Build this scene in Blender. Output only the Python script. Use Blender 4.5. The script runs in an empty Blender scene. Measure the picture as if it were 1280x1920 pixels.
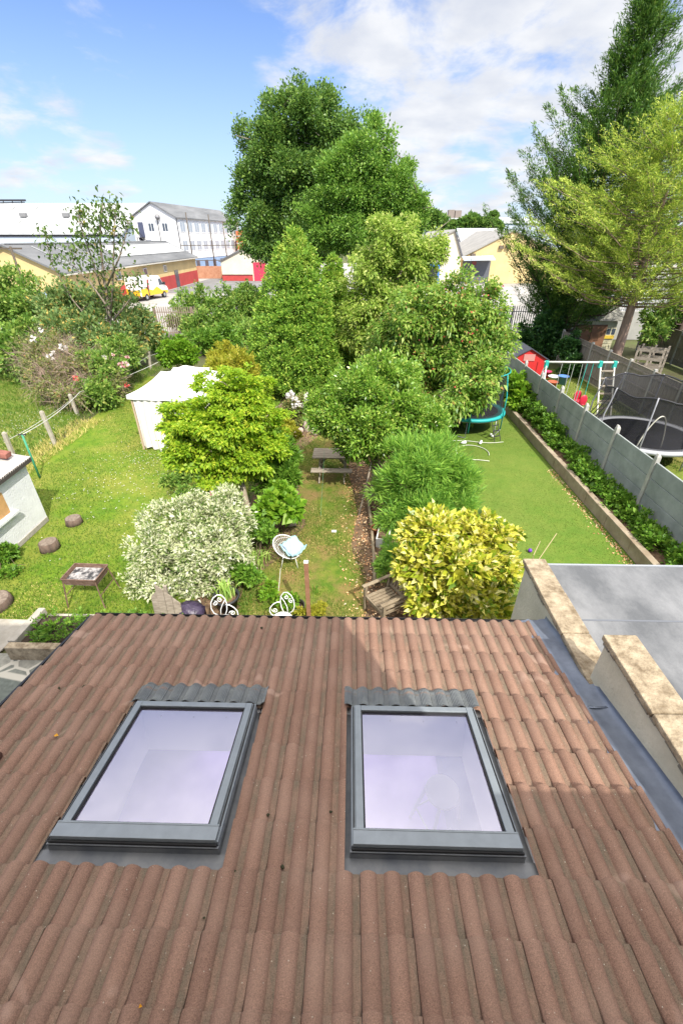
import bpy, math, random
import numpy as np
from mathutils import Vector

# ------------------------------------------------------------------ camera, sky, sun, exposure
SC = bpy.context.scene
COL = SC.collection
R = math.radians
F = 820.0; CX = 640.0; CY = 960.0; PITCH = R(32.1); YAW = R(1.3); CAMZ = 6.4

cam_d = bpy.data.cameras.new("camera")
cam = bpy.data.objects.new("camera", cam_d); COL.objects.link(cam)
cam_d.sensor_fit = 'VERTICAL'; cam_d.sensor_height = 36.0; cam_d.sensor_width = 24.0
cam_d.lens = F / 1920.0 * 36.0
cam_d.clip_start = 0.05; cam_d.clip_end = 3000
cam.location = (0, 0, CAMZ)
cam.rotation_euler = (math.pi / 2 - PITCH, 0, YAW)
SC.camera = cam

SUN = Vector((0.40, -0.78, 0.95)).normalized()
SUN_EL = math.asin(SUN.z); SUN_ROT = math.atan2(SUN.x, SUN.y)

world = bpy.data.worlds.new("World"); SC.world = world
world.use_nodes = True
wt = world.node_tree; wt.nodes.clear()
def wn(t, **k):
    n = wt.nodes.new(t)
    for a, b in k.items(): setattr(n, a, b)
    return n
wo = wn('ShaderNodeOutputWorld'); wb = wn('ShaderNodeBackground')
sky = wn('ShaderNodeTexSky', sky_type='NISHITA', sun_disc=False, sun_elevation=SUN_EL, sun_rotation=SUN_ROT)
sky.altitude = 50; sky.air_density = 1.0; sky.dust_density = 0.6; sky.ozone_density = 1.6
wb.inputs['Strength'].default_value = 0.15
tc = wn('ShaderNodeTexCoord')
sep = wn('ShaderNodeSeparateXYZ'); wt.links.new(tc.outputs['Generated'], sep.inputs[0])
def wmath(op, a, b=None, c=None):
    n = wn('ShaderNodeMath', operation=op)
    for i, x in enumerate((a, b, c)):
        if x is None: continue
        if isinstance(x, (int, float)): n.inputs[i].default_value = x
        else: wt.links.new(x, n.inputs[i])
    return n.outputs[0]
zz = wmath('ADD', wmath('MAXIMUM', sep.outputs[2], 0.0), 0.22)
comb = wn('ShaderNodeCombineXYZ')
wt.links.new(wmath('DIVIDE', sep.outputs[0], zz), comb.inputs[0])
wt.links.new(wmath('DIVIDE', sep.outputs[1], zz), comb.inputs[1])
def cam_ray(px, py):
    f = Vector((-math.sin(YAW) * math.cos(PITCH), math.cos(YAW) * math.cos(PITCH), -math.sin(PITCH)))
    r = Vector((math.cos(YAW), math.sin(YAW), 0)); u = r.cross(f)
    return f + r * ((px - CX) / F) - u * ((py - CY) / F)
n1 = wn('ShaderNodeTexNoise'); n1.inputs['Scale'].default_value = 2.3; n1.inputs['Detail'].default_value = 9; n1.inputs['Roughness'].default_value = 0.6
n1.inputs['Distortion'].default_value = 0.25
wt.links.new(comb.outputs[0], n1.inputs['Vector'])
# banks of cloud: each a direction in the sky, an angular size and a strength
BANKS = [((880, 60), 17, .41), ((830, 215), 9.5, .38), ((740, 110), 12, .36), ((1050, 130), 13, .34), ((1290, 60), 16, .38), ((215, 60), 4.5, .22),
         ((60, 260), 6.5, .27), ((0, 230), 6, .28), ((185, 318), 3.4, .30), ((20, 370), 5.5, .27), ((640, 20), 5, .2), ((100, 290), 4.5, .27)]
msk = None
nrm = wn('ShaderNodeVectorMath', operation='NORMALIZE'); wt.links.new(tc.outputs['Generated'], nrm.inputs[0])
for (p, ang, s) in BANKS:
    d = cam_ray(*p).normalized()
    dp = wn('ShaderNodeVectorMath', operation='DOT_PRODUCT'); wt.links.new(nrm.outputs[0], dp.inputs[0]); dp.inputs[1].default_value = d
    mr = wn('ShaderNodeMapRange', interpolation_type='SMOOTHSTEP')
    mr.inputs['From Min'].default_value = math.cos(R(ang * 1.5)); mr.inputs['From Max'].default_value = math.cos(R(ang * .25))
    mr.inputs['To Max'].default_value = s
    wt.links.new(dp.outputs['Value'], mr.inputs['Value'])
    msk = mr.outputs[0] if msk is None else wmath('MAXIMUM', msk, mr.outputs[0])
cl = wmath('ADD', n1.outputs['Fac'], msk)
mr = wn('ShaderNodeMapRange', interpolation_type='SMOOTHSTEP')
mr.inputs['From Min'].default_value = 0.71; mr.inputs['From Max'].default_value = 0.93; mr.inputs['To Max'].default_value = .93
wt.links.new(cl, mr.inputs['Value'])
# thin milky veil low over the horizon
hz = wn('ShaderNodeMapRange', interpolation_type='SMOOTHSTEP')
hz.inputs['From Min'].default_value = 0.36; hz.inputs['From Max'].default_value = -0.05; hz.inputs['To Max'].default_value = .62
wt.links.new(sep.outputs[2], hz.inputs['Value'])
mixv = wn('ShaderNodeMixRGB'); wt.links.new(hz.outputs[0], mixv.inputs[0]); mixv.inputs[2].default_value = (2.25, 2.75, 3.3, 1)
lift = wn('ShaderNodeMixRGB', blend_type='MULTIPLY'); lift.inputs[0].default_value = 1; lift.inputs[2].default_value = (.40, .46, .62, 1)
wt.links.new(sky.outputs[0], lift.inputs[1])
wt.links.new(lift.outputs[0], mixv.inputs[1])
mixc = wn('ShaderNodeMixRGB'); wt.links.new(mr.outputs[0], mixc.inputs[0]); 
n2w = wn('ShaderNodeTexNoise'); n2w.inputs['Scale'].default_value = 4.2; n2w.inputs['Detail'].default_value = 7; wt.links.new(comb.outputs[0], n2w.inputs['Vector'])
crw = wn('ShaderNodeValToRGB'); wt.links.new(n2w.outputs['Fac'], crw.inputs[0]); crw.color_ramp.elements[0].position = .34; crw.color_ramp.elements[1].position = .62
crw.color_ramp.elements[0].color = (2.45, 2.55, 2.78, 1); crw.color_ramp.elements[1].color = (3.15, 3.17, 3.2, 1)
wt.links.new(crw.outputs[0], mixc.inputs[2])
wt.links.new(mixv.outputs[0], mixc.inputs[1])
# broad bright cloud overhead, out of view, added to fill the shade
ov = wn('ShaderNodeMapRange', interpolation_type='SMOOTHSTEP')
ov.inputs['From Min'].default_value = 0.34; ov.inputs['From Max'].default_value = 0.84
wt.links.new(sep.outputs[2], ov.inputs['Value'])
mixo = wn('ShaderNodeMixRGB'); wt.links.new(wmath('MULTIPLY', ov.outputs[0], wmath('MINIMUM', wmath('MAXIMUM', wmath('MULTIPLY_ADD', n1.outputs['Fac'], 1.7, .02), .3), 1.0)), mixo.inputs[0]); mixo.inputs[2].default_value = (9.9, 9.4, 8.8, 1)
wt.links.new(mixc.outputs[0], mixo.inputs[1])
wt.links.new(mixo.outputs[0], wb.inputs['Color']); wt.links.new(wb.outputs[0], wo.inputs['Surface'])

sun_d = bpy.data.lights.new("sun", 'SUN'); sun_d.energy = 3.3; sun_d.angle = R(0.5); sun_d.color = (1.0, 0.95, 0.86)
sun = bpy.data.objects.new("sun", sun_d); COL.objects.link(sun)
sun.rotation_euler = SUN.to_track_quat('Z', 'Y').to_euler(); sun.location = (20, -40, 50)

SC.view_settings.view_transform = 'Standard'; SC.view_settings.look = 'None'
SC.view_settings.gamma = 1.0; SC.view_settings.use_curve_mapping = False
SC.view_settings.exposure = 1.07
SC.cycles.max_bounces = 8; SC.cycles.transparent_max_bounces = 12
SC.cycles.diffuse_bounces = 5
SC.cycles.use_denoising = True

# ------------------------------------------------------------------ helpers
def G(px, py, z=0.0):
    r = cam_ray(px, py); t = (z - CAMZ) / r.z
    return Vector((r.x * t, r.y * t, z))
def D(px, py, Y):
    r = cam_ray(px, py); t = Y / r.y
    return Vector((r.x * t, Y, CAMZ + r.z * t))
def pxm(px, py, Y):            # metres spanned by one photo pixel at that depth
    return D(px, py, Y).y / cam_ray(px, py).y / F
rng = np.random.default_rng(11)
random.seed(4)

def tag(o, label=None, cat=None, group=None, kind=None):
    if label: o['label'] = label
    if cat: o['category'] = cat
    if group: o['group'] = group
    if kind: o['kind'] = kind
    return o
def thing(name, label, cat, loc=(0, 0, 0), rz=0.0, group=None):
    o = bpy.data.objects.new(name, None); COL.objects.link(o)
    o.location = loc; o.rotation_euler = (0, 0, rz); o.empty_display_size = .2
    return tag(o, label, cat, group)
def copy_tree(o, parent=None):
    c = o.copy(); COL.objects.link(c)
    if parent is not None: c.parent = parent
    for ch in list(o.children): copy_tree(ch, c)
    return c
def rloc(parent):
    p = Vector((0, 0, 0))
    while parent is not None: p = p + parent.location; parent = parent.parent
    return p
def link_mesh(name, me, mats, parent=None, smooth=False, world_space=True):
    if not isinstance(mats, (list, tuple)): mats = [mats]
    for m in mats: me.materials.append(m)
    if parent is not None and world_space:
        off = rloc(parent)
        n = len(me.vertices); co = np.empty(n * 3, np.float32); me.vertices.foreach_get('co', co)
        co = co.reshape(-1, 3) - np.array(off, np.float32)
        me.vertices.foreach_set('co', co.ravel())
    if smooth: me.polygons.foreach_set('use_smooth', np.ones(len(me.polygons), bool))
    me.update()
    o = bpy.data.objects.new(name, me); COL.objects.link(o)
    if parent is not None: o.parent = parent
    return o

class MB:
    def __init__(s): s.v = []; s.f = []; s.m = []
    def add(s, vs, fs, mi=0):
        b = len(s.v); s.v += [tuple(x) for x in vs]
        for f in fs: s.f.append(tuple(b + i for i in f)); s.m.append(mi)
    def box(s, lo, hi, mi=0, xf=None):
        x0, y0, z0 = lo; x1, y1, z1 = hi
        vs = [(x0, y0, z0), (x1, y0, z0), (x1, y1, z0), (x0, y1, z0), (x0, y0, z1), (x1, y0, z1), (x1, y1, z1), (x0, y1, z1)]
        if xf: vs = [xf(*q) for q in vs]
        s.add(vs, [(0, 3, 2, 1), (4, 5, 6, 7), (0, 1, 5, 4), (1, 2, 6, 5), (2, 3, 7, 6), (3, 0, 4, 7)], mi); return s
    def bar(s, p, q, w, h, mi=0, up=(0, 0, 1)):
        p = Vector(p); q = Vector(q); d = (q - p).normalized(); u = Vector(up)
        sd = d.cross(u)
        if sd.length < 1e-4: sd = d.cross(Vector((0, 1, 0)))
        sd.normalize(); u = sd.cross(d)
        a = sd * (w / 2); b = u * (h / 2)
        vs = [p - a - b, p + a - b, p + a + b, p - a + b, q - a - b, q + a - b, q + a + b, q - a + b]
        s.add(vs, [(0, 1, 2, 3), (7, 6, 5, 4), (0, 4, 5, 1), (1, 5, 6, 2), (2, 6, 7, 3), (3, 7, 4, 0)], mi); return s
    def tube(s, pts, r, n=8, mi=0, closed=False, cap=True):
        P = [Vector(p) for p in pts]; m = len(P); rs = r if isinstance(r, (list, tuple)) else [r] * m
        vs = []; prev = None
        for i in range(m):
            a = P[(i - 1) % m] if (closed or i > 0) else P[i]; b = P[(i + 1) % m] if (closed or i < m - 1) else P[i]
            d = b - a
            if d.length < 1e-9: d = Vector((0, 0, 1))
            d.normalize()
            if prev is None:
                x = d.orthogonal().normalized()
            else:
                x = prev - d * prev.dot(d)
                x = x.normalized() if x.length > 1e-6 else d.orthogonal().normalized()
            prev = x; y = d.cross(x)
            for k in range(n):
                t = 2 * math.pi * k / n
                vs.append(P[i] + (x * math.cos(t) + y * math.sin(t)) * rs[i])
        fs = []
        for i in range(m if closed else m - 1):
            j = (i + 1) % m
            for k in range(n): fs.append((i * n + k, i * n + (k + 1) % n, j * n + (k + 1) % n, j * n + k))
        if cap and not closed: fs += [tuple(range(n))[::-1], tuple((m - 1) * n + k for k in range(n))]
        s.add(vs, fs, mi); return s
    def lathe(s, prof, c=(0, 0, 0), n=20, mi=0, sx=1, sy=1, cap=True):
        vs = []; c = Vector(c)
        for (r, z) in prof:
            for k in range(n):
                t = 2 * math.pi * k / n; vs.append(c + Vector((r * math.cos(t) * sx, r * math.sin(t) * sy, z)))
        fs = []
        for i in range(len(prof) - 1):
            for k in range(n): fs.append((i * n + k, i * n + (k + 1) % n, (i + 1) * n + (k + 1) % n, (i + 1) * n + k))
        if cap and prof[0][0] > 1e-5: fs.append(tuple(range(n))[::-1])
        if cap and prof[-1][0] > 1e-5: fs.append(tuple((len(prof) - 1) * n + k for k in range(n)))
        s.add(vs, fs, mi); return s
    def prism(s, poly, ext, mi=0):
        P = [Vector(p) for p in poly]; e = Vector(ext); n = len(P)
        vs = P + [p + e for p in P]
        fs = [tuple(range(n)), tuple(range(2 * n - 1, n - 1, -1))] + [(i, i + n, (i + 1) % n + n, (i + 1) % n) for i in range(n)]
        s.add(vs, fs, mi); return s
    def blob(s, c, rx, ry, rz, n=10, mi=0, jit=0.0, seed=0):
        rr = random.Random(seed); prof = []
        vs = []; c = Vector(c); rows = max(5, n // 2 + 1)
        for i in range(rows):
            ph = math.pi * i / (rows - 1)
            for k in range(n):
                t = 2 * math.pi * k / n; j = 1 + jit * (rr.random() - .5)
                vs.append(c + Vector((rx * math.sin(ph) * math.cos(t) * j, ry * math.sin(ph) * math.sin(t) * j, -rz * math.cos(ph) * (j if 0 < i < rows - 1 else 1))))
        fs = []
        for i in range(rows - 1):
            for k in range(n): fs.append((i * n + k, i * n + (k + 1) % n, (i + 1) * n + (k + 1) % n, (i + 1) * n + k))
        s.add(vs, fs, mi); return s
    def build(s, name, mats, parent=None, smooth=False, bevel=0, world_space=True, auto=None):
        me = bpy.data.meshes.new(name); me.from_pydata([tuple(map(float, v)) for v in s.v], [], s.f)
        me.polygons.foreach_set('material_index', np.array(s.m, np.int32))
        o = link_mesh(name, me, mats, parent, smooth, world_space)
        if not isinstance(smooth, bool): pass
        if bevel:
            b = o.modifiers.new('bevel', 'BEVEL'); b.width = bevel; b.segments = 2; b.limit_method = 'ANGLE'; b.angle_limit = R(40)
        return o

# ------------------------------------------------------------------ materials
_mc = {}
def mat(name, col, rough=.7, var=.0, scale=4.0, col2=None, bump=0.0, bscale=30.0, metal=0.0, spec=.4, island=0.0, detail=6, stretch=None, lo=.35, hi=.68, coat=0):
    m = bpy.data.materials.new(name); m.use_nodes = True
    nt = m.node_tree; b = nt.nodes['Principled BSDF']
    b.inputs['Roughness'].default_value = rough; b.inputs['Metallic'].default_value = metal
    b.inputs['Specular IOR Level'].default_value = spec
    if coat: b.inputs['Coat Weight'].default_value = coat
    c1 = (*col, 1)
    t = nt.nodes.new('ShaderNodeTexCoord'); mp = nt.nodes.new('ShaderNodeMapping')
    if stretch: mp.inputs['Scale'].default_value = stretch
    nt.links.new(t.outputs['Object'], mp.inputs['Vector'])
    out = None
    if var or col2:
        n = nt.nodes.new('ShaderNodeTexNoise'); n.inputs['Scale'].default_value = scale; n.inputs['Detail'].default_value = detail; n.inputs['Roughness'].default_value = .65
        nt.links.new(mp.outputs[0], n.inputs['Vector'])
        r = nt.nodes.new('ShaderNodeValToRGB'); nt.links.new(n.outputs['Fac'], r.inputs[0])
        if col2 is None: ca = tuple(x * (1 - var) for x in col); cb = tuple(x * (1 + var) for x in col)
        else: ca = col; cb = col2
        r.color_ramp.elements[0].position = lo; r.color_ramp.elements[1].position = hi
        r.color_ramp.elements[0].color = (*ca, 1); r.color_ramp.elements[1].color = (*cb, 1)
        out = r.outputs[0]
    if island:
        g = nt.nodes.new('ShaderNodeNewGeometry'); mr = nt.nodes.new('ShaderNodeMapRange')
        mr.inputs['To Min'].default_value = 1 - island; mr.inputs['To Max'].default_value = 1 + island
        nt.links.new(g.outputs['Random Per Island'], mr.inputs[0])
        mx = nt.nodes.new('ShaderNodeVectorMath'); mx.operation = 'SCALE'
        if out is None:
            mx.inputs[0].default_value = col
        else: nt.links.new(out, mx.inputs[0])
        nt.links.new(mr.outputs[0], mx.inputs['Scale']); out = mx.outputs[0]
    if out is None: b.inputs['Base Color'].default_value = c1
    else: nt.links.new(out, b.inputs['Base Color'])
    if bump:
        n = nt.nodes.new('ShaderNodeTexNoise'); n.inputs['Scale'].default_value = bscale; n.inputs['Detail'].default_value = 5
        nt.links.new(mp.outputs[0], n.inputs['Vector'])
        bp = nt.nodes.new('ShaderNodeBump'); bp.inputs['Strength'].default_value = bump; bp.inputs['Distance'].default_value = .02
        nt.links.new(n.outputs['Fac'], bp.inputs['Height']); nt.links.new(bp.outputs[0], b.inputs['Normal'])
    return m

def leafmat(name, cols, tr=.35, rough=.5, spec=.35, edge=None, gain=2.1):
    """cols: (position, rgb) stops picked at random per leaf; edge: pale margin or pale blotch on each leaf"""
    m = bpy.data.materials.new(name); m.use_nodes = True; nt = m.node_tree
    b = nt.nodes['Principled BSDF']; b.inputs['Roughness'].default_value = rough; b.inputs['Specular IOR Level'].default_value = spec
    g = nt.nodes.new('ShaderNodeNewGeometry'); r = nt.nodes.new('ShaderNodeValToRGB')
    nt.links.new(g.outputs['Random Per Island'], r.inputs[0])
    els = r.color_ramp.elements
    while len(els) < len(cols): els.new(.5)
    for e, (p, c) in zip(els, cols): e.position = p; e.color = (*[min(.85, q * (gain if max(c) < .5 else 1)) for q in c], 1)
    src = r.outputs[0]
    if edge:
        t = nt.nodes.new('ShaderNodeTexCoord'); n = nt.nodes.new('ShaderNodeTexNoise'); n.inputs['Scale'].default_value = edge[1]; n.inputs['Detail'].default_value = 2
        nt.links.new(t.outputs['Object'], n.inputs['Vector'])
        rr = nt.nodes.new('ShaderNodeValToRGB'); rr.color_ramp.elements[0].position = edge[2]; rr.color_ramp.elements[1].position = edge[2] + .06
        nt.links.new(n.outputs['Fac'], rr.inputs[0])
        mx = nt.nodes.new('ShaderNodeMixRGB'); nt.links.new(rr.outputs[0], mx.inputs[0]); nt.links.new(src, mx.inputs[1]); mx.inputs[2].default_value = (*edge[0], 1)
        src = mx.outputs[0]
    nt.links.new(src, b.inputs['Base Color'])
    tl = nt.nodes.new('ShaderNodeBsdfTranslucent'); nt.links.new(src, tl.inputs['Color'])
    ms = nt.nodes.new('ShaderNodeMixShader'); ms.inputs[0].default_value = min(.5, tr + .08)
    nt.links.new(b.outputs[0], ms.inputs[1]); nt.links.new(tl.outputs[0], ms.inputs[2])
    nt.links.new(ms.outputs[0], nt.nodes['Material Output'].inputs['Surface'])
    return m

# ------------------------------------------------------------------ foliage
def unit(a): return a / (np.linalg.norm(a, axis=1, keepdims=True) + 1e-9)
def leaf_object(name, P, Dr, N, L, W, mats, parent, fold=.18, mi=None, droop=.0):
    n = len(P); Dr = unit(Dr); S = np.cross(Dr, N); S = unit(S); U = np.cross(S, Dr)
    L = np.broadcast_to(np.asarray(L, float), (n,))[:, None]; W = np.broadcast_to(np.asarray(W, float), (n,))[:, None]
    mid = P + Dr * L * .45
    V = np.stack([P, mid + S * W * .5 + U * W * fold, P + Dr * L - np.array([0, 0, 1.0]) * L * droop, mid - S * W * .5 + U * W * fold], 1).reshape(-1, 3)
    me = bpy.data.meshes.new(name)
    me.vertices.add(4 * n); me.loops.add(4 * n); me.polygons.add(n)
    me.vertices.foreach_set('co', V.astype(np.float32).ravel())
    me.loops.foreach_set('vertex_index', np.arange(4 * n, dtype=np.int32))
    me.polygons.foreach_set('loop_start', np.arange(0, 4 * n, 4, dtype=np.int32))
    me.polygons.foreach_set('loop_total', np.full(n, 4, np.int32))
    if mi is not None: me.polygons.foreach_set('material_index', mi.astype(np.int32))
    me.update(calc_edges=True)
    return link_mesh(name, me, mats, parent)

def B(px, py, Y, rx, ry, rd=None, k=.86):
    c = D(px, py, Y); s = pxm(px, py, Y); zc = s * F; drop = abs(CAMZ - c.z)
    r_d = (rd if rd is not None else (rx + ry) / 2) * s; v = ry * zc * zc / F
    r_d = min(r_d, .75 * v / max(drop, .01)); rz = math.sqrt(max(v * v - (drop * r_d) ** 2, (.3 * v) ** 2)) / Y
    return (c.x, c.y, c.z, rx * s * k, r_d * k, rz * k)

def sample(blobs, n, shell=(.72, 1.04), lump=.16, inner=.78, seed=0, zmin=0.02):
    g = np.random.default_rng(seed); bl = np.array(blobs); C = bl[:, :3]; Rr = bl[:, 3:]
    w = (Rr.prod(1)) ** (2 / 3); w /= w.sum()
    P = []; O = []; got = 0
    while got < n:
        k = g.choice(len(bl), n, p=w); d = unit(g.normal(size=(n, 3)))
        lm = 1 + lump * (np.sin(d[:, 0] * 5.1 + k * 1.7) * np.sin(d[:, 1] * 4.3 + k * 2.3 + 1) + .8 * np.sin(d[:, 2] * 6.7 + d[:, 0] * 4 + k))
        r = (shell[0] + (shell[1] - shell[0]) * g.random(n) ** .8) * lm
        p = C[k] + d * Rr[k] * r[:, None]
        q = np.min(np.where(np.arange(len(bl))[None] == k[:, None], 9, np.linalg.norm((p[:, None] - C[None]) / Rr[None], axis=2)), 1)
        ok = ((q > inner) | (g.random(n) < .12)) & (p[:, 2] > zmin)
        o = unit(d / Rr[k] * Rr[k].mean(1, keepdims=True))
        P.append(p[ok]); O.append(o[ok]); got += ok.sum()
    return np.concatenate(P)[:n], np.concatenate(O)[:n]

def leaves(name, blobs, ncl, per, cr, L, W, m, parent, up=.5, rnd=.8, out=.7, seed=0, core=.22, shell=(.78, 1.0), lump=.14, droop=.1, lv=.35, nz=.7, flat=1.0, fold=.18, zmin=.03, inner=.78, tuft=.30, spike=.14, cover=1.0):
    """foliage in tufts: small boughs set over the crown, each a little dome of leaves, with gaps between them and a sparse heart"""
    g = np.random.default_rng(seed + 100); bl = np.array(blobs); rm = bl[:, 3:].mean(1)
    rs0 = tuft * (rm * rm).sum() / rm.sum(); M = max(8, int(cover * (4 * rm * rm).sum() / (rs0 * rs0) * .62))
    S, SO = sample(blobs, M, shell, lump, seed=seed, zmin=zmin, inner=inner)
    rs = rs0 * g.uniform(.55, 1.35, M); sp = g.random(M) < spike
    S = S + SO * (sp * g.uniform(.5, 1.25, M) * rs0)[:, None]; rs = np.where(sp, rs * .6, rs)
    w = rs * rs; idx = g.choice(M, ncl, p=w / w.sum())
    d = unit(unit(g.normal(size=(ncl, 3))) + .75 * SO[idx] + np.array([0, 0, .25])); P = S[idx] + d * (rs[idx] * g.uniform(.55, 1.05, ncl))[:, None] * np.array([1, 1, flat]); O = unit(d * .7 + SO[idx] * .5); Lc = np.ones(ncl)
    cr = min(cr, rs0 * .38)
    nc = int(ncl * core)
    if nc:
        Pc, Oc = sample(blobs, nc, (.25, .74), 0, inner=0, seed=seed + 7, zmin=zmin); P = np.concatenate([P, Pc]); O = np.concatenate([O, Oc]); Lc = np.concatenate([Lc, np.full(nc, 1.6)])
    n = len(P) * per
    off = g.normal(size=(n, 3)) * cr * np.array([1, 1, flat])
    Ob = np.repeat(O, per, 0); Q = np.repeat(P, per, 0) + off * np.repeat(Lc, per)[:, None]
    Dr = Ob * out + unit(off + 1e-6) * .5 + g.normal(size=(n, 3)) * rnd * .6 + np.array([0, 0, up * .6])
    Nn = Ob * .6 + np.array([0, 0, nz]) + g.normal(size=(n, 3)) * rnd * .55
    sz = g.uniform(1 - lv, 1 + lv, n) * np.where(g.random(n) < .2, .6, 1)
    Ls = L * sz * np.repeat(Lc, per); Ws = W * sz * g.uniform(.8, 1.2, n) * np.repeat(Lc, per)
    k = Q[:, 2] > zmin
    return leaf_object(name, Q[k], Dr[k], Nn[k], Ls[k], Ws[k], m, parent, droop=droop, fold=fold)

def limbs(name, base, forks, r0, m, parent, zf=.35, seed=0, nsub=2, sub=.5, n=8):
    """trunk and limbs in one mesh: base point, then a limb to every fork point"""
    rr = random.Random(seed); mb = MB(); base = Vector(base)
    cen = sum((Vector(f) for f in forks), Vector()) / len(forks)
    top = base.lerp(Vector((cen.x * .6 + base.x * .4, cen.y * .6 + base.y * .4, cen.z)), zf)
    mid = base.lerp(top, .5) + Vector((rr.uniform(-.4, .4), rr.uniform(-.4, .4), 0)) * r0
    mb.tube([base - Vector((0, 0, .05)), base + Vector((0, 0, r0 * .8)), mid, top], [r0 * 1.5, r0 * 1.08, r0 * .95, r0 * .85], n)
    for f in forks:
        f = Vector(f); L = (f - top).length
        a = top.lerp(f, .35) + Vector((rr.uniform(-1, 1), rr.uniform(-1, 1), .6)) * L * .1
        b = top.lerp(f, .7) + Vector((rr.uniform(-1, 1), rr.uniform(-1, 1), .5)) * L * .08
        mb.tube([top - Vector((0, 0, r0 * .3)), a, b, f], [r0 * .6, r0 * .42, r0 * .27, r0 * .1], 6)
        for _ in range(nsub):
            e = b.lerp(f, rr.random()); t = e + Vector((rr.uniform(-1, 1), rr.uniform(-1, 1), rr.uniform(-.2, 1))) * L * sub * .5
            mb.tube([e, e.lerp(t, .5) + Vector((0, 0, L * .04)), t], [r0 * .2, r0 * .13, r0 * .05], 5)
    return mb.build(name, m, parent, smooth=True)

def stems(name, base, blobs, k, r, m, parent, spread=.3, seed=0):
    rr = random.Random(seed); mb = MB()
    for i in range(k):
        b = rr.choice(blobs); a = rr.uniform(0, 6.3)
        p = Vector(base) + Vector((math.cos(a), math.sin(a), 0)) * spread * rr.random()
        q = Vector((b[0] + rr.uniform(-.7, .7) * b[3], b[1] + rr.uniform(-.7, .7) * b[4], b[2] + rr.uniform(-.2, .8) * b[5]))
        md = p.lerp(q, .5) + Vector((rr.uniform(-.1, .1), rr.uniform(-.1, .1), .1)) * (q - p).length
        mb.tube([p - Vector((0, 0, .03)), md, q], [r, r * .7, r * .25], 5)
    return mb.build(name, m, parent, smooth=True)
# ------------------------------------------------------------------ setting: ground, lawns, paving, yard
def sheet(name, poly, z, m, kind='structure', sub=0):
    me = bpy.data.meshes.new(name); me.from_pydata([(x, y, z) for x, y in poly], [], [tuple(range(len(poly)))])
    a = sum(poly[i][0] * poly[(i + 1) % len(poly)][1] - poly[(i + 1) % len(poly)][0] * poly[i][1] for i in range(len(poly)))
    if a < 0: me.flip_normals()
    o = link_mesh(name, me, m); o['kind'] = kind; return o

def lawnmat(name, cols, sc=(.8, 5, 30), rough=.85, amount=.5, stretch=None):
    """cols = base green, second green, straw"""
    m = bpy.data.materials.new(name); m.use_nodes = True; nt = m.node_tree; b = nt.nodes['Principled BSDF']
    b.inputs['Roughness'].default_value = rough; b.inputs['Specular IOR Level'].default_value = .15
    t = nt.nodes.new('ShaderNodeTexCoord'); mp = nt.nodes.new('ShaderNodeMapping'); nt.links.new(t.outputs['Object'], mp.inputs[0])
    if stretch: mp.inputs['Scale'].default_value = stretch
    def noise(s, lo, hi, d=6):
        n = nt.nodes.new('ShaderNodeTexNoise'); n.inputs['Scale'].default_value = s; n.inputs['Detail'].default_value = d; n.inputs['Roughness'].default_value = .7
        nt.links.new(mp.outputs[0], n.inputs['Vector'])
        r = nt.nodes.new('ShaderNodeMapRange'); r.inputs['From Min'].default_value = lo; r.inputs['From Max'].default_value = hi
        nt.links.new(n.outputs['Fac'], r.inputs[0]); return r.outputs[0], n
    f1, _ = noise(sc[0], .4, .65); f2, _ = noise(sc[1], .42, .6); f3, n3 = noise(sc[2], .35, .65, 4)
    def mix(f, a, c, mode='MIX'):
        x = nt.nodes.new('ShaderNodeMixRGB'); x.blend_type = mode
        nt.links.new(f, x.inputs[0])
        for i, q in ((1, a), (2, c)):
            if isinstance(q, tuple): x.inputs[i].default_value = (*q, 1)
            else: nt.links.new(q, x.inputs[i])
        return x.outputs[0]
    c = mix(f2, cols[0], cols[1])
    ml = nt.nodes.new('ShaderNodeMath'); ml.operation = 'MULTIPLY'; nt.links.new(f1, ml.inputs[0]); ml.inputs[1].default_value = amount
    c = mix(ml.outputs[0], c, cols[2])
    ds = nt.nodes.new('ShaderNodeMath'); ds.operation = 'MULTIPLY'; nt.links.new(f3, ds.inputs[0]); ds.inputs[1].default_value = .45
    c = mix(ds.outputs[0], c, (.55, .55, .5), 'MULTIPLY')
    nt.links.new(c, b.inputs['Base Color'])
    bp = nt.nodes.new('ShaderNodeBump'); bp.inputs['Strength'].default_value = .6; bp.inputs['Distance'].default_value = .03
    nt.links.new(n3.outputs['Fac'], bp.inputs['Height']); nt.links.new(bp.outputs[0], b.inputs['Normal'])
    return m

M_ground = mat('ground_soil', (.07, .06, .03), .95, col2=(.09, .12, .03), scale=.5, bump=.5, bscale=8)
M_lawnL = lawnmat('lawn_left', ((.09, .18, .014), (.14, .22, .018), (.27, .25, .055)), sc=(.55, 3.2, 26), amount=.7)
M_lawnC = lawnmat('lawn_centre', ((.075, .14, .014), (.14, .18, .025), (.22, .15, .06)), sc=(1.1, 3.5, 30), amount=1.0)
M_lawnR = lawnmat('lawn_artificial', ((.10, .18, .024), (.13, .20, .030), (.17, .21, .045)), sc=(.4, 2.5, 45), amount=.6, stretch=(1, 1, 1))
M_mead = lawnmat('meadow', ((.12, .20, .025), (.18, .24, .035), (.32, .28, .10)), sc=(.5, 2.5, 14), amount=.75)
M_soil = mat('leaf_litter', (.075, .045, .028), .95, col2=(.24, .155, .09), scale=9, bump=.9, bscale=22, lo=.38, hi=.72, detail=9)
M_yard = mat('yard_concrete', (.27, .255, .235), .9, col2=(.38, .37, .35), scale=.25, bump=.1)
M_asph = mat('asphalt', (.17, .17, .17), .9, var=.2, scale=.6)

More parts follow.
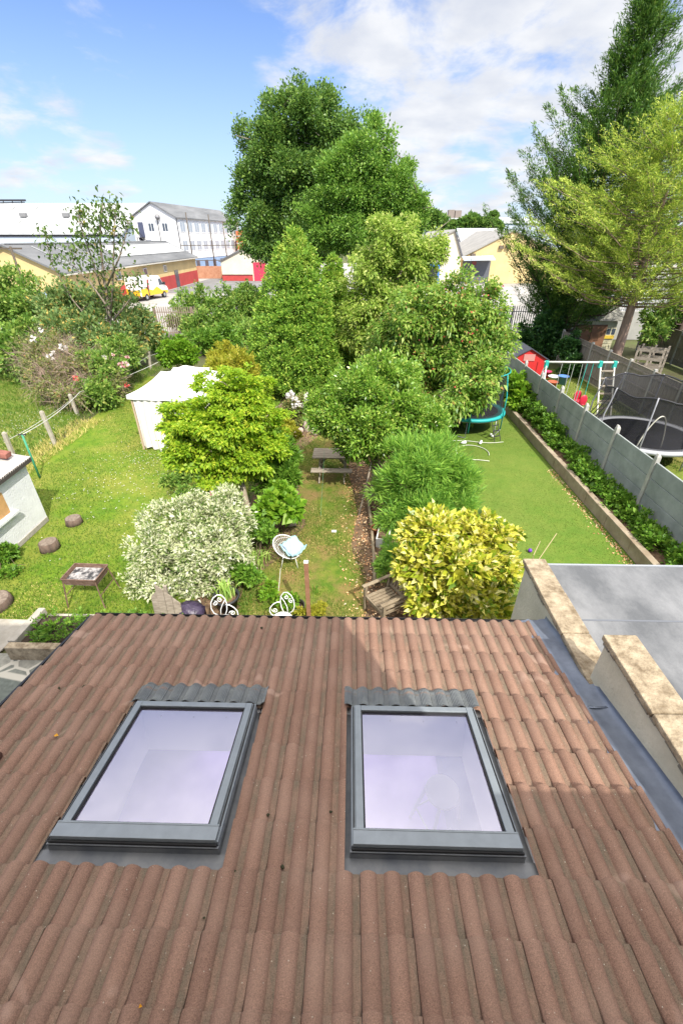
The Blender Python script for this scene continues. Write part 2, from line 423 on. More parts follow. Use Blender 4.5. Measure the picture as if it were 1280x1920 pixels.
sheet('ground', [(-700, -60), (700, -60), (700, 1500), (-700, 1500)], -.03, M_ground)
sheet('lawn', [(-10.1, 6.05), (-3.3, 6.05), (-2.8, 10), (-3.5, 14), (-3.2, 22), (-11.2, 24), (-10.6, 12)], -.014, M_lawnL)
sheet('meadow', [(-30, 8), (-10.3, 8), (-10.8, 13.5), (-12, 20), (-14, 33), (-40, 33)], -.018, M_mead)
sheet('flower_bed', [(-3.5, 5.2), (1.9, 5.2), (2.0, 22), (-3.4, 22), (-2.8, 10)], -.022, M_soil)
sheet('lawn', [(-2.15, 5.4), (.28, 5.4), (.34, 7.4), (.02, 8.6), (.22, 10.2), (-.02, 12.2), (-.2, 14.5), (-1.0, 16.3), (-1.9, 14), (-1.55, 11.5), (-1.15, 9.6), (-1.6, 8.2), (-2.3, 7.2)], -.010, M_lawnC)
sheet('lawn', [(1.9, 4.8), (6.62, 4.8), (6.68, 21.5), (2.1, 21.5)], -.010, M_lawnR)
sheet('lawn', [(7.6, 5), (12.25, 5), (12.25, 26), (7.6, 26)], -.012, M_mead)
sheet('yard', [(-200, 35.2), (200, 35.2), (200, 150), (-200, 150)], -.020, M_yard)
sheet('road', [(-26.3, 66), (-9, 66), (-12, 92), (-26.3, 92)], -.012, M_asph)

def pavingmat():
    m = bpy.data.materials.new('crazy_paving'); m.use_nodes = True; nt = m.node_tree; b = nt.nodes['Principled BSDF']; b.inputs['Roughness'].default_value = .85
    t = nt.nodes.new('ShaderNodeTexCoord'); nz = nt.nodes.new('ShaderNodeTexNoise'); nz.inputs['Scale'].default_value = 1.5
    mp = nt.nodes.new('ShaderNodeMapping'); nt.links.new(t.outputs['Object'], mp.inputs[0]); nt.links.new(mp.outputs[0], nz.inputs['Vector'])
    v = nt.nodes.new('ShaderNodeTexVoronoi'); v.feature = 'DISTANCE_TO_EDGE'; v.inputs['Scale'].default_value = 2.1
    v2 = nt.nodes.new('ShaderNodeTexVoronoi'); v2.inputs['Scale'].default_value = 2.1
    for q in (v, v2): nt.links.new(mp.outputs[0], q.inputs['Vector'])
    r = nt.nodes.new('ShaderNodeValToRGB'); r.color_ramp.elements[0].position = .035; r.color_ramp.elements[1].position = .055
    nt.links.new(v.outputs['Distance'], r.inputs[0])
    bw = nt.nodes.new('ShaderNodeRGBToBW'); nt.links.new(v2.outputs['Color'], bw.inputs[0])
    cr = nt.nodes.new('ShaderNodeValToRGB'); nt.links.new(bw.outputs[0], cr.inputs[0])
    cr.color_ramp.elements[0].position = .25; cr.color_ramp.elements[1].position = .75
    cr.color_ramp.elements[0].color = (.10, .115, .10, 1); cr.color_ramp.elements[1].color = (.23, .225, .19, 1)
    n2 = nt.nodes.new('ShaderNodeTexNoise'); n2.inputs['Scale'].default_value = 14; n2.inputs['Detail'].default_value = 8; nt.links.new(mp.outputs[0], n2.inputs['Vector'])
    ml = nt.nodes.new('ShaderNodeMixRGB'); ml.blend_type = 'OVERLAY'; ml.inputs[0].default_value = .6; nt.links.new(cr.outputs[0], ml.inputs[1]); nt.links.new(n2.outputs['Fac'], ml.inputs[2])
    mx = nt.nodes.new('ShaderNodeMixRGB'); nt.links.new(r.outputs[0], mx.inputs[0]); mx.inputs[1].default_value = (.42, .40, .34, 1); nt.links.new(ml.outputs[0], mx.inputs[2])
    nt.links.new(mx.outputs[0], b.inputs['Base Color'])
    bp = nt.nodes.new('ShaderNodeBump'); bp.inputs['Strength'].default_value = .4; bp.inputs['Distance'].default_value = .02; nt.links.new(n2.outputs['Fac'], bp.inputs['Height']); nt.links.new(bp.outputs[0], b.inputs['Normal'])
    return m
M_pave = pavingmat()
M_slab = mat('old_concrete', (.25, .23, .19), .9, col2=(.42, .39, .34), scale=2.2, bump=.4, bscale=18)
pv = MB(); pv.box((-14, -2, -.1), (-3.0, 5.22, .012)); o = pv.build('patio', M_pave); o['kind'] = 'structure'
pv = MB(); pv.prism([(-12, 5.24, .0), (-6.32, 5.24, 0), (-6.2, 6.03, 0), (-12, 6.12, 0)], (0, 0, .03)); o = pv.build('path', M_slab, bevel=.01); o['kind'] = 'structure'
pv = MB(); pv.prism([(1.75, 4.0, -.01), (2.9, 4.0, -.01), (2.9, 6.3, -.01), (2.1, 6.75, -.01), (1.75, 6.0, -.01)], (0, 0, .02)); o = pv.build('paving', M_slab); o['kind'] = 'structure'

# ------------------------------------------------------------------ the tiled extension seen from above
SL = .226; Z0 = 3.21
NRM = Vector((0, SL, 1)).normalized()
def RP(x, y, h=0.0): return (x, y + NRM.y * h, Z0 - SL * y + NRM.z * h)
EAVE = 3.95; XL, XR = -3.26, 2.24

def tilemat():
    m = bpy.data.materials.new('concrete_roof_tile'); m.use_nodes = True; nt = m.node_tree; b = nt.nodes['Principled BSDF']
    b.inputs['Roughness'].default_value = .85; b.inputs['Specular IOR Level'].default_value = .25
    t = nt.nodes.new('ShaderNodeTexCoord'); L = nt.links.new
    def N(tp, **k):
        n = nt.nodes.new(tp)
        for a, v in k.items(): setattr(n, a, v)
        return n
    g = N('ShaderNodeNewGeometry')
    cr = N('ShaderNodeValToRGB'); L(g.outputs['Random Per Island'], cr.inputs[0])
    e = cr.color_ramp.elements; e[0].position = 0; e[0].color = (.192, .112, .080, 1); e[1].position = 1; e[1].color = (.240, .142, .101, 1)
    x = e.new(.5); x.color = (.215, .127, .090, 1)
    # sandy granules
    n1 = N('ShaderNodeTexNoise'); n1.inputs['Scale'].default_value = 190; n1.inputs['Detail'].default_value = 3; L(t.outputs['Object'], n1.inputs['Vector'])
    r1 = N('ShaderNodeMapRange'); r1.inputs['From Min'].default_value = .3; r1.inputs['From Max'].default_value = .7; r1.inputs['To Min'].default_value = .62; r1.inputs['To Max'].default_value = 1.42; L(n1.outputs['Fac'], r1.inputs[0])
    v1 = N('ShaderNodeVectorMath', operation='SCALE'); L(cr.outputs[0], v1.inputs[0]); L(r1.outputs[0], v1.inputs['Scale'])
    # broad weathering
    n2 = N('ShaderNodeTexNoise'); n2.inputs['Scale'].default_value = 2.3; n2.inputs['Detail'].default_value = 7; L(t.outputs['Object'], n2.inputs['Vector'])
    r2 = N('ShaderNodeMapRange'); r2.inputs['From Min'].default_value = .42; r2.inputs['From Max'].default_value = .72; L(n2.outputs['Fac'], r2.inputs[0])
    mx = N('ShaderNodeMixRGB'); ml = N('ShaderNodeMath', operation='MULTIPLY'); L(r2.outputs[0], ml.inputs[0]); ml.inputs[1].default_value = .4
    L(ml.outputs[0], mx.inputs[0]); L(v1.outputs[0], mx.inputs[1]); mx.inputs[2].default_value = (.33, .225, .17, 1)
    # lichen and silt that settle in the pans between the rolls
    sp = N('ShaderNodeSeparateXYZ'); L(t.outputs['Object'], sp.inputs[0])
    a = N('ShaderNodeMath', operation='ADD'); L(sp.outputs[0], a.inputs[0]); a.inputs[1].default_value = TILE_PH
    md = N('ShaderNodeMath', operation='FLOORED_MODULO'); L(a.outputs[0], md.inputs[0]); md.inputs[1].default_value = .15
    rp = N('ShaderNodeMapRange', interpolation_type='SMOOTHSTEP'); rp.inputs['From Min'].default_value = .094; rp.inputs['From Max'].default_value = .112; L(md.outputs[0], rp.inputs[0])
    n3 = N('ShaderNodeTexNoise'); n3.inputs['Scale'].default_value = 6; n3.inputs['Detail'].default_value = 9; n3.inputs['Roughness'].default_value = .7
    mp = N('ShaderNodeMapping'); mp.inputs['Scale'].default_value = (2.2, .8, 1); L(t.outputs['Object'], mp.inputs[0]); L(mp.outputs[0], n3.inputs['Vector'])
    r3 = N('ShaderNodeMapRange'); r3.inputs['From Min'].default_value = .3; r3.inputs['From Max'].default_value = .62; r3.inputs['To Max'].default_value = .95; L(n3.outputs['Fac'], r3.inputs[0])
    m3 = N('ShaderNodeMath', operation='MULTIPLY'); L(rp.outputs[0], m3.inputs[0]); L(r3.outputs[0], m3.inputs[1])
    mx2 = N('ShaderNodeMixRGB'); L(m3.outputs[0], mx2.inputs[0]); L(mx.outputs[0], mx2.inputs[1])
    vs = N('ShaderNodeVectorMath', operation='SCALE'); vs.inputs[0].default_value = (.13, .104, .074); L(r1.outputs[0], vs.inputs['Scale']); L(vs.outputs[0], mx2.inputs[2])
    # pale specks of lichen
    vo = N('ShaderNodeTexVoronoi'); vo.inputs['Scale'].default_value = 34; L(t.outputs['Object'], vo.inputs['Vector'])
    r4 = N('ShaderNodeMapRange'); r4.inputs['From Min'].default_value = .13; r4.inputs['From Max'].default_value = .08; L(vo.outputs['Distance'], r4.inputs[0])
    bw = N('ShaderNodeSeparateColor'); L(vo.outputs['Color'], bw.inputs[0])
    gt = N('ShaderNodeMath', operation='GREATER_THAN'); L(bw.outputs[0], gt.inputs[0]); gt.inputs[1].default_value = .78
    m4 = N('ShaderNodeMath', operation='MULTIPLY'); L(r4.outputs[0], m4.inputs[0]); L(gt.outputs[0], m4.inputs[1])
    m5 = N('ShaderNodeMath', operation='MULTIPLY'); L(m4.outputs[0], m5.inputs[0]); m5.inputs[1].default_value = .75
    mx3 = N('ShaderNodeMixRGB'); L(m5.outputs[0], mx3.inputs[0]); L(mx2.outputs[0], mx3.inputs[1]); mx3.inputs[2].default_value = (.5, .47, .38, 1)
    # chalky scuffed arcs where people knelt and brushed past
    w = N('ShaderNodeTexNoise'); w.inputs['Scale'].default_value = 1.7; w.inputs['Distortion'].default_value = 1.4; L(t.outputs['Object'], w.inputs['Vector'])
    r6 = N('ShaderNodeMapRange'); r6.inputs['From Min'].default_value = .65; r6.inputs['From Max'].default_value = .71; r6.inputs['To Max'].default_value = .32; L(w.outputs['Fac'], r6.inputs[0])
    mx4 = N('ShaderNodeMixRGB'); L(r6.outputs[0], mx4.inputs[0]); L(mx3.outputs[0], mx4.inputs[1]); mx4.inputs[2].default_value = (.47, .33, .26, 1)
    L(mx4.outputs[0], b.inputs['Base Color'])
    bp = N('ShaderNodeBump'); bp.inputs['Strength'].default_value = .55; bp.inputs['Distance'].default_value = .004; L(n1.outputs['Fac'], bp.inputs['Height']); L(bp.outputs[0], b.inputs['Normal'])
    return m
TILE_PH = .3 * 20 - .09
M_tile = tilemat()
M_lead = mat('lead_sheet', (.115, .135, .18), .5, col2=(.21, .24, .30), scale=3.5, bump=.25, bscale=9, metal=.35, spec=.5, lo=.3, hi=.7)
M_apron = mat('grey_lead_apron', (.13, .14, .15), .55, col2=(.22, .235, .235), scale=5, bump=.25, bscale=12, metal=.25, spec=.5, lo=.3, hi=.7)
M_alu = mat('grey_window_aluminium', (.20, .225, .245), .38, var=.08, scale=9, metal=.25, spec=.5)
M_alud = mat('dark_flashing_aluminium', (.10, .11, .125), .45, col2=(.17, .175, .18), scale=5, metal=.2)
M_black = mat('black_rubber_and_gap', (.012, .012, .013), .7)
M_white = mat('white_plaster', (.82, .82, .84), .8)
M_gut = mat('black_gutter_plastic', (.015, .015, .017), .4)
M_rend = mat('pale_render', (.40, .37, .31), .9, col2=(.52, .49, .42), scale=1.2, bump=.3, bscale=40)

house = thing('tiled_extension', 'single storey extension with brown concrete tiled roof and two grey roof windows', 'house', (-.3, 1.9, 0))
HOLES = [(-2.04, -.785, 1.14, 2.45), (-.012, 1.225, 1.14, 2.45)]
def tile_h(u):
    u = u % .15
    return .036 * max(0.0, math.sin(math.pi * min(u / .106, 1.0))) ** .7 if u < .106 else 0.0
def in_hole(x0, x1, y0, y1):
    xm = (x0 + x1) / 2; ym = (y0 + y1) / 2
    return any(a < xm < b and c < ym < d for a, b, c, d in HOLES)
def tiles():
    mb = MB(); rr = random.Random(3)
    us = [0.0015, .008, .020, .036, .053, .070, .086, .098, .106, .128, .1500, .158, .170, .186, .203, .220, .236, .248, .256, .278, .2985]
    courses = [EAVE - .033 - .31 * k for k in range(13)]
    for ci, yl in enumerate(courses):
        yu = yl - .36
        k0 = math.floor((XL - .09) / .3)
        for k in range(k0, 9):
            xb = .09 + .3 * k
            dz = rr.uniform(-.0025, .0025); tl = rr.uniform(-.003, .003); dy = rr.uniform(-.004, .004); tx = rr.uniform(-.006, .006)
            cols = [u for u in us if XL - 1e-4 <= xb + u <= XR + 1e-4]
            if len(cols) < 2: continue
            ys = [(yu, -.004), (yl - .31, .0), (yl - .2, .011 + tl * .3), (yl - .014, .032 + tl), (yl, .0265 + tl), (yl, -.006)]
            vs = []; idx = {}
            for j, (y, h) in enumerate(ys):
                for i, u in enumerate(cols):
                    hh = h + tile_h(u) * (1 if j < 5 else .75) + dz + tx * (u - .15) - (.006 if j == 0 else 0)
                    vs.append(RP(xb + u, y + dy, hh))
            n = len(cols); fs = []
            for j in range(len(ys) - 1):
                for i in range(n - 1):
                    yc = (ys[j][0] + ys[j + 1][0]) / 2
                    if in_hole(xb + cols[i], xb + cols[i + 1], yc, yc): continue
                    fs.append((j * n + i, j * n + i + 1, (j + 1) * n + i + 1, (j + 1) * n + i))
            # side cheeks of the tile
            for i in (0, n - 1):
                if in_hole(xb + cols[i], xb + cols[i], yl - .15, yl - .15): continue
                b0 = len(vs)
                for (y, h) in ((yl - .31, -.012), (yl, -.006)): vs.append(RP(xb + cols[i], y + dy, h))
                fs.append((1 * n + i, 4 * n + i, b0 + 1, b0))
            mb.add(vs, fs)
    return mb
o = tiles().build('roof_tiles', M_tile, house, smooth=False)
me = o.data; me.polygons.foreach_set('use_smooth', np.ones(len(me.polygons), bool))
me.attributes.new('sharp_edge', 'BOOLEAN', 'EDGE')
sh = np.zeros(len(me.edges), bool)
from mathutils import kdtree
import bmesh
bm = bmesh.new(); bm.from_mesh(me)
for e in bm.edges:
    if len(e.link_faces) == 2 and e.calc_face_angle(0) > R(38): e.smooth = False
bm.to_mesh(me); bm.free()
# boarding under the tiles, with the two openings
mb = MB()
xs = sorted({XL, XR} | {h[0] - .0 for h in HOLES} | {h[1] for h in HOLES}); ys = [-.1, 1.14, 2.45, EAVE - .03]
for i in range(len(xs) - 1):
    for j in range(3):
        if in_hole(xs[i], xs[i + 1], ys[j], ys[j + 1]): continue
        mb.box((xs[i], ys[j], -.30), (xs[i + 1], ys[j + 1], -.035), xf=lambda x, y, h: RP(x, y, h))
mb.build('ceiling', M_white, house)
# left verge barge board, fascia, gutter, walls
mb = MB(); mb.box((XL - .03, -.1, -.26), (XL - .004, EAVE - .01, .012), xf=lambda x, y, h: RP(x, y, h)); mb.build('barge_board', M_gut, house)
mb = MB(); mb.box((XL, EAVE - .025, -.25), (2.30, EAVE - .004, -.02), xf=lambda x, y, h: RP(x, y, h)); mb.build('fascia', M_gut, house)
mb = MB(); gz = Z0 - SL * EAVE - .06
pts = [(EAVE + .055 + .058 * math.cos(a), gz + .058 * math.sin(a)) for a in [math.pi + math.pi * k / 8 for k in range(9)]]
pin = [(EAVE + .055 + .052 * math.cos(a), gz + .052 * math.sin(a)) for a in [2 * math.pi - math.pi * k / 8 for k in range(9)]]
mb.prism([(XL - .04, y, z) for y, z in pts + pin], (2.44 - XL + .0, 0, 0)); mb.build('gutter', M_gut, house)
mb = MB()
WT = Z0 - SL * 3.7 - .32
mb.box((-3.16, 3.55, 0), (-2.2, 3.75, WT)); mb.box((1.6, 3.55, 0), (2.36, 3.75, WT)); mb.box((-2.2, 3.55, 2.1), (1.6, 3.75, WT))
mb.prism([(-3.16, -.1, 0), (-3.16, 3.55, 0), (-3.16, 3.55, WT), (-3.16, -.1, 2.85)], (.2, 0, 0))
mb.build('wall', M_rend, house)
mb = MB()
for k in range(4):
    x0 = -2.2 + .95 * k; x1 = x0 + .95
    mb.box((x0, 3.6, .02), (x0 + .06, 3.68, 2.1)); mb.box((x1 - .06, 3.6, .02), (x1, 3.68, 2.1)); mb.box((x0 + .06, 3.6, .02), (x1 - .06, 3.68, .12)); mb.box((x0 + .06, 3.6, 2.02), (x1 - .06, 3.68, 2.1))
mb.build('patio_door', M_alu, house)
M_lil = mat('lilac_floor', (.50, .34, .84), .3, var=.06, scale=1.5)
mb = MB(); mb.box((-2.96, -.1, -.02), (2.38, 3.55, .03)); mb.build('room_floor', M_lil, house)
mb = MB(); mb.box((-2.957, -.1, .03), (-2.94, 3.547, 2.4)); mb.box((2.33, -.1, .03), (2.35, 3.54, 2.3)); mb.box((-2.94, -.12, .03), (2.33, -.1, 2.9)); mb.build('inner_wall', M_white, house)

def glassmat():
    m = bpy.data.materials.new('coated_roof_glass'); m.use_nodes = True; nt = m.node_tree; nt.nodes.remove(nt.nodes['Principled BSDF'])
    tr = nt.nodes.new('ShaderNodeBsdfTransparent'); tr.inputs[0].default_value = (.98, .95, 1.0, 1)
    gl = nt.nodes.new('ShaderNodeBsdfGlossy'); gl.inputs['Roughness'].default_value = .03; gl.inputs[0].default_value = (.88, .87, 1.0, 1)
    mx = nt.nodes.new('ShaderNodeMixShader'); fr = nt.nodes.new('ShaderNodeFresnel'); fr.inputs[0].default_value = 1.5
    mr = nt.nodes.new('ShaderNodeMath'); mr.operation = 'MULTIPLY_ADD'; nt.links.new(fr.outputs[0], mr.inputs[0]); mr.inputs[1].default_value = .8; mr.inputs[2].default_value = GLASS_REFL
    nt.links.new(mr.outputs[0], mx.inputs[0]); nt.links.new(tr.outputs[0], mx.inputs[1]); nt.links.new(gl.outputs[0], mx.inputs[2])
    nt.links.new(mx.outputs[0], nt.nodes['Material Output'].inputs['Surface'])
    return m
GLASS_REFL = .42
M_glass = glassmat()
def roof_window(x0, x1):
    xf = lambda x, y, h: RP(x, y, h)
    y0, y1 = 1.255, 2.455          # y0 is the upslope end, nearest the main house
    w = bpy.data.objects.new('roof_window', None); COL.objects.link(w); w.parent = house
    w.location = Vector(RP((x0 + x1) / 2, (y0 + y1) / 2, 0)) - house.location
    # outer frame: a kerb and the cover profiles
    mb = MB(); t = .052
    mb.box((x0, y0, -.25), (x0 + t, y1, .085), xf=xf); mb.box((x1 - t, y0, -.25), (x1, y1, .085), xf=xf)
    mb.box((x0 + t, y1 - t, -.25), (x1 - t, y1, .083), xf=xf); mb.box((x0 + t, y0, -.25), (x1 - t, y0 + t, .083), xf=xf)
    mb.build('frame', M_alu, w, bevel=.006)
    # sash standing a little proud inside the frame
    mb = MB(); a0, a1, b0, b1 = x0 + .030, x1 - .030, y0 - .012, y1 - .018; s = .056
    mb.box((a0, b0 + .105, .087), (a0 + s, b1, .112), xf=xf); mb.box((a1 - s, b0 + .105, .087), (a1, b1, .112), xf=xf)
    mb.box((a0 + s, b1 - .055, .087), (a1 - s, b1, .110), xf=xf)
    mb.build('sash', M_alu, w, bevel=.004)
    mb = MB(); mb.box((x0 + .012, b0, .088), (x1 - .012, b0 + .103, .120), xf=xf); 
    mb.box((x0 + .012, b0 + .088, .120), (x1 - .012, b0 + .095, .124), xf=xf)
    mb.build('top_cover', M_alu, w, bevel=.004)
    mb = MB(); mb.box((x0 + .004, b0 - .012, .045), (x1 - .004, b0 - .001, .086), xf=xf); mb.box((x0 + .012, b0 + .1035, .0872), (x0 + .02, b1 + .001, .095), xf=xf); mb.box((x1 - .02, b0 + .1035, .0872), (x1 - .012, b1 + .001, .095), xf=xf); mb.build('shadow_gap_strip', M_black, w)  # black strips painted in as the shadow gaps round cover and sash
    # black gasket and slim inner bead
    mb = MB(); c0, c1, d0, d1 = a0 + s, a1 - s, b0 + .105, b1 - .055; g = .012
    mb.box((c0 + .0005, d0, .08), (c0 + g, d1, .100), xf=xf); mb.box((c1 - g, d0, .08), (c1 - .0005, d1, .100), xf=xf); mb.box((c0 + g, d1 - g, .08), (c1 - g, d1 - .0005, .099), xf=xf); mb.box((c0 + g, d0 + .0005, .08), (c1 - g, d0 + g, .099), xf=xf)
    mb.build('gasket', M_black, w)
    mb = MB(); mb.add([RP(c0 + g, d0 + g, .082), RP(c1 - g, d0 + g, .082), RP(c1 - g, d1 - g, .082), RP(c0 + g, d1 - g, .082)], [(0, 1, 2, 3)])
    mb.build('glass', M_glass, w)
    # white lined shaft down to the room
    mb = MB(); q = .012
    mb.box((c0 - q, d0 - q, -.42), (c0, d1 + q, .076), xf=xf); mb.box((c1, d0 - q, -.42), (c1 + q, d1 + q, .076), xf=xf)
    mb.box((c0, d1, -.42), (c1, d1 + q, .076), xf=xf); mb.box((c0, d0 - q, -.42), (c1, d0, .076), xf=xf)
    mb.build('reveal', M_white, w)
    # back gutter on the upslope side, side gutters, pleated lead apron over the tiles below
    mb = MB()
    hx0, hx1 = x0 - .075, x1 + .075
    mb.box((hx0, 1.10, -.012), (hx1, y0 - .02, -.004), xf=xf)
    mb.box((x0 - .008, y0 - .022, -.004), (x1 + .008, y0 - .014, .066), xf=xf)
    mb.box((x0 - .008, y0 - .03, .060), (x1 + .008, y0 - .022, .068), xf=xf)
    mb.box((hx0, y0 - .02, -.03), (x0 - .001, y1, -.022), xf=xf); mb.box((x1 + .001, y0 - .02, -.03), (hx1, y1, -.022), xf=xf)
    mb.box((x0 - .006, y0 - .012, -.022), (x0 - .001, y1, .05), xf=xf); mb.box((x1 + .001, y0 - .012, -.022), (x1 + .006, y1, .05), xf=xf)
    mb.build('back_gutter', M_alud, w)
    mb = MB(); vs = []; fs = []; n = int((x1 - x0 + .13) / .0025); rows = [2.452, 2.50, 2.60, 2.70, 2.745]
    rr = random.Random(int(x1 * 100))
    for j, y in enumerate(rows):
        for i in range(n + 1):
            x = x0 - .065 + .0025 * i
            h = tile_h(x - .09 + 6) * (1, .95, .95, .95, .9)[j] + (.075, .043, .036, .034, .012)[j] + .0035 * math.sin(2 * math.pi * x / .0125 + .5 * math.sin(x * 31)) * (0.3 if j == 0 else 1)
            if j == 0: h = max(h, .078)
            vs.append(RP(x, y + (0.006 * math.sin(x * 40 + x1) if j == 4 else 0), h))
    for j in range(len(rows) - 1):
        for i in range(n): fs.append((j * (n + 1) + i, j * (n + 1) + i + 1, (j + 1) * (n + 1) + i + 1, (j + 1) * (n + 1) + i))
    mb.add(vs, fs); mb.build('lead_apron', M_apron, w)
    return w
roof_window(-1.975, -.845); roof_window(.035, 1.162)
# lead valley along the party wall
mb = MB(); vs = []; fs = []; NY = 60
prof = [(XR - .10, -.004), (XR - .01, .012), (XR + .012, .030), (XR + .05, .014), (XR + .12, .010), (XR + .17, .022), (2.462, .03), (2.4695, .05), (2.4695, .075)]
rr = random.Random(8)
for j in range(NY + 1):
    y = -.1 + (EAVE + .05 + .1) * j / NY
    for (x, h) in prof:
        h = min(h, max(.03, (2.515 - (Z0 - SL * y)) / .9754)) if y > 2.8 else h
        vs.append(RP(x, y, h + (.004 * math.sin(y * 9 + x * 14) + rr.uniform(-.002, .002)) * (1 if x < 2.46 else 0)))
n = len(prof)
for j in range(NY):
    for i in range(n - 1): fs.append((j * n + i, j * n + i + 1, (j + 1) * n + i + 1, (j + 1) * n + i))
mb.add(vs, fs)
for y in (1.02, 2.55): mb.box((XR + .02, y, .018), (2.455, y + .02, .027), xf=lambda x, y, h: RP(x, y, h))
mb.build('lead_flashing', M_lead, house, smooth=True)
# half round vent tile at the left verge
mb = MB(); p = Vector(RP(-2.66, 1.86, .03))
mb.tube([p + Vector((-.5, -.02, 0)), p + Vector((-.25, 0, .02)), p + Vector((-.15, 0, .02))], [.05, .055, .05], 12)
mb.build('vent_tile', mat('dark_clay', (.09, .04, .03), .6), house, smooth=True)

# stool and sofa in the room, seen through the right hand roof window
M_wpaint = mat('white_paint', (.78, .78, .77), .45)
M_sofa = mat('blue_fabric', (.09, .10, .34), .9)
st = thing('stool', 'white framed stool standing in the room under the right roof window', 'stool', (1.12, 2.62, .03), R(25))
mb = MB(); mb.lathe([(.02, .86), (.19, .86), (.2, .88), (.19, .9), (.01, .9)], n=24); mb.build('seat', M_wpaint, st, world_space=False)
for sx in (-1, 1):
    for sy in (-1, 1):
        mb = MB(); mb.tube([(sx * .13, sy * .13, .86), (sx * .22, sy * .22, 0)], .022, 8); mb.build('leg', M_wpaint, st, world_space=False)
mb = MB(); mb.tube([(.19, .19, .3), (-.19, .19, .3), (-.19, -.19, .3), (.19, -.19, .3)], .016, 6, closed=True); mb.build('footrest', M_wpaint, st, world_space=False)
sf = thing('sofa', 'dark blue sofa under the right roof window, dim behind the glass', 'sofa', (1.62, 2.75, .03), 0)
mb = MB(); mb.box((-.35, -.75, .0), (.5, .75, .42)); mb.build('seat', M_sofa, sf, bevel=.05, world_space=False)
mb = MB(); mb.box((.35, -.75, .42), (.55, .75, .9)); mb.build('backrest', M_sofa, sf, bevel=.05, world_space=False)
for s in (-1, 1):
    mb = MB(); mb.box((-.35, s * .75 - .1, .0), (.5, s * .75 + .1, .6)); mb.build('armrest', M_sofa, sf, bevel=.05, world_space=False)

# small litter on the tiles
M_leafy = mat('yellow_leaf', (.60, .30, .02), .7); M_moss = mat('moss', (.04, .042, .02), 1, var=.4, scale=60, bump=.6, bscale=200)
def litter(px, py, kind, size, label):
    r = cam_ray(px, py); t = (Z0 - CAMZ) / (r.z + SL * r.y); p = Vector((r.x * t, r.y * t, CAMZ + r.z * t)); h = tile_h(p.x - .09 + 6) + .020; p = Vector(RP(p.x, p.y, h))
    o = bpy.data.objects.new
    mb = MB()
    if kind == 'leaf':
        vs = [p, p + Vector((size * .5, size * .35, .012)), p + Vector((size, 0, .004)), p + Vector((size * .5, -size * .35, .014)), p + Vector((size * .5, 0, .003))]
        mb.add(vs, [(0, 4, 1), (1, 4, 2), (2, 4, 3), (3, 4, 0)]); ob = mb.build('fallen_leaf', M_leafy); tag(ob, label, 'leaf')
    else:
        mb.blob(p, size, size * .8, size * .5, 10, jit=.7, seed=int(px)); ob = mb.build('moss_clump', M_moss, smooth=True); tag(ob, label, 'moss', 'moss clumps on the roof tiles')
    return ob
litter(103, 1386, 'leaf', .045, 'yellow fallen leaf lying on the tiles left of the left roof window')
litter(262, 1897, 'leaf', .022, 'tiny yellow leaf on the bottom row of tiles in front')
for (px, py, s, lb) in [(503, 1533, .012, 'dark moss clump on the tiles between the two roof windows'), (491, 1184, .016, 'dark moss clump in a pan near the gutter'),
                        (383, 1725, .008, 'small moss crumb below the left roof window'), (1022, 1781, .012, 'dark moss clump on the tiles below the right roof window'),
                        (112, 1298, .02, 'flat moss clump high on the left tiles'), (160, 1290, .022, 'small moss patch right of the flat clump on left tiles'),
                        (440, 1640, .012, 'moss clump at the corner of the left roof window'), (530, 1630, .014, 'moss clump in the pan right of the left window'), (620, 1528, .012, 'moss crumb left of the right roof window')]:
    litter(px, py, 'moss', s, lb)

# ------------------------------------------------------------------ party wall with stepped copings, neighbour's flat roof
M_cren = mat('cement_render', (.44, .415, .32), .9, col2=(.60, .565, .45), scale=1.6, bump=.35, bscale=30, detail=8)
M_cop = mat('lichen_stone', (.155, .115, .07), .9, col2=(.40, .33, .23), scale=7.5, bump=.7, bscale=45, lo=.34, hi=.62, detail=10)
pw = thing('party_wall', 'stepped rendered party wall with sandy lichen covered copings beside the tiles', 'wall', (2.6, 2.5, 0))
mb = MB(); mb.box((2.47, -.3, 0), (2.70, 2.955, 3.13)); mb.box((2.47, 2.955, 0), (2.70, 4.86, 2.53)); mb.build('wall', M_cren, pw, bevel=.012)
def coping(y0, y1, z, k, m=M_cop):
    rr = random.Random(k); n = max(1, round((y1 - y0) / .78))
    for i in range(n):
        a = y0 + (y1 - y0) * i / n + .003; b = y0 + (y1 - y0) * (i + 1) / n - .003
        mb = MB(); mb.box((2.425 + rr.uniform(-.004, .004), a, z - .065), (2.735 + rr.uniform(-.004, .004), b, z + rr.uniform(-.004, .004)))
        mb.build('coping', m, pw, bevel=.012)
coping(-.3, 2.97, 3.20, 1); coping(2.86, 4.90, 2.598, 2)
# crumbled mortar bed under the coping edge
mb = MB(); rr = random.Random(5)
for (ya, yb, z) in ((-.3, 2.95, 3.13), (2.97, 4.86, 2.53)):
    y = ya
    while y < yb:
        l = rr.uniform(.05, .2)
        mb.box((2.452 - rr.uniform(0, .014), y, z - rr.uniform(.02, .06)), (2.469, min(y + l, yb), z + .003)); y += l + rr.uniform(0, .03)
mb.build('mortar', mat('grey_mortar', (.20, .185, .15), .95, var=.3, scale=14, bump=.6), pw, bevel=.004)
M_felt = mat('grey_roof_felt', (.095, .10, .107), .75, col2=(.20, .205, .212), scale=1.7, bump=.25, bscale=60, lo=.36, hi=.66, detail=9, stretch=(1, .6, 1))
nb = thing('flat_roof_extension', 'neighbouring extension with a large flat grey felt roof behind the party wall', 'building', (5.5, 2.5, 0))
mb = MB(); mb.box((2.703, -.3, 2.28), (9.5, 4.96, 2.42)); mb.build('flat_roof', M_felt, nb)
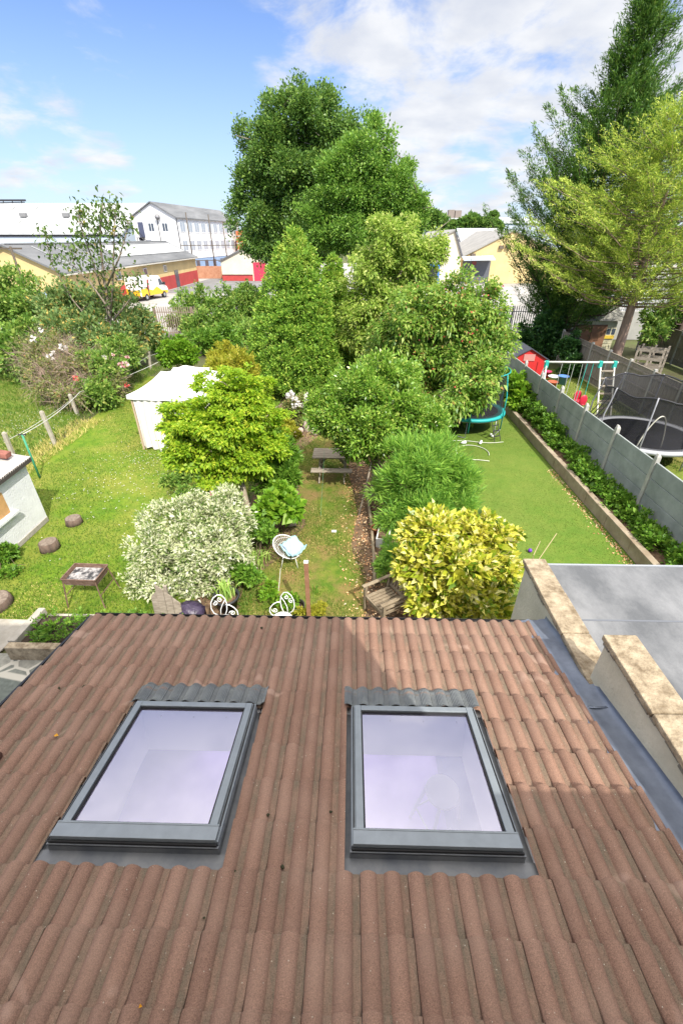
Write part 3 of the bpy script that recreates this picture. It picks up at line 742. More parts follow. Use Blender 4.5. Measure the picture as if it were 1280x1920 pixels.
mb = MB(); mb.box((2.703, 4.962, 2.25), (9.5, 4.99, 2.445)); mb.build('edge_trim', mat('grey_trim', (.33, .35, .38), .5, metal=.3), nb, bevel=.006)
mb = MB(); mb.box((2.703, -.3, 0), (9.4, 4.85, 2.28)); mb.build('wall', M_cren, nb)
mb = MB(); mb.box((2.703, 3.9, 2.4205), (9.5, 3.925, 2.4245)); mb.box((2.703, 2.6, 2.4205), (9.5, 2.625, 2.4245)); mb.box((2.703, 1.3, 2.4205), (9.5, 1.325, 2.4245)); mb.build('felt_lap', mat('felt_lap', (.13, .14, .16), .7), nb)

# the main house behind the camera, whose dormer throws the shade over the lower tiles
mh = thing('main_house', 'rendered main house rising behind the tiled extension, with a box dormer', 'house', (0, -4, 0))
mb = MB(); mb.box((-6, -8, 0), (7.5, -.35, 5.2)); mb.build('wall', M_rend, mh)
mb = MB(); mb.prism([(-6.2, -.2, 5.2), (-6.2, -4.2, 8.6), (-6.2, -8.2, 5.2)], (13.9, 0, 0)); mb.build('roof', mat('slate', (.09, .09, .10), .7), mh)
mb = MB(); mb.box((-5, -4.2, 5.5), (2.15, -.45, 7.75)); mb.build('dormer', mat('tile_hanging', (.2, .2, .22), .7), mh)
# ------------------------------------------------------------------ industrial estate beyond the gardens
M_yel = mat('yellow_painted_wall', (.62, .47, .22), .85, var=.10, scale=.5)
M_cream = mat('cream_painted_wall', (.66, .59, .44), .85, var=.10, scale=.5)
M_red = mat('red_painted_wall', (.42, .055, .05), .8, var=.12, scale=1)
M_roofg = mat('grey_sheet_roof', (.105, .11, .115), .8, col2=(.19, .195, .20), scale=.45, stretch=(1, .25, 1))
M_roofw = mat('white_sheet_roof', (.33, .34, .34), .7, col2=(.44, .45, .45), scale=.5, stretch=(1, .06, .06))
M_wwall = mat('white_rendered_wall', (.72, .72, .71), .8, var=.06, scale=.4)
M_bwall = mat('pale_blue_cladding', (.44, .50, .57), .7, var=.05, scale=.2)
M_blue = mat('blue_painted_wall', (.24, .34, .50), .8, var=.08, scale=.5)
M_win = mat('window_glass', (.06, .075, .10), .15, spec=.6)
M_winl = mat('blinded_window', (.33, .38, .43), .3, spec=.6)
M_brick = mat('red_brick_wall', (.34, .15, .085), .9, col2=(.46, .24, .15), scale=2.2, bump=.3)
M_dark = mat('dark_metal', (.03, .03, .035), .6)
M_pole = mat('pole_wood', (.10, .08, .06), .9)
M_galv = mat('galvanised_steel', (.38, .39, .40), .5, metal=.4, var=.12, scale=6)

# long yellow unit on the left
yb = thing('yellow_workshop', 'long low yellow workshop with grey sheet roof and red painted base behind the van', 'building', (-31, 65, 0))
xe, xr, xo, ze, zr, y0, y1 = -26.7, -31.2, -36.5, 3.72, 5.75, 45.0, 85.0
mb = MB(); mb.prism([(xe, y0, 1.75), (xe, y0, ze), (xr, y0, zr), (xo, y0, 3.3), (xo, y0, 0), (xe - .0, y0, 0)], (0, y1 - y0, 0)); mb.build('wall', M_yel, yb)
mb = MB(); mb.box((xe + .003, y0 + 5, 0), (xe + .05, y1, 1.7)); mb.build('red_base', M_red, yb)
mb = MB(); mb.prism([(xe + .45, y0 - .35, ze - .22), (xe + .45, y0 - .35, ze - .05), (xr, y0 - .35, zr + .17), (xr, y0 - .35, zr)], (0, y1 - y0 + .6, 0)); mb.prism([(xr, y0 - .35, zr), (xr, y0 - .35, zr + .17), (xo - .4, y0 - .35, 3.42), (xo - .4, y0 - .35, 3.25)], (0, y1 - y0 + .6, 0)); mb.build('roof', M_roofg, yb)
mb = MB()
def onroof(x, h): return ze - .05 + (zr + .17 - ze + .05) * (xe + .45 - x) / (xe + .45 - xr) + h
mb.prism([(xe - 1.2, 60, onroof(xe - 1.2, .05)), (xe - 3.6, 60, onroof(xe - 3.6, .05)), (xe - 3.6, 84, onroof(xe - 3.6, .05)), (xe - 1.2, 84, onroof(xe - 1.2, .05))], (0, 0, .04)); mb.build('white_roof_sheet', M_roofw, yb)
mb = MB()
for y in (48, 51.5, 55): mb.prism([(xe - .2, y, onroof(xe - .2, .03)), (xe - 3.9, y, onroof(xe - 3.9, .03)), (xe - 3.9, y + .12, onroof(xe - 3.9, .03)), (xe - .2, y + .12, onroof(xe - .2, .03))], (0, 0, .06))
mb.bar((xr, y0, zr + .2), (xr, y1, zr + .2), .35, .1); mb.build('roof_batten', mat('pale_flashing', (.34, .35, .35), .7), yb)
mb = MB(); mb.bar((xe + .5, y0 - .3, ze - .22), (xe + .5, y1 + .2, ze - .22), .12, .12); mb.build('gutter', mat('white_gutter', (.55, .52, .45), .6), yb)
for y in (55.5, 63, 70): mb = MB(); mb.box((xe + .004, y, 2.3), (xe + .09, y + 1.1, 3.1)); mb.box((xe + .09, y + .08, 2.36), (xe + .1, y + 1.02, 3.04), 1); mb.build('window', [M_wpaint, M_win], yb)
mb = MB(); mb.box((xe + .051, 74, 0), (xe + .12, 75.4, 2.25)); mb.build('door', M_win, yb)
sg = MB(); sg.box((-35, y0 - .12, 1.5), (-28.6, y0 - .003, 2.1)); sg.build('sign_board', mat('blue_white_board', (.35, .45, .62), .6), yb)
for x in (-29.2, -34): mb = MB(); mb.box((x, y0 - .25, 2.9), (x + .3, y0 - .003, 3.15)); mb.build('flood_lamp', M_dark, yb)

# white three storey office block
wb_ = thing('office_block', 'white three storey office block with grey hipped roof and rows of windows', 'building', (0, 0, 0))
A = D(344.5, 497, 101); A.z = 0; ang = R(8.2); ux = Vector((math.sin(ang), math.cos(ang), 0)); vx = Vector((-ux.y, ux.x, 0)); LN = 33; WD = 9.3
zE = D(344.5, 408, 101).z; zR_ = zE + 2.4
wb_.location = A
def WP(u, v, z): return A + ux * u + vx * v + Vector((0, 0, z))
mb = MB(); mb.prism([WP(0, 0, 0), WP(0, 0, zE), WP(0, WD / 2, zR_), WP(0, WD, zE), WP(0, WD, 0)], ux * LN); mb.build('wall', M_wwall, wb_)
mb = MB(); o_ = .35
mb.prism([WP(-.4, -o_, zE - .12), WP(-.4, -o_, zE + .08), WP(-.4, WD / 2, zR_ + .22), WP(-.4, WD / 2, zR_ + .04)], ux * (LN + .8)); mb.prism([WP(-.4, WD / 2, zR_ + .04), WP(-.4, WD / 2, zR_ + .22), WP(-.4, WD + o_, zE + .08), WP(-.4, WD + o_, zE - .12)], ux * (LN + .8)); mb.build('roof', M_roofg, wb_)
mb = MB(); mb.prism([WP(.3, -.02, 0), WP(LN, -.02, 0), WP(LN, -.02, 2.65), WP(.3, -.02, 2.65)], -vx * .06); mb.build('blue_base', M_blue, wb_)
mb = MB(); mb.prism([WP(.0, -.03, 2.7), WP(LN, -.03, 2.7), WP(LN, -.03, 2.85), WP(0, -.03, 2.85)], -vx * .12); mb.build('ledge', M_wpaint, wb_)
def wwin(u, z, w, h, v=0, axis='u', m=M_winl):
    mb = MB()
    if axis == 'u':
        mb.prism([WP(u, -.02, z), WP(u + w, -.02, z), WP(u + w, -.02, z + h), WP(u, -.02, z + h)], -vx * .05, 0)
        e = .12
        for k in range(2):
            a = u + e + k * (w - e) / 2; mb.prism([WP(a, -.072, z + e), WP(a + (w - 3 * e) / 2, -.072, z + e), WP(a + (w - 3 * e) / 2, -.072, z + h - e), WP(a, -.072, z + h - e)], -vx * .01, 1)
    else:
        e = .1
        mb.prism([WP(-.02, v, z), WP(-.02, v + w, z), WP(-.02, v + w, z + h), WP(-.02, v, z + h)], -ux * .05, 0)
        for k in range(2):
            a = v + e + k * (w - e) / 2; mb.prism([WP(-.072, a, z + e), WP(-.072, a + (w - 3 * e) / 2, z + e), WP(-.072, a + (w - 3 * e) / 2, z + h - e), WP(-.072, a, z + h - e)], -ux * .01, 1)
    mb.build('window', [M_wpaint, m], wb_)
for k in range(10):
    for z in (zE - 2.4, zE - 5.6): wwin(1.0 + 3.2 * k, z, 2.3, 1.9)
for v in (1.9, 4.8):
    for z in (zE - 2.3, zE - 5.5): wwin(0, z, 1.25, 1.5, v=v, axis='v', m=M_win)
for (v, z) in ((7.1, zE - 3.2), (6.0, zE - 6.2)):
    mb = MB(); mb.prism([WP(-.02, v, z), WP(-.02, v + 1.1, z), WP(-.02, v + 1.1, z + 2.5), WP(-.02, v, z + 2.5)], -ux * .08); mb.build('door', mat('navy_door', (.07, .08, .13), .6), wb_)
for k in range(7):
    u = 1.5 + 4.3 * k; mb = MB(); mb.prism([WP(u, -.085, .3), WP(u + 1.7, -.085, .3), WP(u + 1.7, -.085, 2.2), WP(u, -.085, 2.2)], -vx * .02); mb.build('window', M_win, wb_)
# iron escape stair on the gable
mb = MB(); p = WP(-.7, 7.9, zE - 3.4); q = WP(-.7, 5.4, zE - 6.3)
mb.bar(p, q, .9, .2); mb.bar(p + Vector((0, 0, 1)), q + Vector((0, 0, 1)), .08, .08); mb.bar(WP(-.7, 8.4, zE - 3.3), WP(-.7, 7.2, zE - 3.3), 1.2, .12)
for t in (0, .25, .5, .75, 1): mb.bar(p.lerp(q, t), p.lerp(q, t) + Vector((0, 0, 1)), .07, .07)
mb.bar(WP(-1.2, 8.2, 0), WP(-1.2, 8.2, zE - 3.3), .1, .1)
mb.build('escape_stair', M_dark, wb_)
for (v, d) in ((3.9, 0),): mb = MB(); mb.tube([WP(-.1, v, 0), WP(-.1, v, zE + .4)], .07, 6); mb.build('drain_pipe', M_dark, wb_)
mb = MB(); mb.tube([WP(-.05, -.08, 0), WP(-.05, -.08, zE - .1)], .09, 6); mb.build('drain_pipe', M_dark, wb_)
mb = MB(); mb.lathe([(.0, 0), (.3, .05), (.5, .16)], n=14); dd = mb.build('satellite_dish', mat('dish_grey', (.3, .3, .31), .5), wb_, smooth=True, world_space=False); dd.location = WP(-.35, 3.6, zE + .1) - A; dd.rotation_euler = (R(80), 0, R(20))

# two line poles standing in front of the facade
def pole(p, h, arms, label, r=.13):
    t = thing('utility_pole', label, 'pole', p, 0, 'poles on the estate')
    mb = MB(); mb.tube([p, p + Vector((0, 0, h))], [r, r * .75], 8); mb.build('shaft', M_pole, t, smooth=True)
    for (z, w, a) in arms:
        mb = MB(); d = Vector((math.cos(a), math.sin(a), 0)) * w / 2; mb.bar(p + Vector((0, 0, z)) - d, p + Vector((0, 0, z)) + d, .1, .12); mb.build('crossarm', M_pole, t)
    return t
for (px, Y, top, lb) in ((367, 93, 398, 'dark line pole with two crossarms before the white block'), (406, 94, 402, 'second line pole, right along the white office facade'), (430, 95, 415, 'third thin pole at the right end of the white facade')):
    p = D(px, 520, Y); p.z = 0; pole(p, D(px, top, Y).z, [(5.2, 3.6, .3), (2.8, 4.6, .3)], lb, .12)
p = D(43, 530, 41); p.z = 0; pole(p, D(27, 462, 41).z, [(D(27, 466, 41).z, 1.7, .1)], 'wooden telegraph pole with one crossarm before the yellow gable', .12)

# white warehouse far behind
wh = thing('warehouse', 'huge white roofed warehouse with pale blue walls at the far left', 'building', (-75, 158, 0))
p0 = D(228, 437, 150); p1 = D(283, 383.5, 172); XLf = -170
mb = MB(); mb.prism([(XLf, 150, 0), (XLf, 150, p0.z), (XLf, 172, p1.z), (XLf, 196, p0.z), (XLf, 196, 0)], (p0.x - XLf, 0, 0)); mb.build('wall', M_bwall, wh)
mb = MB(); mb.prism([(XLf, 149.3, p0.z - .4), (XLf, 149.3, p0.z), (XLf, 172, p1.z + .4), (XLf, 172, p1.z)], (p0.x - XLf + .5, 0, 0)); mb.build('roof', M_roofw, wh)
M_rlight = mat('rooflight', (.42, .44, .41), .6); M_rvent = mat('roof_vent', (.2, .2, .2), .7)
mb = MB()
def wr(x, t, h=.5): return Vector((x, 149.3 + 22.7 * t, p0.z + (p1.z + .4 - p0.z) * t + h * .2))
for k in range(12):
    x = p0.x - 6 - 7.5 * k
    for (t, sz) in ((.30, 2.6), (.74, 2.6)):
        a = wr(x, t); b = wr(x + sz, t); c = wr(x + sz, t + .12); d = wr(x, t + .12); mb = MB(); mb.prism([a, b, c, d], (0, 0, .06)); mb.build('rooflight', M_rlight, wh)
for k in (1, 2.5, 3.1, 5.0, 6.3, 7.4, 9.1):
    x = p0.x - 7 * k; a = wr(x, .50); mb = MB(); mb.box((a.x, a.y - .6, a.z), (a.x + 1.9, a.y + .6, a.z + 1.0)); mb.build('roof_vent', M_rvent, wh)
mb = MB(); mb.box((XLf, 149.85, p0.z - .9), (p0.x + .2, 149.99, p0.z - .45)); mb.build('gutter', M_dark, wh)
for k in range(9):
    x = p0.x - 5 - 9 * k; mb = MB(); mb.box((x, 149.93, 3.4), (x + 3.2, 149.99, 4.3)); mb.build('window', M_win, wh)
q = thing('roof_plant', 'dark pipework frame on the far warehouse ridge at the left', 'plant', D(20, 384, 172))
mb = MB(); c = D(20, 384, 172)
for dx in (-5, -2, 1, 4): mb.bar(c + Vector((dx, 0, 0)), c + Vector((dx, 0, 1.3)), .2, .2)
mb.bar(c + Vector((-6, 0, 1.2)), c + Vector((5.5, 0, 1.2)), .4, .5); mb.bar(c + Vector((-6, 0, .5)), c + Vector((5, 0, .7)), .25, .25); mb.build('pipework', M_dark, q)

# brick wall, small yellow and red unit
bw_ = MB(); a = D(357, 522, 91); b = D(425, 522, 91); bw_.box((a.x, 91, 0), (b.x, 91.3, D(380, 499, 91).z)); o = bw_.build('brick_wall', M_brick); tag(o, 'low red brick wall across the end of the estate road', 'wall')
tm = MB(); a = D(345, 522, 86); tm.box((a.x - .8, 86, 0), (a.x + .5, 86.2, 3.0)); o = tm.build('timber_gate', mat('dark_timber', (.07, .055, .035), .9)); tag(o, 'dark timber gate between the yellow workshop and brick wall', 'gate')
su = thing('small_workshop', 'small cream gabled workshop with red base and red shutter beside the big tree', 'building', (-15, 86, 0))
a = D(418.5, 527, 86); xl = a.x; ze_ = D(418, 488, 86).z; xa = xl + 7.5; za = ze_ + 3.1
mb = MB(); mb.prism([(xl, 86, 0), (xl, 86, ze_), (xa, 86, za), (xl + 15, 86, ze_), (xl + 15, 86, 0)], (0, 20, 0)); mb.build('wall', M_cream, su)
mb = MB(); mb.prism([(xl - .3, 85.7, ze_ - .25), (xl - .3, 85.7, ze_ - .05), (xa, 85.7, za + .2), (xa, 85.7, za)], (0, 20.6, 0)); mb.prism([(xa, 85.7, za), (xa, 85.7, za + .2), (xl + 15.3, 85.7, ze_ - .05), (xl + 15.3, 85.7, ze_ - .25)], (0, 20.6, 0)); mb.build('roof', M_roofg, su)
zr_ = D(450, 516, 86).z
mb = MB(); mb.box((xl - .02, 85.94, 0), (D(474, 516, 86).x, 85.997, zr_)); mb.build('red_base', M_red, su)
mb = MB(); mb.box((D(475, 500, 86).x, 85.9, 0), (D(500, 500, 86).x, 85.997, D(485, 492, 86).z)); mb.build('shutter', mat('red_shutter', (.5, .04, .08), .6), su)
mb = MB(); mb.bar((xl - .03, 85.95, zr_ + .05), (D(474, 516, 86).x, 85.95, zr_ + .05), .1, .12); mb.build('band', M_dark, su)
rb = thing('brick_house', 'orange brick building with dark bands behind the white office block', 'building', D(462, 480, 128))
mb = MB(); a = D(449, 500, 128); b = D(540, 500, 128); zt = D(455, 433, 128).z
mb.box((a.x, 128, 0), (b.x, 140, zt)); mb.build('wall', mat('orange_brick', (.42, .13, .05), .9, var=.2, scale=1), rb)
mb = MB()
for k in range(5): mb.box((a.x, 127.93, zt - 1.2 - 1.5 * k), (b.x, 127.997, zt - .95 - 1.5 * k))
mb.build('band', mat('pale_band', (.5, .45, .38), .8), rb)

# saw-tooth units on the right
YS = 78.0
def poly(pts, Y): return [tuple(D(px, py, Y)) for px, py in pts]
un = thing('cream_unit', 'cream workshop end wall painted 17 with a dark opening below a blue shutter box', 'building', (0, 0, 0)); un.location = D(830, 520, YS); un.location.z = 0
gl = D(700, 500, YS); g17 = [(D(722, 490, YS).x, YS, 0), (D(722, 490, YS).x, YS, D(722, 495, YS).z), tuple(D(852, 433, YS)), tuple(D(864, 481, YS)), (D(861, 520, YS).x, YS, 0)]
mb = MB(); mb.prism(g17, (0, 26, 0)); mb.build('wall', M_cream, un)
mb = MB(); a, b, c = Vector(g17[1]), Vector(g17[2]), Vector(g17[3]); e = Vector((0, -.3, 0)); up_ = Vector((0, 0, .22))
mb.prism([a + e, a + e + up_, b + e + up_, b + e], (0, 26.5, 0)); mb.build('roof', mat('weathered_sheet', (.24, .235, .22), .85, col2=(.33, .32, .30), scale=.6), un)
mb = MB(); mb.prism([b + e, b + e + up_, c + e + up_ + Vector((.15, 0, 0)), c + e], (0, 26.5, 0)); mb.build('dark_verge', mat('verge', (.11, .11, .12), .8), un)
mb = MB(); a = D(790, 497, YS); b = D(824, 497, YS); mb.box((a.x, YS - .35, D(800, 499, YS).z), (b.x, YS - .003, D(800, 493, YS).z)); mb.build('shutter_box', mat('bright_blue', (.04, .20, .62), .5), un)
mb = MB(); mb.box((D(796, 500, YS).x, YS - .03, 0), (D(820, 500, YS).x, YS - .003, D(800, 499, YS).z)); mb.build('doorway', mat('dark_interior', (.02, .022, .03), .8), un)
mb = MB(); mb.box((D(820.5, 500, YS).x, YS - .3, 0), (D(824, 500, YS).x, YS - .003, D(800, 499, YS).z)); mb.build('door_post', mat('blue_post', (.05, .16, .5), .5), un)
mb = MB(); mb.box((D(813, 505, YS).x, YS - .05, D(812, 506, YS).z), (D(818, 505, YS).x, YS - .031, D(812, 503, YS).z)); mb.build('notice', M_red, un)
def text_obj(s, p, size, m, parent, name='lettering', rot=(math.pi / 2, 0, 0)):
    c = bpy.data.curves.new(name, 'FONT'); c.body = s; c.size = size; c.align_x = 'CENTER'; c.align_y = 'CENTER'; c.extrude = .02; c.offset = .025; c.materials.append(m)
    tmp = bpy.data.objects.new(name, c); COL.objects.link(tmp)
    me = bpy.data.meshes.new_from_object(tmp.evaluated_get(bpy.context.evaluated_depsgraph_get())); bpy.data.objects.remove(tmp)
    o = bpy.data.objects.new(name, me); COL.objects.link(o); o.parent = parent; o.location = Vector(p) - rloc(parent); o.rotation_euler = rot; return o
p = D(836, 463, YS); text_obj('17', (p.x, YS - .06, p.z), .95, M_dark, un, 'unit_number')
u2 = thing('yellow_unit', 'yellow gabled workshop with grey slope roof and pale canopy right of the cream unit', 'building', (0, 0, 0)); Y2 = 82.0; u2.location = D(920, 520, Y2); u2.location.z = 0
pr = [(D(866, 520, Y2).x, Y2, 0), tuple(D(866, 482, Y2)), tuple(D(962, 433, Y2)), tuple(D(1060, 480, Y2)), (D(1060, 520, Y2).x, Y2, 0)]
mb = MB(); mb.prism(pr, (0, 30, 0)); mb.build('wall', M_yel, u2)
a, b, c = Vector(pr[1]), Vector(pr[2]), Vector(pr[3])
mb = MB(); mb.prism([a + e, a + e + up_, b + e + up_, b + e], (0, 30.5, 0)); mb.prism([b + e, b + e + up_, c + e + up_, c + e], (0, 30.5, 0)); mb.build('roof', bpy.data.materials['weathered_sheet'], u2)
mb = MB(); mb.prism([tuple(D(864, 482, Y2) + Vector((0, -.4, 0))), tuple(D(922, 480, Y2) + Vector((0, -.4, 0))), tuple(D(922, 487, Y2) + Vector((0, -2, 0))), tuple(D(864, 488, Y2) + Vector((0, -2, 0)))], (0, 0, .1)); mb.build('canopy', mat('pale_canopy', (.42, .47, .52), .6), u2)
mb = MB(); mb.box((D(866, 500, Y2).x, Y2 - .05, 0), (D(918, 500, Y2).x, Y2 - .003, D(880, 489, Y2).z)); mb.build('shop_front', mat('dark_front', (.10, .105, .12), .6), u2)
mb = MB(); mb.box((D(883, 500, Y2).x, Y2 - .12, D(883, 497, Y2).z), (D(891, 500, Y2).x, Y2 - .051, D(883, 490, Y2).z)); mb.build('door_panel', mat('maroon', (.2, .05, .05), .6), u2)
for (px, py) in ((939, 463), (951, 462), (886, 478)):
    mb = MB(); c = D(px, py, Y2); mb.box((c.x - .35, Y2 - .4, c.z - .25), (c.x + .35, Y2 - .003, c.z + .2)); mb.build('wall_lamp', mat('lamp_bronze', (.13, .10, .07), .6), u2)
vr = thing('white_roofed_unit', 'white sheet roof showing in the valley between the cream and yellow units', 'building', (0, 0, 0)); Y3 = 108; vr.location = D(890, 450, Y3); vr.location.z = 0
a = D(855, 431, Y3); b = D(934, 430, Y3)
mb = MB(); mb.box((a.x, Y3 - 12, 0), (b.x, Y3, 3.5)); mb.build('wall', M_cream, vr)
mb = MB(); mb.prism([(a.x, Y3 - 14, 2.2), (b.x, Y3 - 14, 2.2), (b.x, Y3, b.z), (a.x, Y3, b.z)], (0, 0, .2)); mb.build('roof', M_roofw, vr)
# far sheds on the skyline
def shed(pl_, Yf, name, label, wall, roof, depth=30):
    t = thing(name, label, 'building', (0, 0, 0), 0, 'far sheds on the skyline'); (x0, x1, yr, ye) = pl_
    a = D(x0, ye, Yf); b = D(x1, ye, Yf); r = D((x0 + x1) / 2, yr, Yf + depth / 2); t.location = (a.x, Yf, 0)
    mb = MB(); mb.box((a.x, Yf, 0), (b.x, Yf + depth, a.z)); mb.build('wall', wall, t)
    mb = MB(); mb.prism([(a.x - 1, Yf - .5, a.z), (a.x - 1, Yf + depth / 2, r.z), (a.x - 1, Yf + depth + .5, a.z)], (b.x - a.x + 2, 0, 0)); mb.build('roof', roof, t)
M_bl2 = mat('slate_blue_cladding', (.30, .37, .42), .7); M_rf2 = mat('silver_sheet_roof', (.42, .45, .47), .6, var=.1, scale=.2)
shed((812, 832, 413, 424), 175, 'far_shed', 'small pale roofed shed at the left of the far skyline', M_bl2, M_rf2)
shed((826, 880, 407, 422), 205, 'far_shed', 'slate blue shed with a brown tank on the far skyline', M_bl2, M_rf2)
shed((885, 1120, 408, 419), 215, 'far_shed', 'long silver roofed shed on the far skyline behind trees', M_bwall, M_rf2, 40)
t = thing('roof_tank', 'brown louvred tank on top of the far slate blue shed', 'tank', D(852, 408, 218)); c = D(852, 406, 218)
mb = MB(); mb.box((c.x - 2.6, 218, c.z - 2), (c.x - .2, 221, c.z + 2.3)); mb.box((c.x + .1, 218, c.z - 2), (c.x + 2.6, 221, c.z + 2.1)); mb.build('tank', mat('brown_louvre', (.22, .18, .15), .8), t)

# delivery van
M_vw = mat('van_white', (.78, .78, .76), .35, coat=.3); M_vy = mat('van_yellow', (.80, .46, .03), .35, coat=.3); M_tyre = mat('tyre', (.02, .02, .02), .8); M_vr = mat('van_red', (.55, .03, .04), .4)
vp = G(281, 560); ang = math.atan2(.97, .24)
vn = thing('delivery_van', 'white and yellow delivery van with red stripe parked by the yellow workshop', 'van', (vp.x, vp.y, 0), ang)
# local: x forward, y left ; total length 5.4, width 2.0, height 2.5
prof = [(-2.7, .45), (-2.72, 1.2), (-2.62, 2.42), (-2.4, 2.52), (1.1, 2.5), (1.35, 2.42), (1.95, 1.5), (2.55, 1.22), (2.72, .95), (2.72, .45)]
mb = MB(); mb.prism([(x, -1, z) for x, z in prof], (0, 2, 0)); mb.build('body', M_vw, vn, bevel=.08, world_space=False)
for s in (-1, 1):
    y = s * 1.004
    mb = MB(); mb.prism([(-2.6, y, .5), (-2.6, y, 1.25), (-1.6, y, 1.3), (-.4, y, 1.0), (.5, y, 1.35), (1.4, y, .85), (2.6, y, .8), (2.6, y, .5)], (0, s * .01, 0)); mb.build('yellow_livery', M_vy, vn, world_space=False)
    mb = MB(); mb.prism([(-1.5, y + s * .011, 1.15), (-1.15, y + s * .011, 2.2), (-.9, y + s * .011, 2.2), (-1.1, y + s * .011, 1.1)], (0, s * .004, 0)); mb.build('red_stripe', M_vr, vn, world_space=False)
    mb = MB(); mb.prism([(1.0, y, 1.45), (1.0, y, 2.15), (1.4, y, 2.15), (1.85, y, 1.45)], (0, s * .012, 0)); mb.build('side_window', M_win, vn, world_space=False)
    mb = MB(); mb.box((-1.3, min(y, y + s * .03), .5), (-1.15, max(y, y + s * .03), 1.9)); mb.build('door_seam', M_dark, vn, world_space=False)
    mb = MB(); mb.box((1.75, s * 1.02 if s > 0 else -1.25, 1.45), (1.95, 1.25 if s > 0 else -1.02, 1.75)); mb.build('wing_mirror', M_dark, vn, world_space=False)
    for x in (-1.75, 1.75):
        mb = MB(); mb.tube([(x, s * .78, .36), (x, s * 1.03, .36)], .36, 18); w = mb.build('wheel', M_tyre, vn, world_space=False)
        mb = MB(); mb.tube([(x, s * 1.0, .36), (x, s * 1.035, .36)], .2, 14); mb.build('rim', M_galv, w, world_space=False)
mb = MB(); mb.prism([(-2.725, -.9, .55), (-2.74, -.9, 1.2), (-2.735, .2, 1.1), (-2.74, .9, 1.35), (-2.725, .9, .55)], (-.02, 0, 0)); mb.build('yellow_tail', M_vy, vn, world_space=False)
mb = MB(); mb.box((-2.85, -.98, .35), (-2.7, .98, .55)); mb.build('bumper', M_dark, vn, world_space=False)
mb = MB(); mb.box((-2.86, -.8, .40), (-2.851, .8, .48)); mb.build('number_plate', mat('plate', (.6, .25, .3), .5), vn, world_space=False)
mb = MB(); mb.prism([(1.40, -.9, 2.36), (1.93, -.9, 1.56), (1.95, -.9, 1.57), (1.42, -.9, 2.37)], (0, 1.8, 0)); mb.build('windscreen', M_win, vn, world_space=False)
# white cars behind the shrubs in the yard
def car(px, py, rz, col, label):
    p = G(px, py); c = thing('parked_car', label, 'car', (p.x, p.y, 0), rz, 'cars parked in the estate yard'); m = mat('car_paint', col, .3, coat=.4)
    prof = [(-2.1, .3), (-2.15, .8), (-1.75, .95), (-1.2, 1.42), (.4, 1.45), (1.1, .98), (2.0, .82), (2.15, .55), (2.1, .3)]
    mb = MB(); mb.prism([(x, -.85, z) for x, z in prof], (0, 1.7, 0)); mb.build('body', m, c, bevel=.07, world_space=False)
    for s in (-1, 1):
        mb = MB(); mb.prism([(-1.5, s * .852, .98), (-1.1, s * .852, 1.33), (.35, s * .852, 1.36), (.95, s * .852, .98)], (0, s * .01, 0)); mb.build('side_window', M_win, c, world_space=False)
        for x in (-1.3, 1.35): mb = MB(); mb.tube([(x, s * .68, .31), (x, s * .88, .31)], .31, 14); mb.build('wheel', M_tyre, c, world_space=False)
    mb = MB(); mb.prism([(.45, -.75, 1.46), (1.12, -.75, 1.0), (1.15, -.75, 1.02), (.48, -.75, 1.48)], (0, 1.5, 0)); mb.build('windscreen', M_win, c, world_space=False)
    mb = MB(); mb.prism([(-1.79, -.75, .97), (-1.24, -.75, 1.43), (-1.27, -.75, 1.45), (-1.82, -.75, .99)], (0, 1.5, 0)); mb.build('rear_window', M_win, c, world_space=False)
car(1180, 572, .2, (.75, .76, .78), 'white car behind the palisade fence right of the cedar trunk'); car(1120, 575, 1.3, (.3, .32, .36), 'grey car behind the palisade fence left of the cedar trunk')

# ------------------------------------------------------------------ garden things
M_wood = mat('weathered_wood', (.20, .165, .125), .85, col2=(.36, .31, .25), scale=5, bump=.4, bscale=30, stretch=(1, 6, 6))
M_woodb = mat('brown_stained_wood', (.22, .105, .055), .75, col2=(.32, .17, .10), scale=6, bump=.3, bscale=25)
M_wood2 = mat('old_teak', (.17, .13, .085), .85, col2=(.30, .245, .17), scale=6, bump=.4, bscale=40)
M_iron = mat('white_painted_iron', (.74, .74, .73), .5)
M_cpost = mat('concrete_post', (.38, .37, .34), .9, var=.15, scale=5, bump=.3)
M_cpan = mat('grey_concrete_panel', (.21, .235, .225), .9, col2=(.31, .335, .325), scale=1.6, bump=.25, bscale=25, lo=.38, hi=.64, detail=8)
M_feather = mat('grey_closeboard', (.19, .165, .13), .9, col2=(.30, .27, .23), scale=3, stretch=(4, 4, .6), bump=.3, bscale=12)
M_canvas = mat('cream_canvas', (.70, .66, .60), .9, var=.04, scale=3)
M_teal = mat('teal_vinyl', (.02, .34, .34), .5); M_mat = mat('trampoline_mat', (.02, .02, .024), .95, spec=.06)
M_green = mat('green_paint', (.05, .28, .16), .6)

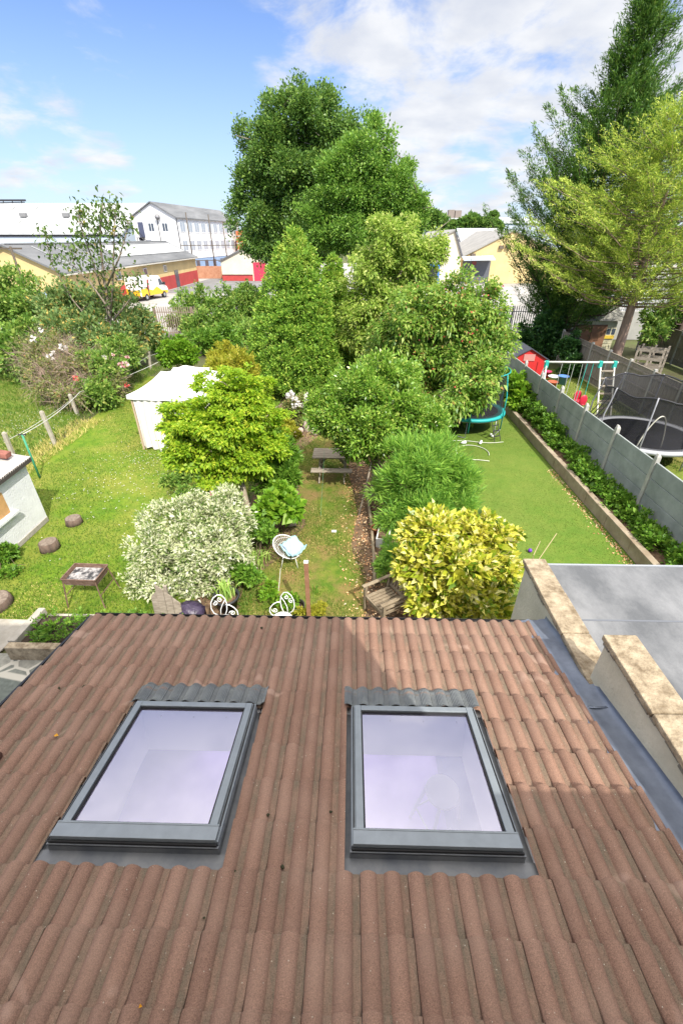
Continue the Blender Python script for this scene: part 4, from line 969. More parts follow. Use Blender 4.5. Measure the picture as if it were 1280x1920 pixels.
# barbecue
bq = thing('barbecue', 'rusty steel charcoal barbecue on four thin legs on the left lawn', 'barbecue', (-5.32, 6.70, 0), R(-2))
M_rust = mat('rusty_steel', (.10, .055, .035), .8, col2=(.20, .13, .10), scale=12); M_ash = mat('ash', (.04, .04, .042), .95, col2=(.38, .36, .35), scale=7, lo=.42, hi=.6)
mb = MB(); w, d, h = .35, .25, .70
top = [(-w, -d), (w, -d), (w, d), (-w, d)]; bot = [(-w + .03, -d + .03), (w - .03, -d + .03), (w - .03, d - .03), (-w + .03, d - .03)]
for i in range(4):
    a, b = top[i], top[(i + 1) % 4]; c, e = bot[i], bot[(i + 1) % 4]
    mb.prism([(a[0], a[1], h), (b[0], b[1], h), (e[0], e[1], h - .16), (c[0], c[1], h - .16)], Vector((-(a[0] + b[0]) / 2, -(a[1] + b[1]) / 2, 0)).normalized() * .006)
    mb.bar((a[0], a[1], h), (b[0], b[1], h), .022, .012)
mb.build('tray', M_rust, bq, world_space=False)
mb = MB(); mb.box((-w + .03, -d + .03, h - .165), (w - .03, d - .03, h - .07)); mb.build('ash_bed', M_ash, bq, world_space=False)
for sx in (-1, 1):
    for sy in (-1, 1):
        mb = MB(); mb.bar((sx * (w - .02), sy * (d - .02), h - .05), (sx * (w + .04), sy * (d + .06), 0), .022, .022); mb.build('leg', M_rust, bq, world_space=False)
for sx in (-1, 1): mb = MB(); mb.bar((sx * (w + .0), -d - .0, .3), (sx * (w + .0), d + .0, .3), .014, .014); mb.build('brace', M_rust, bq, world_space=False)

# tree stumps
M_bark = mat('bark', (.075, .052, .04), .95, col2=(.15, .105, .08), scale=10, bump=.9, bscale=22, stretch=(1, 1, .35)); M_cut = mat('sawn_wood', (.12, .09, .07), .9, col2=(.25, .20, .16), scale=14)
for i, (px, py, r, h, lb) in enumerate([(140, 980, .19, .15, 'round grey sawn tree stump alone on the left lawn'), (95, 1028, .19, .2, 'reddish split tree stump beside the white shed corner'), (-3, 1133, .25, .14, 'wide tree stump cut by the left picture edge near the path')]):
    p = G(px, py); t = thing('tree_stump', lb, 'stump', p, i, 'stumps on the left lawn')
    mb = MB(); mb.lathe([(r * 1.15, -.02), (r * 1.05, h * .4), (r, h)], n=16, sx=1 + .08 * i); o = mb.build('bark', M_bark, t, smooth=True, world_space=False)
    mb = MB(); mb.lathe([(r * .94, h + .001), (r * .92, h + .012), (.01, h + .016)], n=16, sx=1 + .08 * i); mb.build('cut_face', M_cut, t, world_space=False)

# white shed with corrugated roof
M_white_render = mat('white_masonry', (.70, .71, .72), .85, var=.07, scale=3, bump=.5, bscale=22)
sh = thing('shed', 'white rendered shed with corrugated roof and boarded window at the left edge', 'shed', (-9.5, 8.2, 0))
mb = MB(); mb.prism([(-8.05, 6.9, 0), (-8.05, 9.62, 0), (-8.05, 9.62, 1.72), (-8.05, 6.9, 1.55)], (-3, 0, 0)); mb.build('wall', M_white_render, sh)
mb = MB(); vs = []; fs = []; nn = 90
for j in range(2):
    for i in range(nn + 1):
        y = 6.7 + 3.08 * i / nn; x = (-7.93, -11.2)[j]; z = (1.78, 2.35)[j] + .12 * (y - 9.7) / 3 + .018 * math.sin(2 * math.pi * y / .076)
        vs.append((x, y, z))
for i in range(nn): fs.append((i, i + 1, nn + 2 + i, nn + 1 + i))
mb.add(vs, fs); mb.build('roof', mat('corrugated_cement', (.42, .40, .37), .85, var=.15, scale=5), sh, smooth=True)
mb = MB(); mb.bar((-7.95, 6.7, 1.63), (-7.95, 9.74, 1.73), .03, .11); mb.bar((-7.95, 9.76, 1.72), (-11.2, 9.76, 2.30), .03, .12); mb.build('fascia', mat('dark_fascia', (.06, .05, .045), .8), sh)
mb = MB(); mb.box((-8.09, 7.5, .88), (-8.046, 8.62, 1.42)); mb.build('boarded_window', mat('plywood', (.52, .30, .12), .7, var=.15, scale=4), sh)
mb = MB(); mb.box((-8.05, 7.4, .80), (-7.93, 8.75, .875)); mb.build('sill', M_white_render, sh, bevel=.01)
mb = MB(); mb.box((-8.049, 6.9, 0), (-8.02, 9.60, .12)); mb.build('plinth', M_slab, sh)
for i in range(4):
    mb = MB(); p = Vector((-8.35 - .28 * i, 9.60 + .02 * i, 2.0 + .055 * i)); mb.box((-.12, -.1, -.06), (.12, .1, .07)); o = mb.build('loose_brick', mat('old_brick', (.26, .10, .075), .9, var=.3, scale=12), bevel=.012); o.location = p - Vector((0, .12, .03)); o.rotation_euler = (0, R(10), i)
    tag(o, ('brick on the shed roof nearest its right corner', 'second brick from the right on the shed roof edge', 'third brick from the right on the shed roof edge', 'brick on the shed roof cut by the left picture edge')[i], 'brick', 'bricks on the shed roof')

# posts and wires of the left boundary
M_oldpost = mat('bleached_concrete', (.42, .38, .31), .95, var=.2, scale=7, bump=.4)
posts = []
for (bx, by, tx, ty, lb) in [(105, 835, 78, 772, 'leaning bleached concrete post standing on dry grass'), (146, 778, 131, 740, 'short concrete post before the rose bush'), (28, 860, 8, 812, 'concrete post by the shed roof at left'), (312, 684, 305, 652, 'pale concrete post by the bright vine, right of the roses'), (283, 693, 279, 660, 'thin grey post half hidden left of the pale vine post')]:
    b = G(bx, by); t = D(tx, ty, b.y - .1); o = bpy.data.objects.new
    mb = MB(); mb.bar(b - Vector((0, 0, .05)), t, .12, .11, up=(0, 1, 0)); mb.bar(t, t + (t - b).normalized() * .03, .09, .08, up=(0, 1, 0))
    ob = mb.build('fence_post', M_oldpost, bevel=.012); tag(ob, lb, 'post', 'concrete posts of the left boundary'); posts.append((b, t))
M_wire = mat('pale_line', (.55, .55, .52), .6)
def wire(name, pts, r, label, m=M_wire, sag=.12, cat='line'):
    P = []
    for a, b in zip(pts[:-1], pts[1:]):
        for k in range(8):
            t = k / 8; q = Vector(a).lerp(Vector(b), t); q.z -= sag * 4 * t * (1 - t); P.append(q)
    P.append(Vector(pts[-1])); mb = MB(); mb.tube(P, r, 5); o = mb.build(name, m, smooth=True); return tag(o, label, cat)
gp = thing('clothes_post', 'green steel clothes post behind the white shed', 'post', (-10.0, 12.0, 0))
gt = D(42, 815, 12.0); mb = MB(); mb.tube([(gt.x - .0, 12, 0), (gt.x, 12, gt.z)], .03, 8); mb.build('pole', M_green, gp, smooth=True)
mb = MB(); mb.bar((gt.x - .12, 12, gt.z), (gt.x + .12, 12, gt.z), .03, .03); mb.build('hook', M_dark, gp)
far = D(318, 668, 24); wire('clothes_line', [(gt.x, 12, gt.z), D(150, 735, 18), far], .012, 'white clothes line running from the green post up to the vine')
wire('wire', [posts[2][1] - Vector((0, 0, .25)), posts[0][1] - Vector((0, 0, .25)), posts[1][1] - Vector((0, 0, .2)), posts[4][1] - Vector((0, 0, .2)), posts[3][1] - Vector((0, 0, .15))], .007, 'thin fence wire strung between the bleached concrete posts', sag=.03)
wire('wire', [D(-20, 775, 18), D(85, 730, 22)], .008, 'upper pale wire crossing the meadow at the far left', sag=.05)

# gazebo
gz_ = thing('gazebo', 'cream canvas gazebo with two tier roof and side curtains', 'gazebo', (-5.9, 15.7, 0))
gx0, gx1, gy0, gy1, ge = -7.35, -4.45, 14.25, 17.15, 1.98; gc = Vector(((gx0 + gx1) / 2, (gy0 + gy1) / 2, 0))
def tier(e, z0_, z1_, hw0, hw1, sagk=.1, n=8, m=9):
    vs = []; fs = []
    for i in range(m):
        t = i / (m - 1)
        hw = hw0 + (hw1 - hw0) * t; z = z0_ + (z1_ - z0_) * t - sagk * math.sin(math.pi * t)
        for sd in range(4):
            for k in range(n):
                a = -1 + 2 * k / n; dz = -(.07 * (1 - a * a)) * (1 - t); pinch = (1 - .03 * (1 - a * a))
                p = [(a, -pinch), (pinch, a), (-a, pinch), (-pinch, -a)][sd]
                vs.append((gc.x + p[0] * hw, gc.y + p[1] * hw, z + dz))
    N_ = 4 * n
    for i in range(m - 1):
        for k in range(N_): fs.append((i * N_ + k, i * N_ + (k + 1) % N_, (i + 1) * N_ + (k + 1) % N_, (i + 1) * N_ + k))
    e.add(vs, fs)
M_canvw = mat('white_canvas', (.76, .75, .73), .9, var=.03, scale=3)
mb = MB(); tier(mb, ge, 2.34, 1.55, .52, .06)
hw = 1.55
for (a, b) in (((-hw, -hw), (hw, -hw)), ((hw, -hw), (hw, hw)), ((hw, hw), (-hw, hw)), ((-hw, hw), (-hw, -hw))):
    n = 10; vs = []; fs = []
    for k in range(n + 1):
        t = k / n; c = 4 * t * (1 - t); x = gc.x + a[0] + (b[0] - a[0]) * t; y = gc.y + a[1] + (b[1] - a[1]) * t; z = ge - .07 * c
        sx = (x - gc.x) * (1 - .03 * c) + gc.x if abs(a[0] - b[0]) < .1 else x; sy = (y - gc.y) * (1 - .03 * c) + gc.y if abs(a[1] - b[1]) < .1 else y
        vs += [(sx, sy, z), (sx, sy, z - .13 - .02 * math.sin(t * 30))]
    for k in range(n): fs.append((2 * k, 2 * k + 2, 2 * k + 3, 2 * k + 1))
    mb.add(vs, fs)
o = mb.build('canopy', M_canvw, gz_, smooth=True)
mb = MB(); tier(mb, 2.34, 2.58, .68, .03, .03, 6, 6); mb.build('top_vent', M_canvw, gz_, smooth=True)
for (x, y) in ((gx0, gy0), (gx1, gy0), (gx0, gy1), (gx1, gy1)): mb = MB(); mb.bar((x, y, 0), (x, y, ge - .05), .05, .05); mb.build('pole', mat('tan_pole', (.45, .34, .24), .7), gz_)
def curtain(p, q, zt, k, amp=.06):
    p = Vector(p); q = Vector(q); d = (q - p); nrm = Vector((-d.y, d.x, 0)).normalized(); mb = MB(); vs = []; fs = []; n = 24; rows = 6
    for j in range(rows):
        t = j / (rows - 1)
        for i in range(n + 1):
            s = i / n; s2 = s * (1 - .35 * math.sin(math.pi * t * .9) * k)
            c = p + d * s2 + nrm * amp * math.sin(s * 26 + j * .3) * (.4 + .6 * t); vs.append((c.x, c.y, zt * (1 - t) + .04 * t + .05 * math.sin(s * 9) * t))
    for j in range(rows - 1):
        for i in range(n): fs.append((j * (n + 1) + i, j * (n + 1) + i + 1, (j + 1) * (n + 1) + i + 1, (j + 1) * (n + 1) + i))
    mb.add(vs, fs); mb.build('curtain', M_canvas, gz_, smooth=True)
curtain((gx0 + .05, gy0 - .02, 0), (gx0 + 1.05, gy0 - .02, 0), 1.9, .5); curtain((gx1 - .1, gy0 - .02, 0), (gx0 + 1.25, gy0 - .02, 0), 1.9, .3)
curtain((gx0, gy0 + .1, 0), (gx0, gy0 + 1.2, 0), 1.9, .4); curtain((gx0, gy1 - .1, 0), (gx0, gy1 - .9, 0), 1.9, .3)

# picnic table
pt = thing('picnic_table', 'weathered grey picnic table with bench seat standing under the bay tree', 'table', (-.56, 12.45, 0), R(-1))
mb = MB()
for k in range(5): mb.box((-.60, -.36 + .146 * k, .71), (.60, -.36 + .146 * k + .138, .745))
mb.build('tabletop', M_wood, pt, bevel=.006, world_space=False)
for s in (-1, 1):
    mb = MB()
    for k in range(2): mb.box((-.62, s * .60 - .135 + .14 * k, .42), (.62, s * .60 - .135 + .14 * k + .132, .455))
    mb.build('bench_seat', M_wood, pt, bevel=.006, world_space=False)
for x in (-.38, .38):
    for s in (-1, 1):
        mb = MB(); mb.bar((x, s * .16, .70), (x, s * .62, 0), .04, .09); mb.build('leg', M_wood, pt, world_space=False)
    mb = MB(); mb.box((x + .022, -.72, .33), (x + .057, .72, .415)); mb.box((x + .022, -.34, .63), (x + .057, .34, .708)); mb.build('cross_beam', M_wood, pt, world_space=False)
mb = MB(); mb.bar((-.36, 0, .40), (-.1, 0, .70), .04, .08); mb.bar((.36, 0, .40), (.1, 0, .70), .04, .08); mb.build('brace', M_wood, pt, world_space=False)
mb = MB(); mb.lathe([(.03, 0), (.032, .05), (.05, .055), (.05, .09), (.0, .1)], n=12); o = mb.build('ashtray', M_dark, smooth=True); o.location = (-.30, 12.30, .747); tag(o, 'small dark pot standing on the picnic table top', 'pot')

# slatted wooden armchair
ac = thing('garden_armchair', 'old slatted teak armchair beside the yellow leaved bush', 'chair', (.72, 6.36, 0), R(-58))
# local: faces -y ; seat .42 high
mb = MB()
for k in range(7): mb.box((-.26 + .075 * k, -.26, .40), (-.26 + .075 * k + .058, .26, .42))
mb.build('seat', M_wood2, ac, bevel=.004, world_space=False)
mb = MB(); mb.box((-.29, -.29, .34), (.29, -.262, .415)); mb.box((-.29, .24, .34), (.29, .258, .398)); mb.box((-.295, -.262, .34), (-.268, .24, .398)); mb.box((.268, -.262, .34), (.295, .24, .398)); mb.build('seat_rail', M_wood2, ac, world_space=False)
def bk(x, z): return Vector((x, .29 + (z - .4) * .24, z))
mb = MB()
for k in range(7): mb.bar(bk(-.23 + .077 * k, .46), bk(-.23 + .077 * k, .93), .05, .018, up=(0, 1, 0))
mb.bar(bk(-.30, .95), bk(.30, .95), .03, .075); mb.bar(bk(-.30, .45), bk(.30, .45), .03, .06); mb.build('backrest', M_wood2, ac, bevel=.004, world_space=False)
for s in (-1, 1):
    mb = MB(); mb.bar((s * .31, -.27, 0), (s * .31, -.27, .63), .055, .055); mb.build('leg', M_wood2, ac, world_space=False)
    mb = MB(); mb.bar((s * .31, .26, 0), (s * .31, .29, .42), .055, .055); mb.bar((s * .31, .29, .42), bk(s * .31, .98), .05, .055); mb.build('leg', M_wood2, ac, world_space=False)
    mb = MB(); mb.box((s * .31 - .04, -.34, .632), (s * .31 + .04, .345, .66)); mb.build('armrest', M_wood2, ac, bevel=.008, world_space=False)

# ornate white iron chairs close to the roof
def curl(c, r0, turns, a0, sgn=1, n=26):
    return [(c[0] + r0 * (1 - .85 * k / n) * math.cos(a0 + sgn * turns * 2 * math.pi * k / n), 0, c[1] + r0 * (1 - .85 * k / n) * math.sin(a0 + sgn * turns * 2 * math.pi * k / n)) for k in range(n + 1)]
def ornate(loc, rz, label, flip=1):
    t = thing('iron_chair', label, 'chair', loc, rz, 'white ornate iron chairs by the roof edge')
    mb = MB(); mb.lathe([(.01, .475), (.15, .472), (.20, .455), (.205, .435), (.18, .425), (.01, .425)], n=26); mb.build('seat', M_iron, t, smooth=True, world_space=False)
    for a in range(4):
        an = math.pi / 4 + a * math.pi / 2; mb = MB(); cx, sx_ = math.cos(an), math.sin(an)
        mb.tube([(cx * .17, sx_ * .17, .43), (cx * .19, sx_ * .19, .3), (cx * .17, sx_ * .17, .15), (cx * .23, sx_ * .23, 0)], .011, 7); mb.build('leg', M_iron, t, smooth=True, world_space=False)
    def bend(P): return [(x, .19 + .10 * (z - .45) - .16 * x * x / .07 * .5, z) for x, _, z in P]
    # one tall teardrop loop with two curls, and a lower arm scroll sweeping down on the other side
    q = flip
    mb = MB(); loop = [(-.02, .45), (-.06, .56), (-.075, .70), (-.055, .82), (0, .90), (.07, .915), (.145, .87), (.195, .78), (.205, .66), (.175, .54), (.10, .46)]
    mb.tube(bend([(q * x, 0, z) for x, z in loop]), .0095, 7)
    mb.tube(bend([(q * (-.06), 0, .80), (q * .0, 0, .70), (q * .05, 0, .58), (q * .06, 0, .46)]), .008, 6)
    mb.tube(bend(curl((q * .035, .80), .05, 1.3, math.pi / 2, -q)), .0075, 6); mb.tube(bend(curl((q * .13, .74), .05, 1.3, math.pi / 2, q)), .0075, 6)
    mb.build('back_scroll', M_iron, t, smooth=True, world_space=False)
    mb = MB(); arm = [(-.06, .70), (-.13, .70), (-.20, .655), (-.255, .58), (-.265, .51), (-.23, .455), (-.17, .445)]
    mb.tube([(q * x, .19 - .12 * (k / 6), z) for k, (x, z) in enumerate(arm)], .0095, 7); mb.tube([(x, .12, z) for x, _, z in curl((q * -.165, .545), .06, 1.4, math.pi, q)], .0075, 6)
    mb.build('arm_scroll', M_iron, t, smooth=True, world_space=False)
    return t
p = G(529, 1160, .45); ornate((p.x, p.y - .02, 0), R(-8), 'white ornate iron chair right of the other, near the brown post')
p = G(420, 1163, .45); ornate((p.x, p.y - .05, 0), R(8), 'white ornate iron chair beside the purple bag', -1)

# round wire chair with a towel
wc = thing('wire_chair', 'white wire bucket chair on the grass holding a pale blue towel', 'chair', (-1.36, 7.95, 0), R(0))
tilt = .30
def hoop(a, rr=.30): return Vector((.0 + rr * math.cos(a) - .06, rr * math.sin(a) * .98, .47 + .22 * (-math.cos(a) * .6 + math.sin(a) * .4)))
def innr(a): return Vector((.17 * math.cos(a) + .03, .17 * math.sin(a) - .02, .38))
mb = MB(); mb.tube([hoop(2 * math.pi * k / 36) for k in range(36)], .012, 7, closed=True); mb.tube([innr(2 * math.pi * k / 24) for k in range(24)], .009, 6, closed=True); mb.build('rim', M_iron, wc, smooth=True, world_space=False)
mb = MB()
for k in range(40):
    a = 2 * math.pi * k / 40; h_ = hoop(a); i_ = innr(a); m_ = h_.lerp(i_, .55) + Vector((math.cos(a), math.sin(a), 0)) * .05 - Vector((0, 0, .03)); mb.tube([h_, m_, i_], .0035, 4)
for f in (.3, .6): mb.tube([hoop(2 * math.pi * k / 36).lerp(innr(2 * math.pi * k / 36), f) + Vector((math.cos(2 * math.pi * k / 36), math.sin(2 * math.pi * k / 36), 0)) * .03 for k in range(36)], .003, 4, closed=True)
mb.build('wire_basket', M_iron, wc, world_space=False)
for k in range(4):
    a = math.pi / 4 + k * math.pi / 2; mb = MB(); mb.tube([(.16 * math.cos(a), .16 * math.sin(a), .38), (.27 * math.cos(a), .27 * math.sin(a), 0)], .010, 6); mb.build('leg', M_iron, wc, smooth=True, world_space=False)
M_towel = mat('pale_blue_towel', (.30, .52, .58), .95, var=.06, scale=30, bump=.5, bscale=120); M_stripe = mat('towel_stripe', (.12, .13, .2), .95)
mb = MB(); vs = []; fs = []; n = 14; m = 16
for j in range(m + 1):
    for i in range(n + 1):
        u = i / n - .5; v = j / m
        x = -.12 + .48 * v - .0; y = u * .50 + .10 * (v - .5) * -1
        z = .60 - .22 * math.sin(math.pi * min(1, v * .62)) * (1 - 1.6 * u * u) + .02 * math.sin(i * 1.7 + j) - (.42 * max(0, .12 - v) if v < .12 else 0)
        if v > .75: z += (v - .75) * .25
        vs.append((x, y, z))
for j in range(m):
    for i in range(n): fs.append((j * (n + 1) + i, j * (n + 1) + i + 1, (j + 1) * (n + 1) + i + 1, (j + 1) * (n + 1) + i))
mb.add(vs, fs); mb.m = [1 if (i % n) in (1,) else 0 for i in range(len(fs))]
o = mb.build('towel', [M_towel, M_stripe], smooth=True); o.location = (-1.36, 7.95, .01); o.rotation_euler = (0, 0, R(-35)); sm = o.modifiers.new('thick', 'SOLIDIFY'); sm.thickness = .012; tag(o, 'pale blue folded towel draped over the wire chair', 'towel')

# posts, sleeper, bag, boards by the roof edge
b = G(580, 1172, 0); t_ = D(567, 1054, b.y); mb = MB(); mb.bar((b.x, b.y, 0), (b.x, b.y, t_.z), .075, .075, up=(0, 1, 0)); mb.box((b.x - .04, b.y - .04, t_.z + .001), (b.x + .04, b.y + .04, t_.z + .015), 1); o = mb.build('timber_post', [M_woodb, M_wpaint], bevel=.004); tag(o, 'reddish brown square timber post near the roof edge', 'post')
a = G(440, 1158, .12); c = G(505, 1158, .12); mb = MB(); mb.box((a.x - .3, a.y - .1, 0), (c.x, a.y + .06, .12)); o = mb.build('timber_sleeper', mat('orange_timber', (.42, .21, .09), .8, var=.2, scale=8), bevel=.008); tag(o, 'orange timber sleeper edging behind the ornate chairs', 'sleeper')
bag = G(358, 1160, .12); mb = MB(); mb.blob((0, 0, .24), .30, .25, .26, 16, jit=.32, seed=3); o = mb.build('plastic_bag', mat('purple_plastic', (.04, .028, .058), .35, var=.3, scale=9, bump=.9, bscale=14), smooth=True); o.location = (bag.x, bag.y, 0); tag(o, 'crumpled dark purple plastic bag left of the ornate chairs', 'bag')
pk = thing('leaning_boards', 'weathered wooden board panel leaning to a point at the roof edge', 'panel', G(305, 1163, 0))
apx = D(293, 1103, G(305, 1163, .4).y + .1); bz = G(305, 1163, .3)
mb = MB()
for k in range(4):
    x0 = apx.x - .20 + .13 * k; hgt = apx.z - abs(k - 1.0) * .16
    mb.prism([(x0, bz.y, 0), (x0 + .122, bz.y, 0), (x0 + .122, bz.y + .10, hgt - (.14 if k >= 1 else 0)), (x0, bz.y + .10, hgt - (0 if k >= 1 else .14))], (0, .02, 0))
mb.build('board', M_wood, pk)
mb = MB(); mb.bar((apx.x + .02, bz.y + .13, 0), (apx.x + .10, bz.y + .13, apx.z - .05), .06, .05, up=(0, 1, 0)); mb.build('rail', M_wood, pk)
# planter bed against the extension
pb = thing('planter_bed', 'low concrete planter bed full of leafy seedlings left of the tiled roof', 'planter', (-4.6, 5.55, 0))
mb = MB(); mb.box((-6.02, 5.08, 0), (-3.3, 5.22, .32)); mb.build('kerb', M_cop, pb, bevel=.012)
mb = MB(); mb.prism([(-6.05, 5.225, 0), (-5.91, 5.225, 0), (-5.86, 6.05, 0), (-5.99, 6.05, 0)], (0, 0, .34)); mb.build('kerb', M_slab, pb, bevel=.012)
mb = MB(); mb.box((-5.86, 5.96, 0), (-3.3, 6.08, .16)); mb.build('kerb', M_slab, pb, bevel=.012)
mb = MB(); mb.box((-5.9, 5.223, 0), (-3.3, 5.957, .22)); mb.build('soil', mat('dark_soil', (.035, .025, .018), 1, col2=(.07, .05, .035), scale=12, bump=1, bscale=30), pb)
# pots
def lpot(name, p, r, h, m, label, square=False):
    mb = MB()
    if square:
        mb.box((-r, -r * .6, 0), (r, r * .6, .02)); 
        for (lo, hi) in (((-r, -r * .6, .02), (r, -r * .6 + .03, h)), ((-r, r * .6 - .03, .02), (r, r * .6, h)), ((-r, -r * .6 + .03, .02), (-r + .03, r * .6 - .03, h)), ((r - .03, -r * .6 + .03, .02), (r, r * .6 - .03, h))): mb.box(lo, hi)
        mb.box((-r + .031, -r * .6 + .031, .03), (r - .031, r * .6 - .031, h - .05), 1)
    else:
        mb.lathe([(r * .7, 0), (r * .95, h * .85), (r * 1.04, h * .86), (r * 1.04, h), (r * .93, h), (r * .9, h * .8)], n=18); mb.lathe([(r * .9, h * .8), (.0, h * .82)], n=18, mi=1)
    o = mb.build(name, [m, M_soil], smooth=not square); o.location = p; return tag(o, label, 'plant pot')
M_terra = mat('terracotta', (.36, .13, .07), .8, var=.15, scale=8)
p = G(718, 1016); o = lpot('trough', p, .26, .26, mat('white_stone', (.6, .59, .56), .85, var=.1, scale=8), 'white square trough at the edge of the feathery bush', True); o.rotation_euler = (0, 0, R(80))
p = G(704, 1000); lpot('terracotta_pot', p, .13, .2, M_terra, 'small terracotta pot behind the white trough')
p = G(428, 1138); lpot('black_pot', (p.x, p.y - .02, 0), .26, .34, mat('black_plastic', (.03, .032, .036), .5), 'large black pot with strappy leaves behind the ornate chairs')
p = G(552, 1152, .2); lpot('metal_pot', (p.x + .03, p.y + .2, 0), .15, .28, mat('bronze_pot', (.08, .07, .06), .5), 'small dark pot between the iron chair and brown post')
# fallen branch, edging and stones
M_bark2 = mat('grey_bark', (.16, .13, .10), .95, col2=(.28, .23, .18), scale=9, bump=.7, bscale=25, stretch=(1, 1, .3))
a = G(672, 966); b = D(696, 866, 10.9); mb = MB(); mb.tube([a, a.lerp(b, .5) + Vector((.03, 0, .05)), b], [.03, .027, .022], 7); o = mb.build('branch', M_bark2, smooth=True); tag(o, 'bare branch leaning against the bay tree', 'branch')
mb = MB(); P = [G(x, y, .06) for x, y in ((687, 912), (691, 950), (696, 985), (700, 1040), (702, 1092))]
for q0, q1 in zip(P[:-1], P[1:]): mb.bar(q0, q1, .06, .14)
o = mb.build('border_edging', M_wood2, bevel=.004); tag(o, 'narrow grey board edging along the bare flower border', 'edging')
M_stone = mat('pinkish_stone', (.32, .24, .20), .9, col2=(.46, .39, .33), scale=6, bump=.6, bscale=14)
for i, (px, py, s, lb) in enumerate([(577, 806, .20, 'tallest pale rockery stone at the end of the grass path'), (590, 815, .14, 'small stone right of the tallest rockery stone'), (563, 812, .15, 'flat rockery stone left of the tallest one'), (600, 806, .12, 'small rockery stone at the bay tree edge'), (552, 818, .16, 'low rockery stone nearest the maple'), (585, 797, .17, 'pink topped rockery stone behind the others')]):
    p = G(px, py); mb = MB(); mb.blob((0, 0, s * .6), s, s * .8, s * (.9 if i else 1.6), 10, jit=.35, seed=i); o = mb.build('rockery_stone', M_stone, smooth=True); o.location = p; tag(o, lb, 'stone', 'rockery stones')
p = G(597, 945); 
p = G(545, 985); mb = MB(); mb.box((-.14, -.08, 0), (.14, .08, .09)); o = mb.build('stone_block', M_stone, bevel=.02); o.location = p; o.rotation_euler = (0, 0, .3); tag(o, 'pale stone block at the edge of the big leaved plant', 'stone')
p = G(626, 997); mb = MB(); mb.box((-.06, -.04, 0), (.06, .04, .03)); o = mb.build('paper_scrap', M_wpaint, bevel=.008); o.location = p; tag(o, 'white scrap lying on the patchy grass path', 'scrap')
a = G(520, 1125, .3); b = G(527, 1060, .5); wire('washing_line', [D(520, 1128, 6.5), D(526, 1065, 7.4)], .006, 'pale cord rising from the ornate chair to the wire chair', sag=.02)
wire('washing_line', [G(601, 968, .05), D(608, 845, 12.2)], .004, 'thin green garden line running up to the picnic table', mat('green_line', (.06, .22, .12), .6), sag=.0)

# ------------------------------------------------------------------ right hand gardens
FX = 7.52
cf = thing('concrete_fence', 'long grey concrete panel fence with posts between the right hand gardens', 'fence', (FX, 13, 0))
ys = [23.4 - 1.92 * k for k in range(10)]
for k, y in enumerate(ys):
    mb = MB(); mb.box((FX - .055, y - .055, 0), (FX + .055, y + .055, 1.86)); mb.prism([(FX - .055, y - .055, 1.86), (FX + .055, y - .055, 1.86), (FX + .02, y - .02, 1.93), (FX - .02, y - .02, 1.93)], (0, .09, 0)); mb.build('post', M_cpost, cf, bevel=.008)
    if k < len(ys) - 1:
        for r_ in range(4):
            mb = MB(); z0_ = .02 + .43 * r_; mb.box((FX - .024, ys[k + 1] + .057, z0_), (FX + .024, y - .057, z0_ + .414)); mb.build('panel', M_cpan, cf, bevel=.006)
# low kerb wall of the raised bed
M_kerb = mat('block_kerb', (.22, .17, .115), .9, col2=(.33, .28, .21), scale=2.5, bump=.4, bscale=20)
rbd = thing('raised_bed', 'raised bed behind a long low concrete kerb beside the artificial lawn', 'raised bed', (6.8, 13, 0))
rr = random.Random(2); y = 6.2
while y < 21:
    l = 1.15; mb = MB(); mb.box((6.62 + rr.uniform(-.006, .006), y + .004, 0), (6.78 + rr.uniform(-.006, .006), y + l - .004, .36 + rr.uniform(-.008, .008))); mb.build('kerb', M_kerb, rbd, bevel=.012); y += l
mb = MB(); mb.box((6.79, 6.2, 0), (FX - .06, 21, .27)); mb.build('soil', M_soil, rbd)
# hose on the lawn, little ball
mb = MB(); c = G(885, 848, .015); pts = []
for k in range(46): a = -.4 + k / 45 * 5.2; pts.append(Vector((c.x + .56 * math.cos(a), c.y + .62 * math.sin(a), .018)))
pts += [pts[-1] + Vector((.12 * k, -.03 * k, 0)) for k in range(1, 4)]
mb.tube(pts, .014, 6); q0 = c + Vector((-.75, .95, 0)); mb.tube([q0 + Vector((.3 * k, .10 * math.sin(k * .9), .0)) for k in range(8)], .014, 6); o = mb.build('garden_hose', mat('pale_hose', (.5, .52, .42), .5), smooth=True); tag(o, 'pale garden hose looped on the artificial lawn', 'hose')
p = G(993, 1032, .05); mb = MB(); mb.blob((0, 0, 0), .05, .05, .05, 14); o = mb.build('ball', mat('purple_ball', (.12, .03, .35), .35), smooth=True); o.location = p; tag(o, 'small purple ball on the artificial lawn', 'ball')
for i, (px, py, lb) in enumerate([(868, 832, 'white trainer shoe beside the hose'), (900, 832, 'second white shoe right of the other on the lawn'), (921, 819, 'white shoe at the foot of the teal trampoline ladder')]):
    p = G(px, py); mb = MB(); mb.blob((0, 0, .045), .12, .05, .05, 10, seed=i); mb.blob((.05, 0, .075), .06, .045, .05, 8); o = mb.build('shoe', M_iron, smooth=True); o.location = p; o.rotation_euler = (0, 0, i); tag(o, lb, 'shoe', 'shoes on the artificial lawn')
for (px0, py0, px1, py1, lb) in ((1010, 1048, 1043, 1000, 'thin cane at the coping, leaning right'), (1000, 1040, 1012, 1015, 'thin cane at the coping, shorter one')):
    a = D(px0, py0, 5.2); b = D(px1, py1, 5.6); mb = MB(); mb.tube([(a.x, a.y, 0), a, b], .006, 5); o = mb.build('garden_cane', mat('cane', (.35, .28, .15), .8)); tag(o, lb, 'cane', 'canes by the party wall')

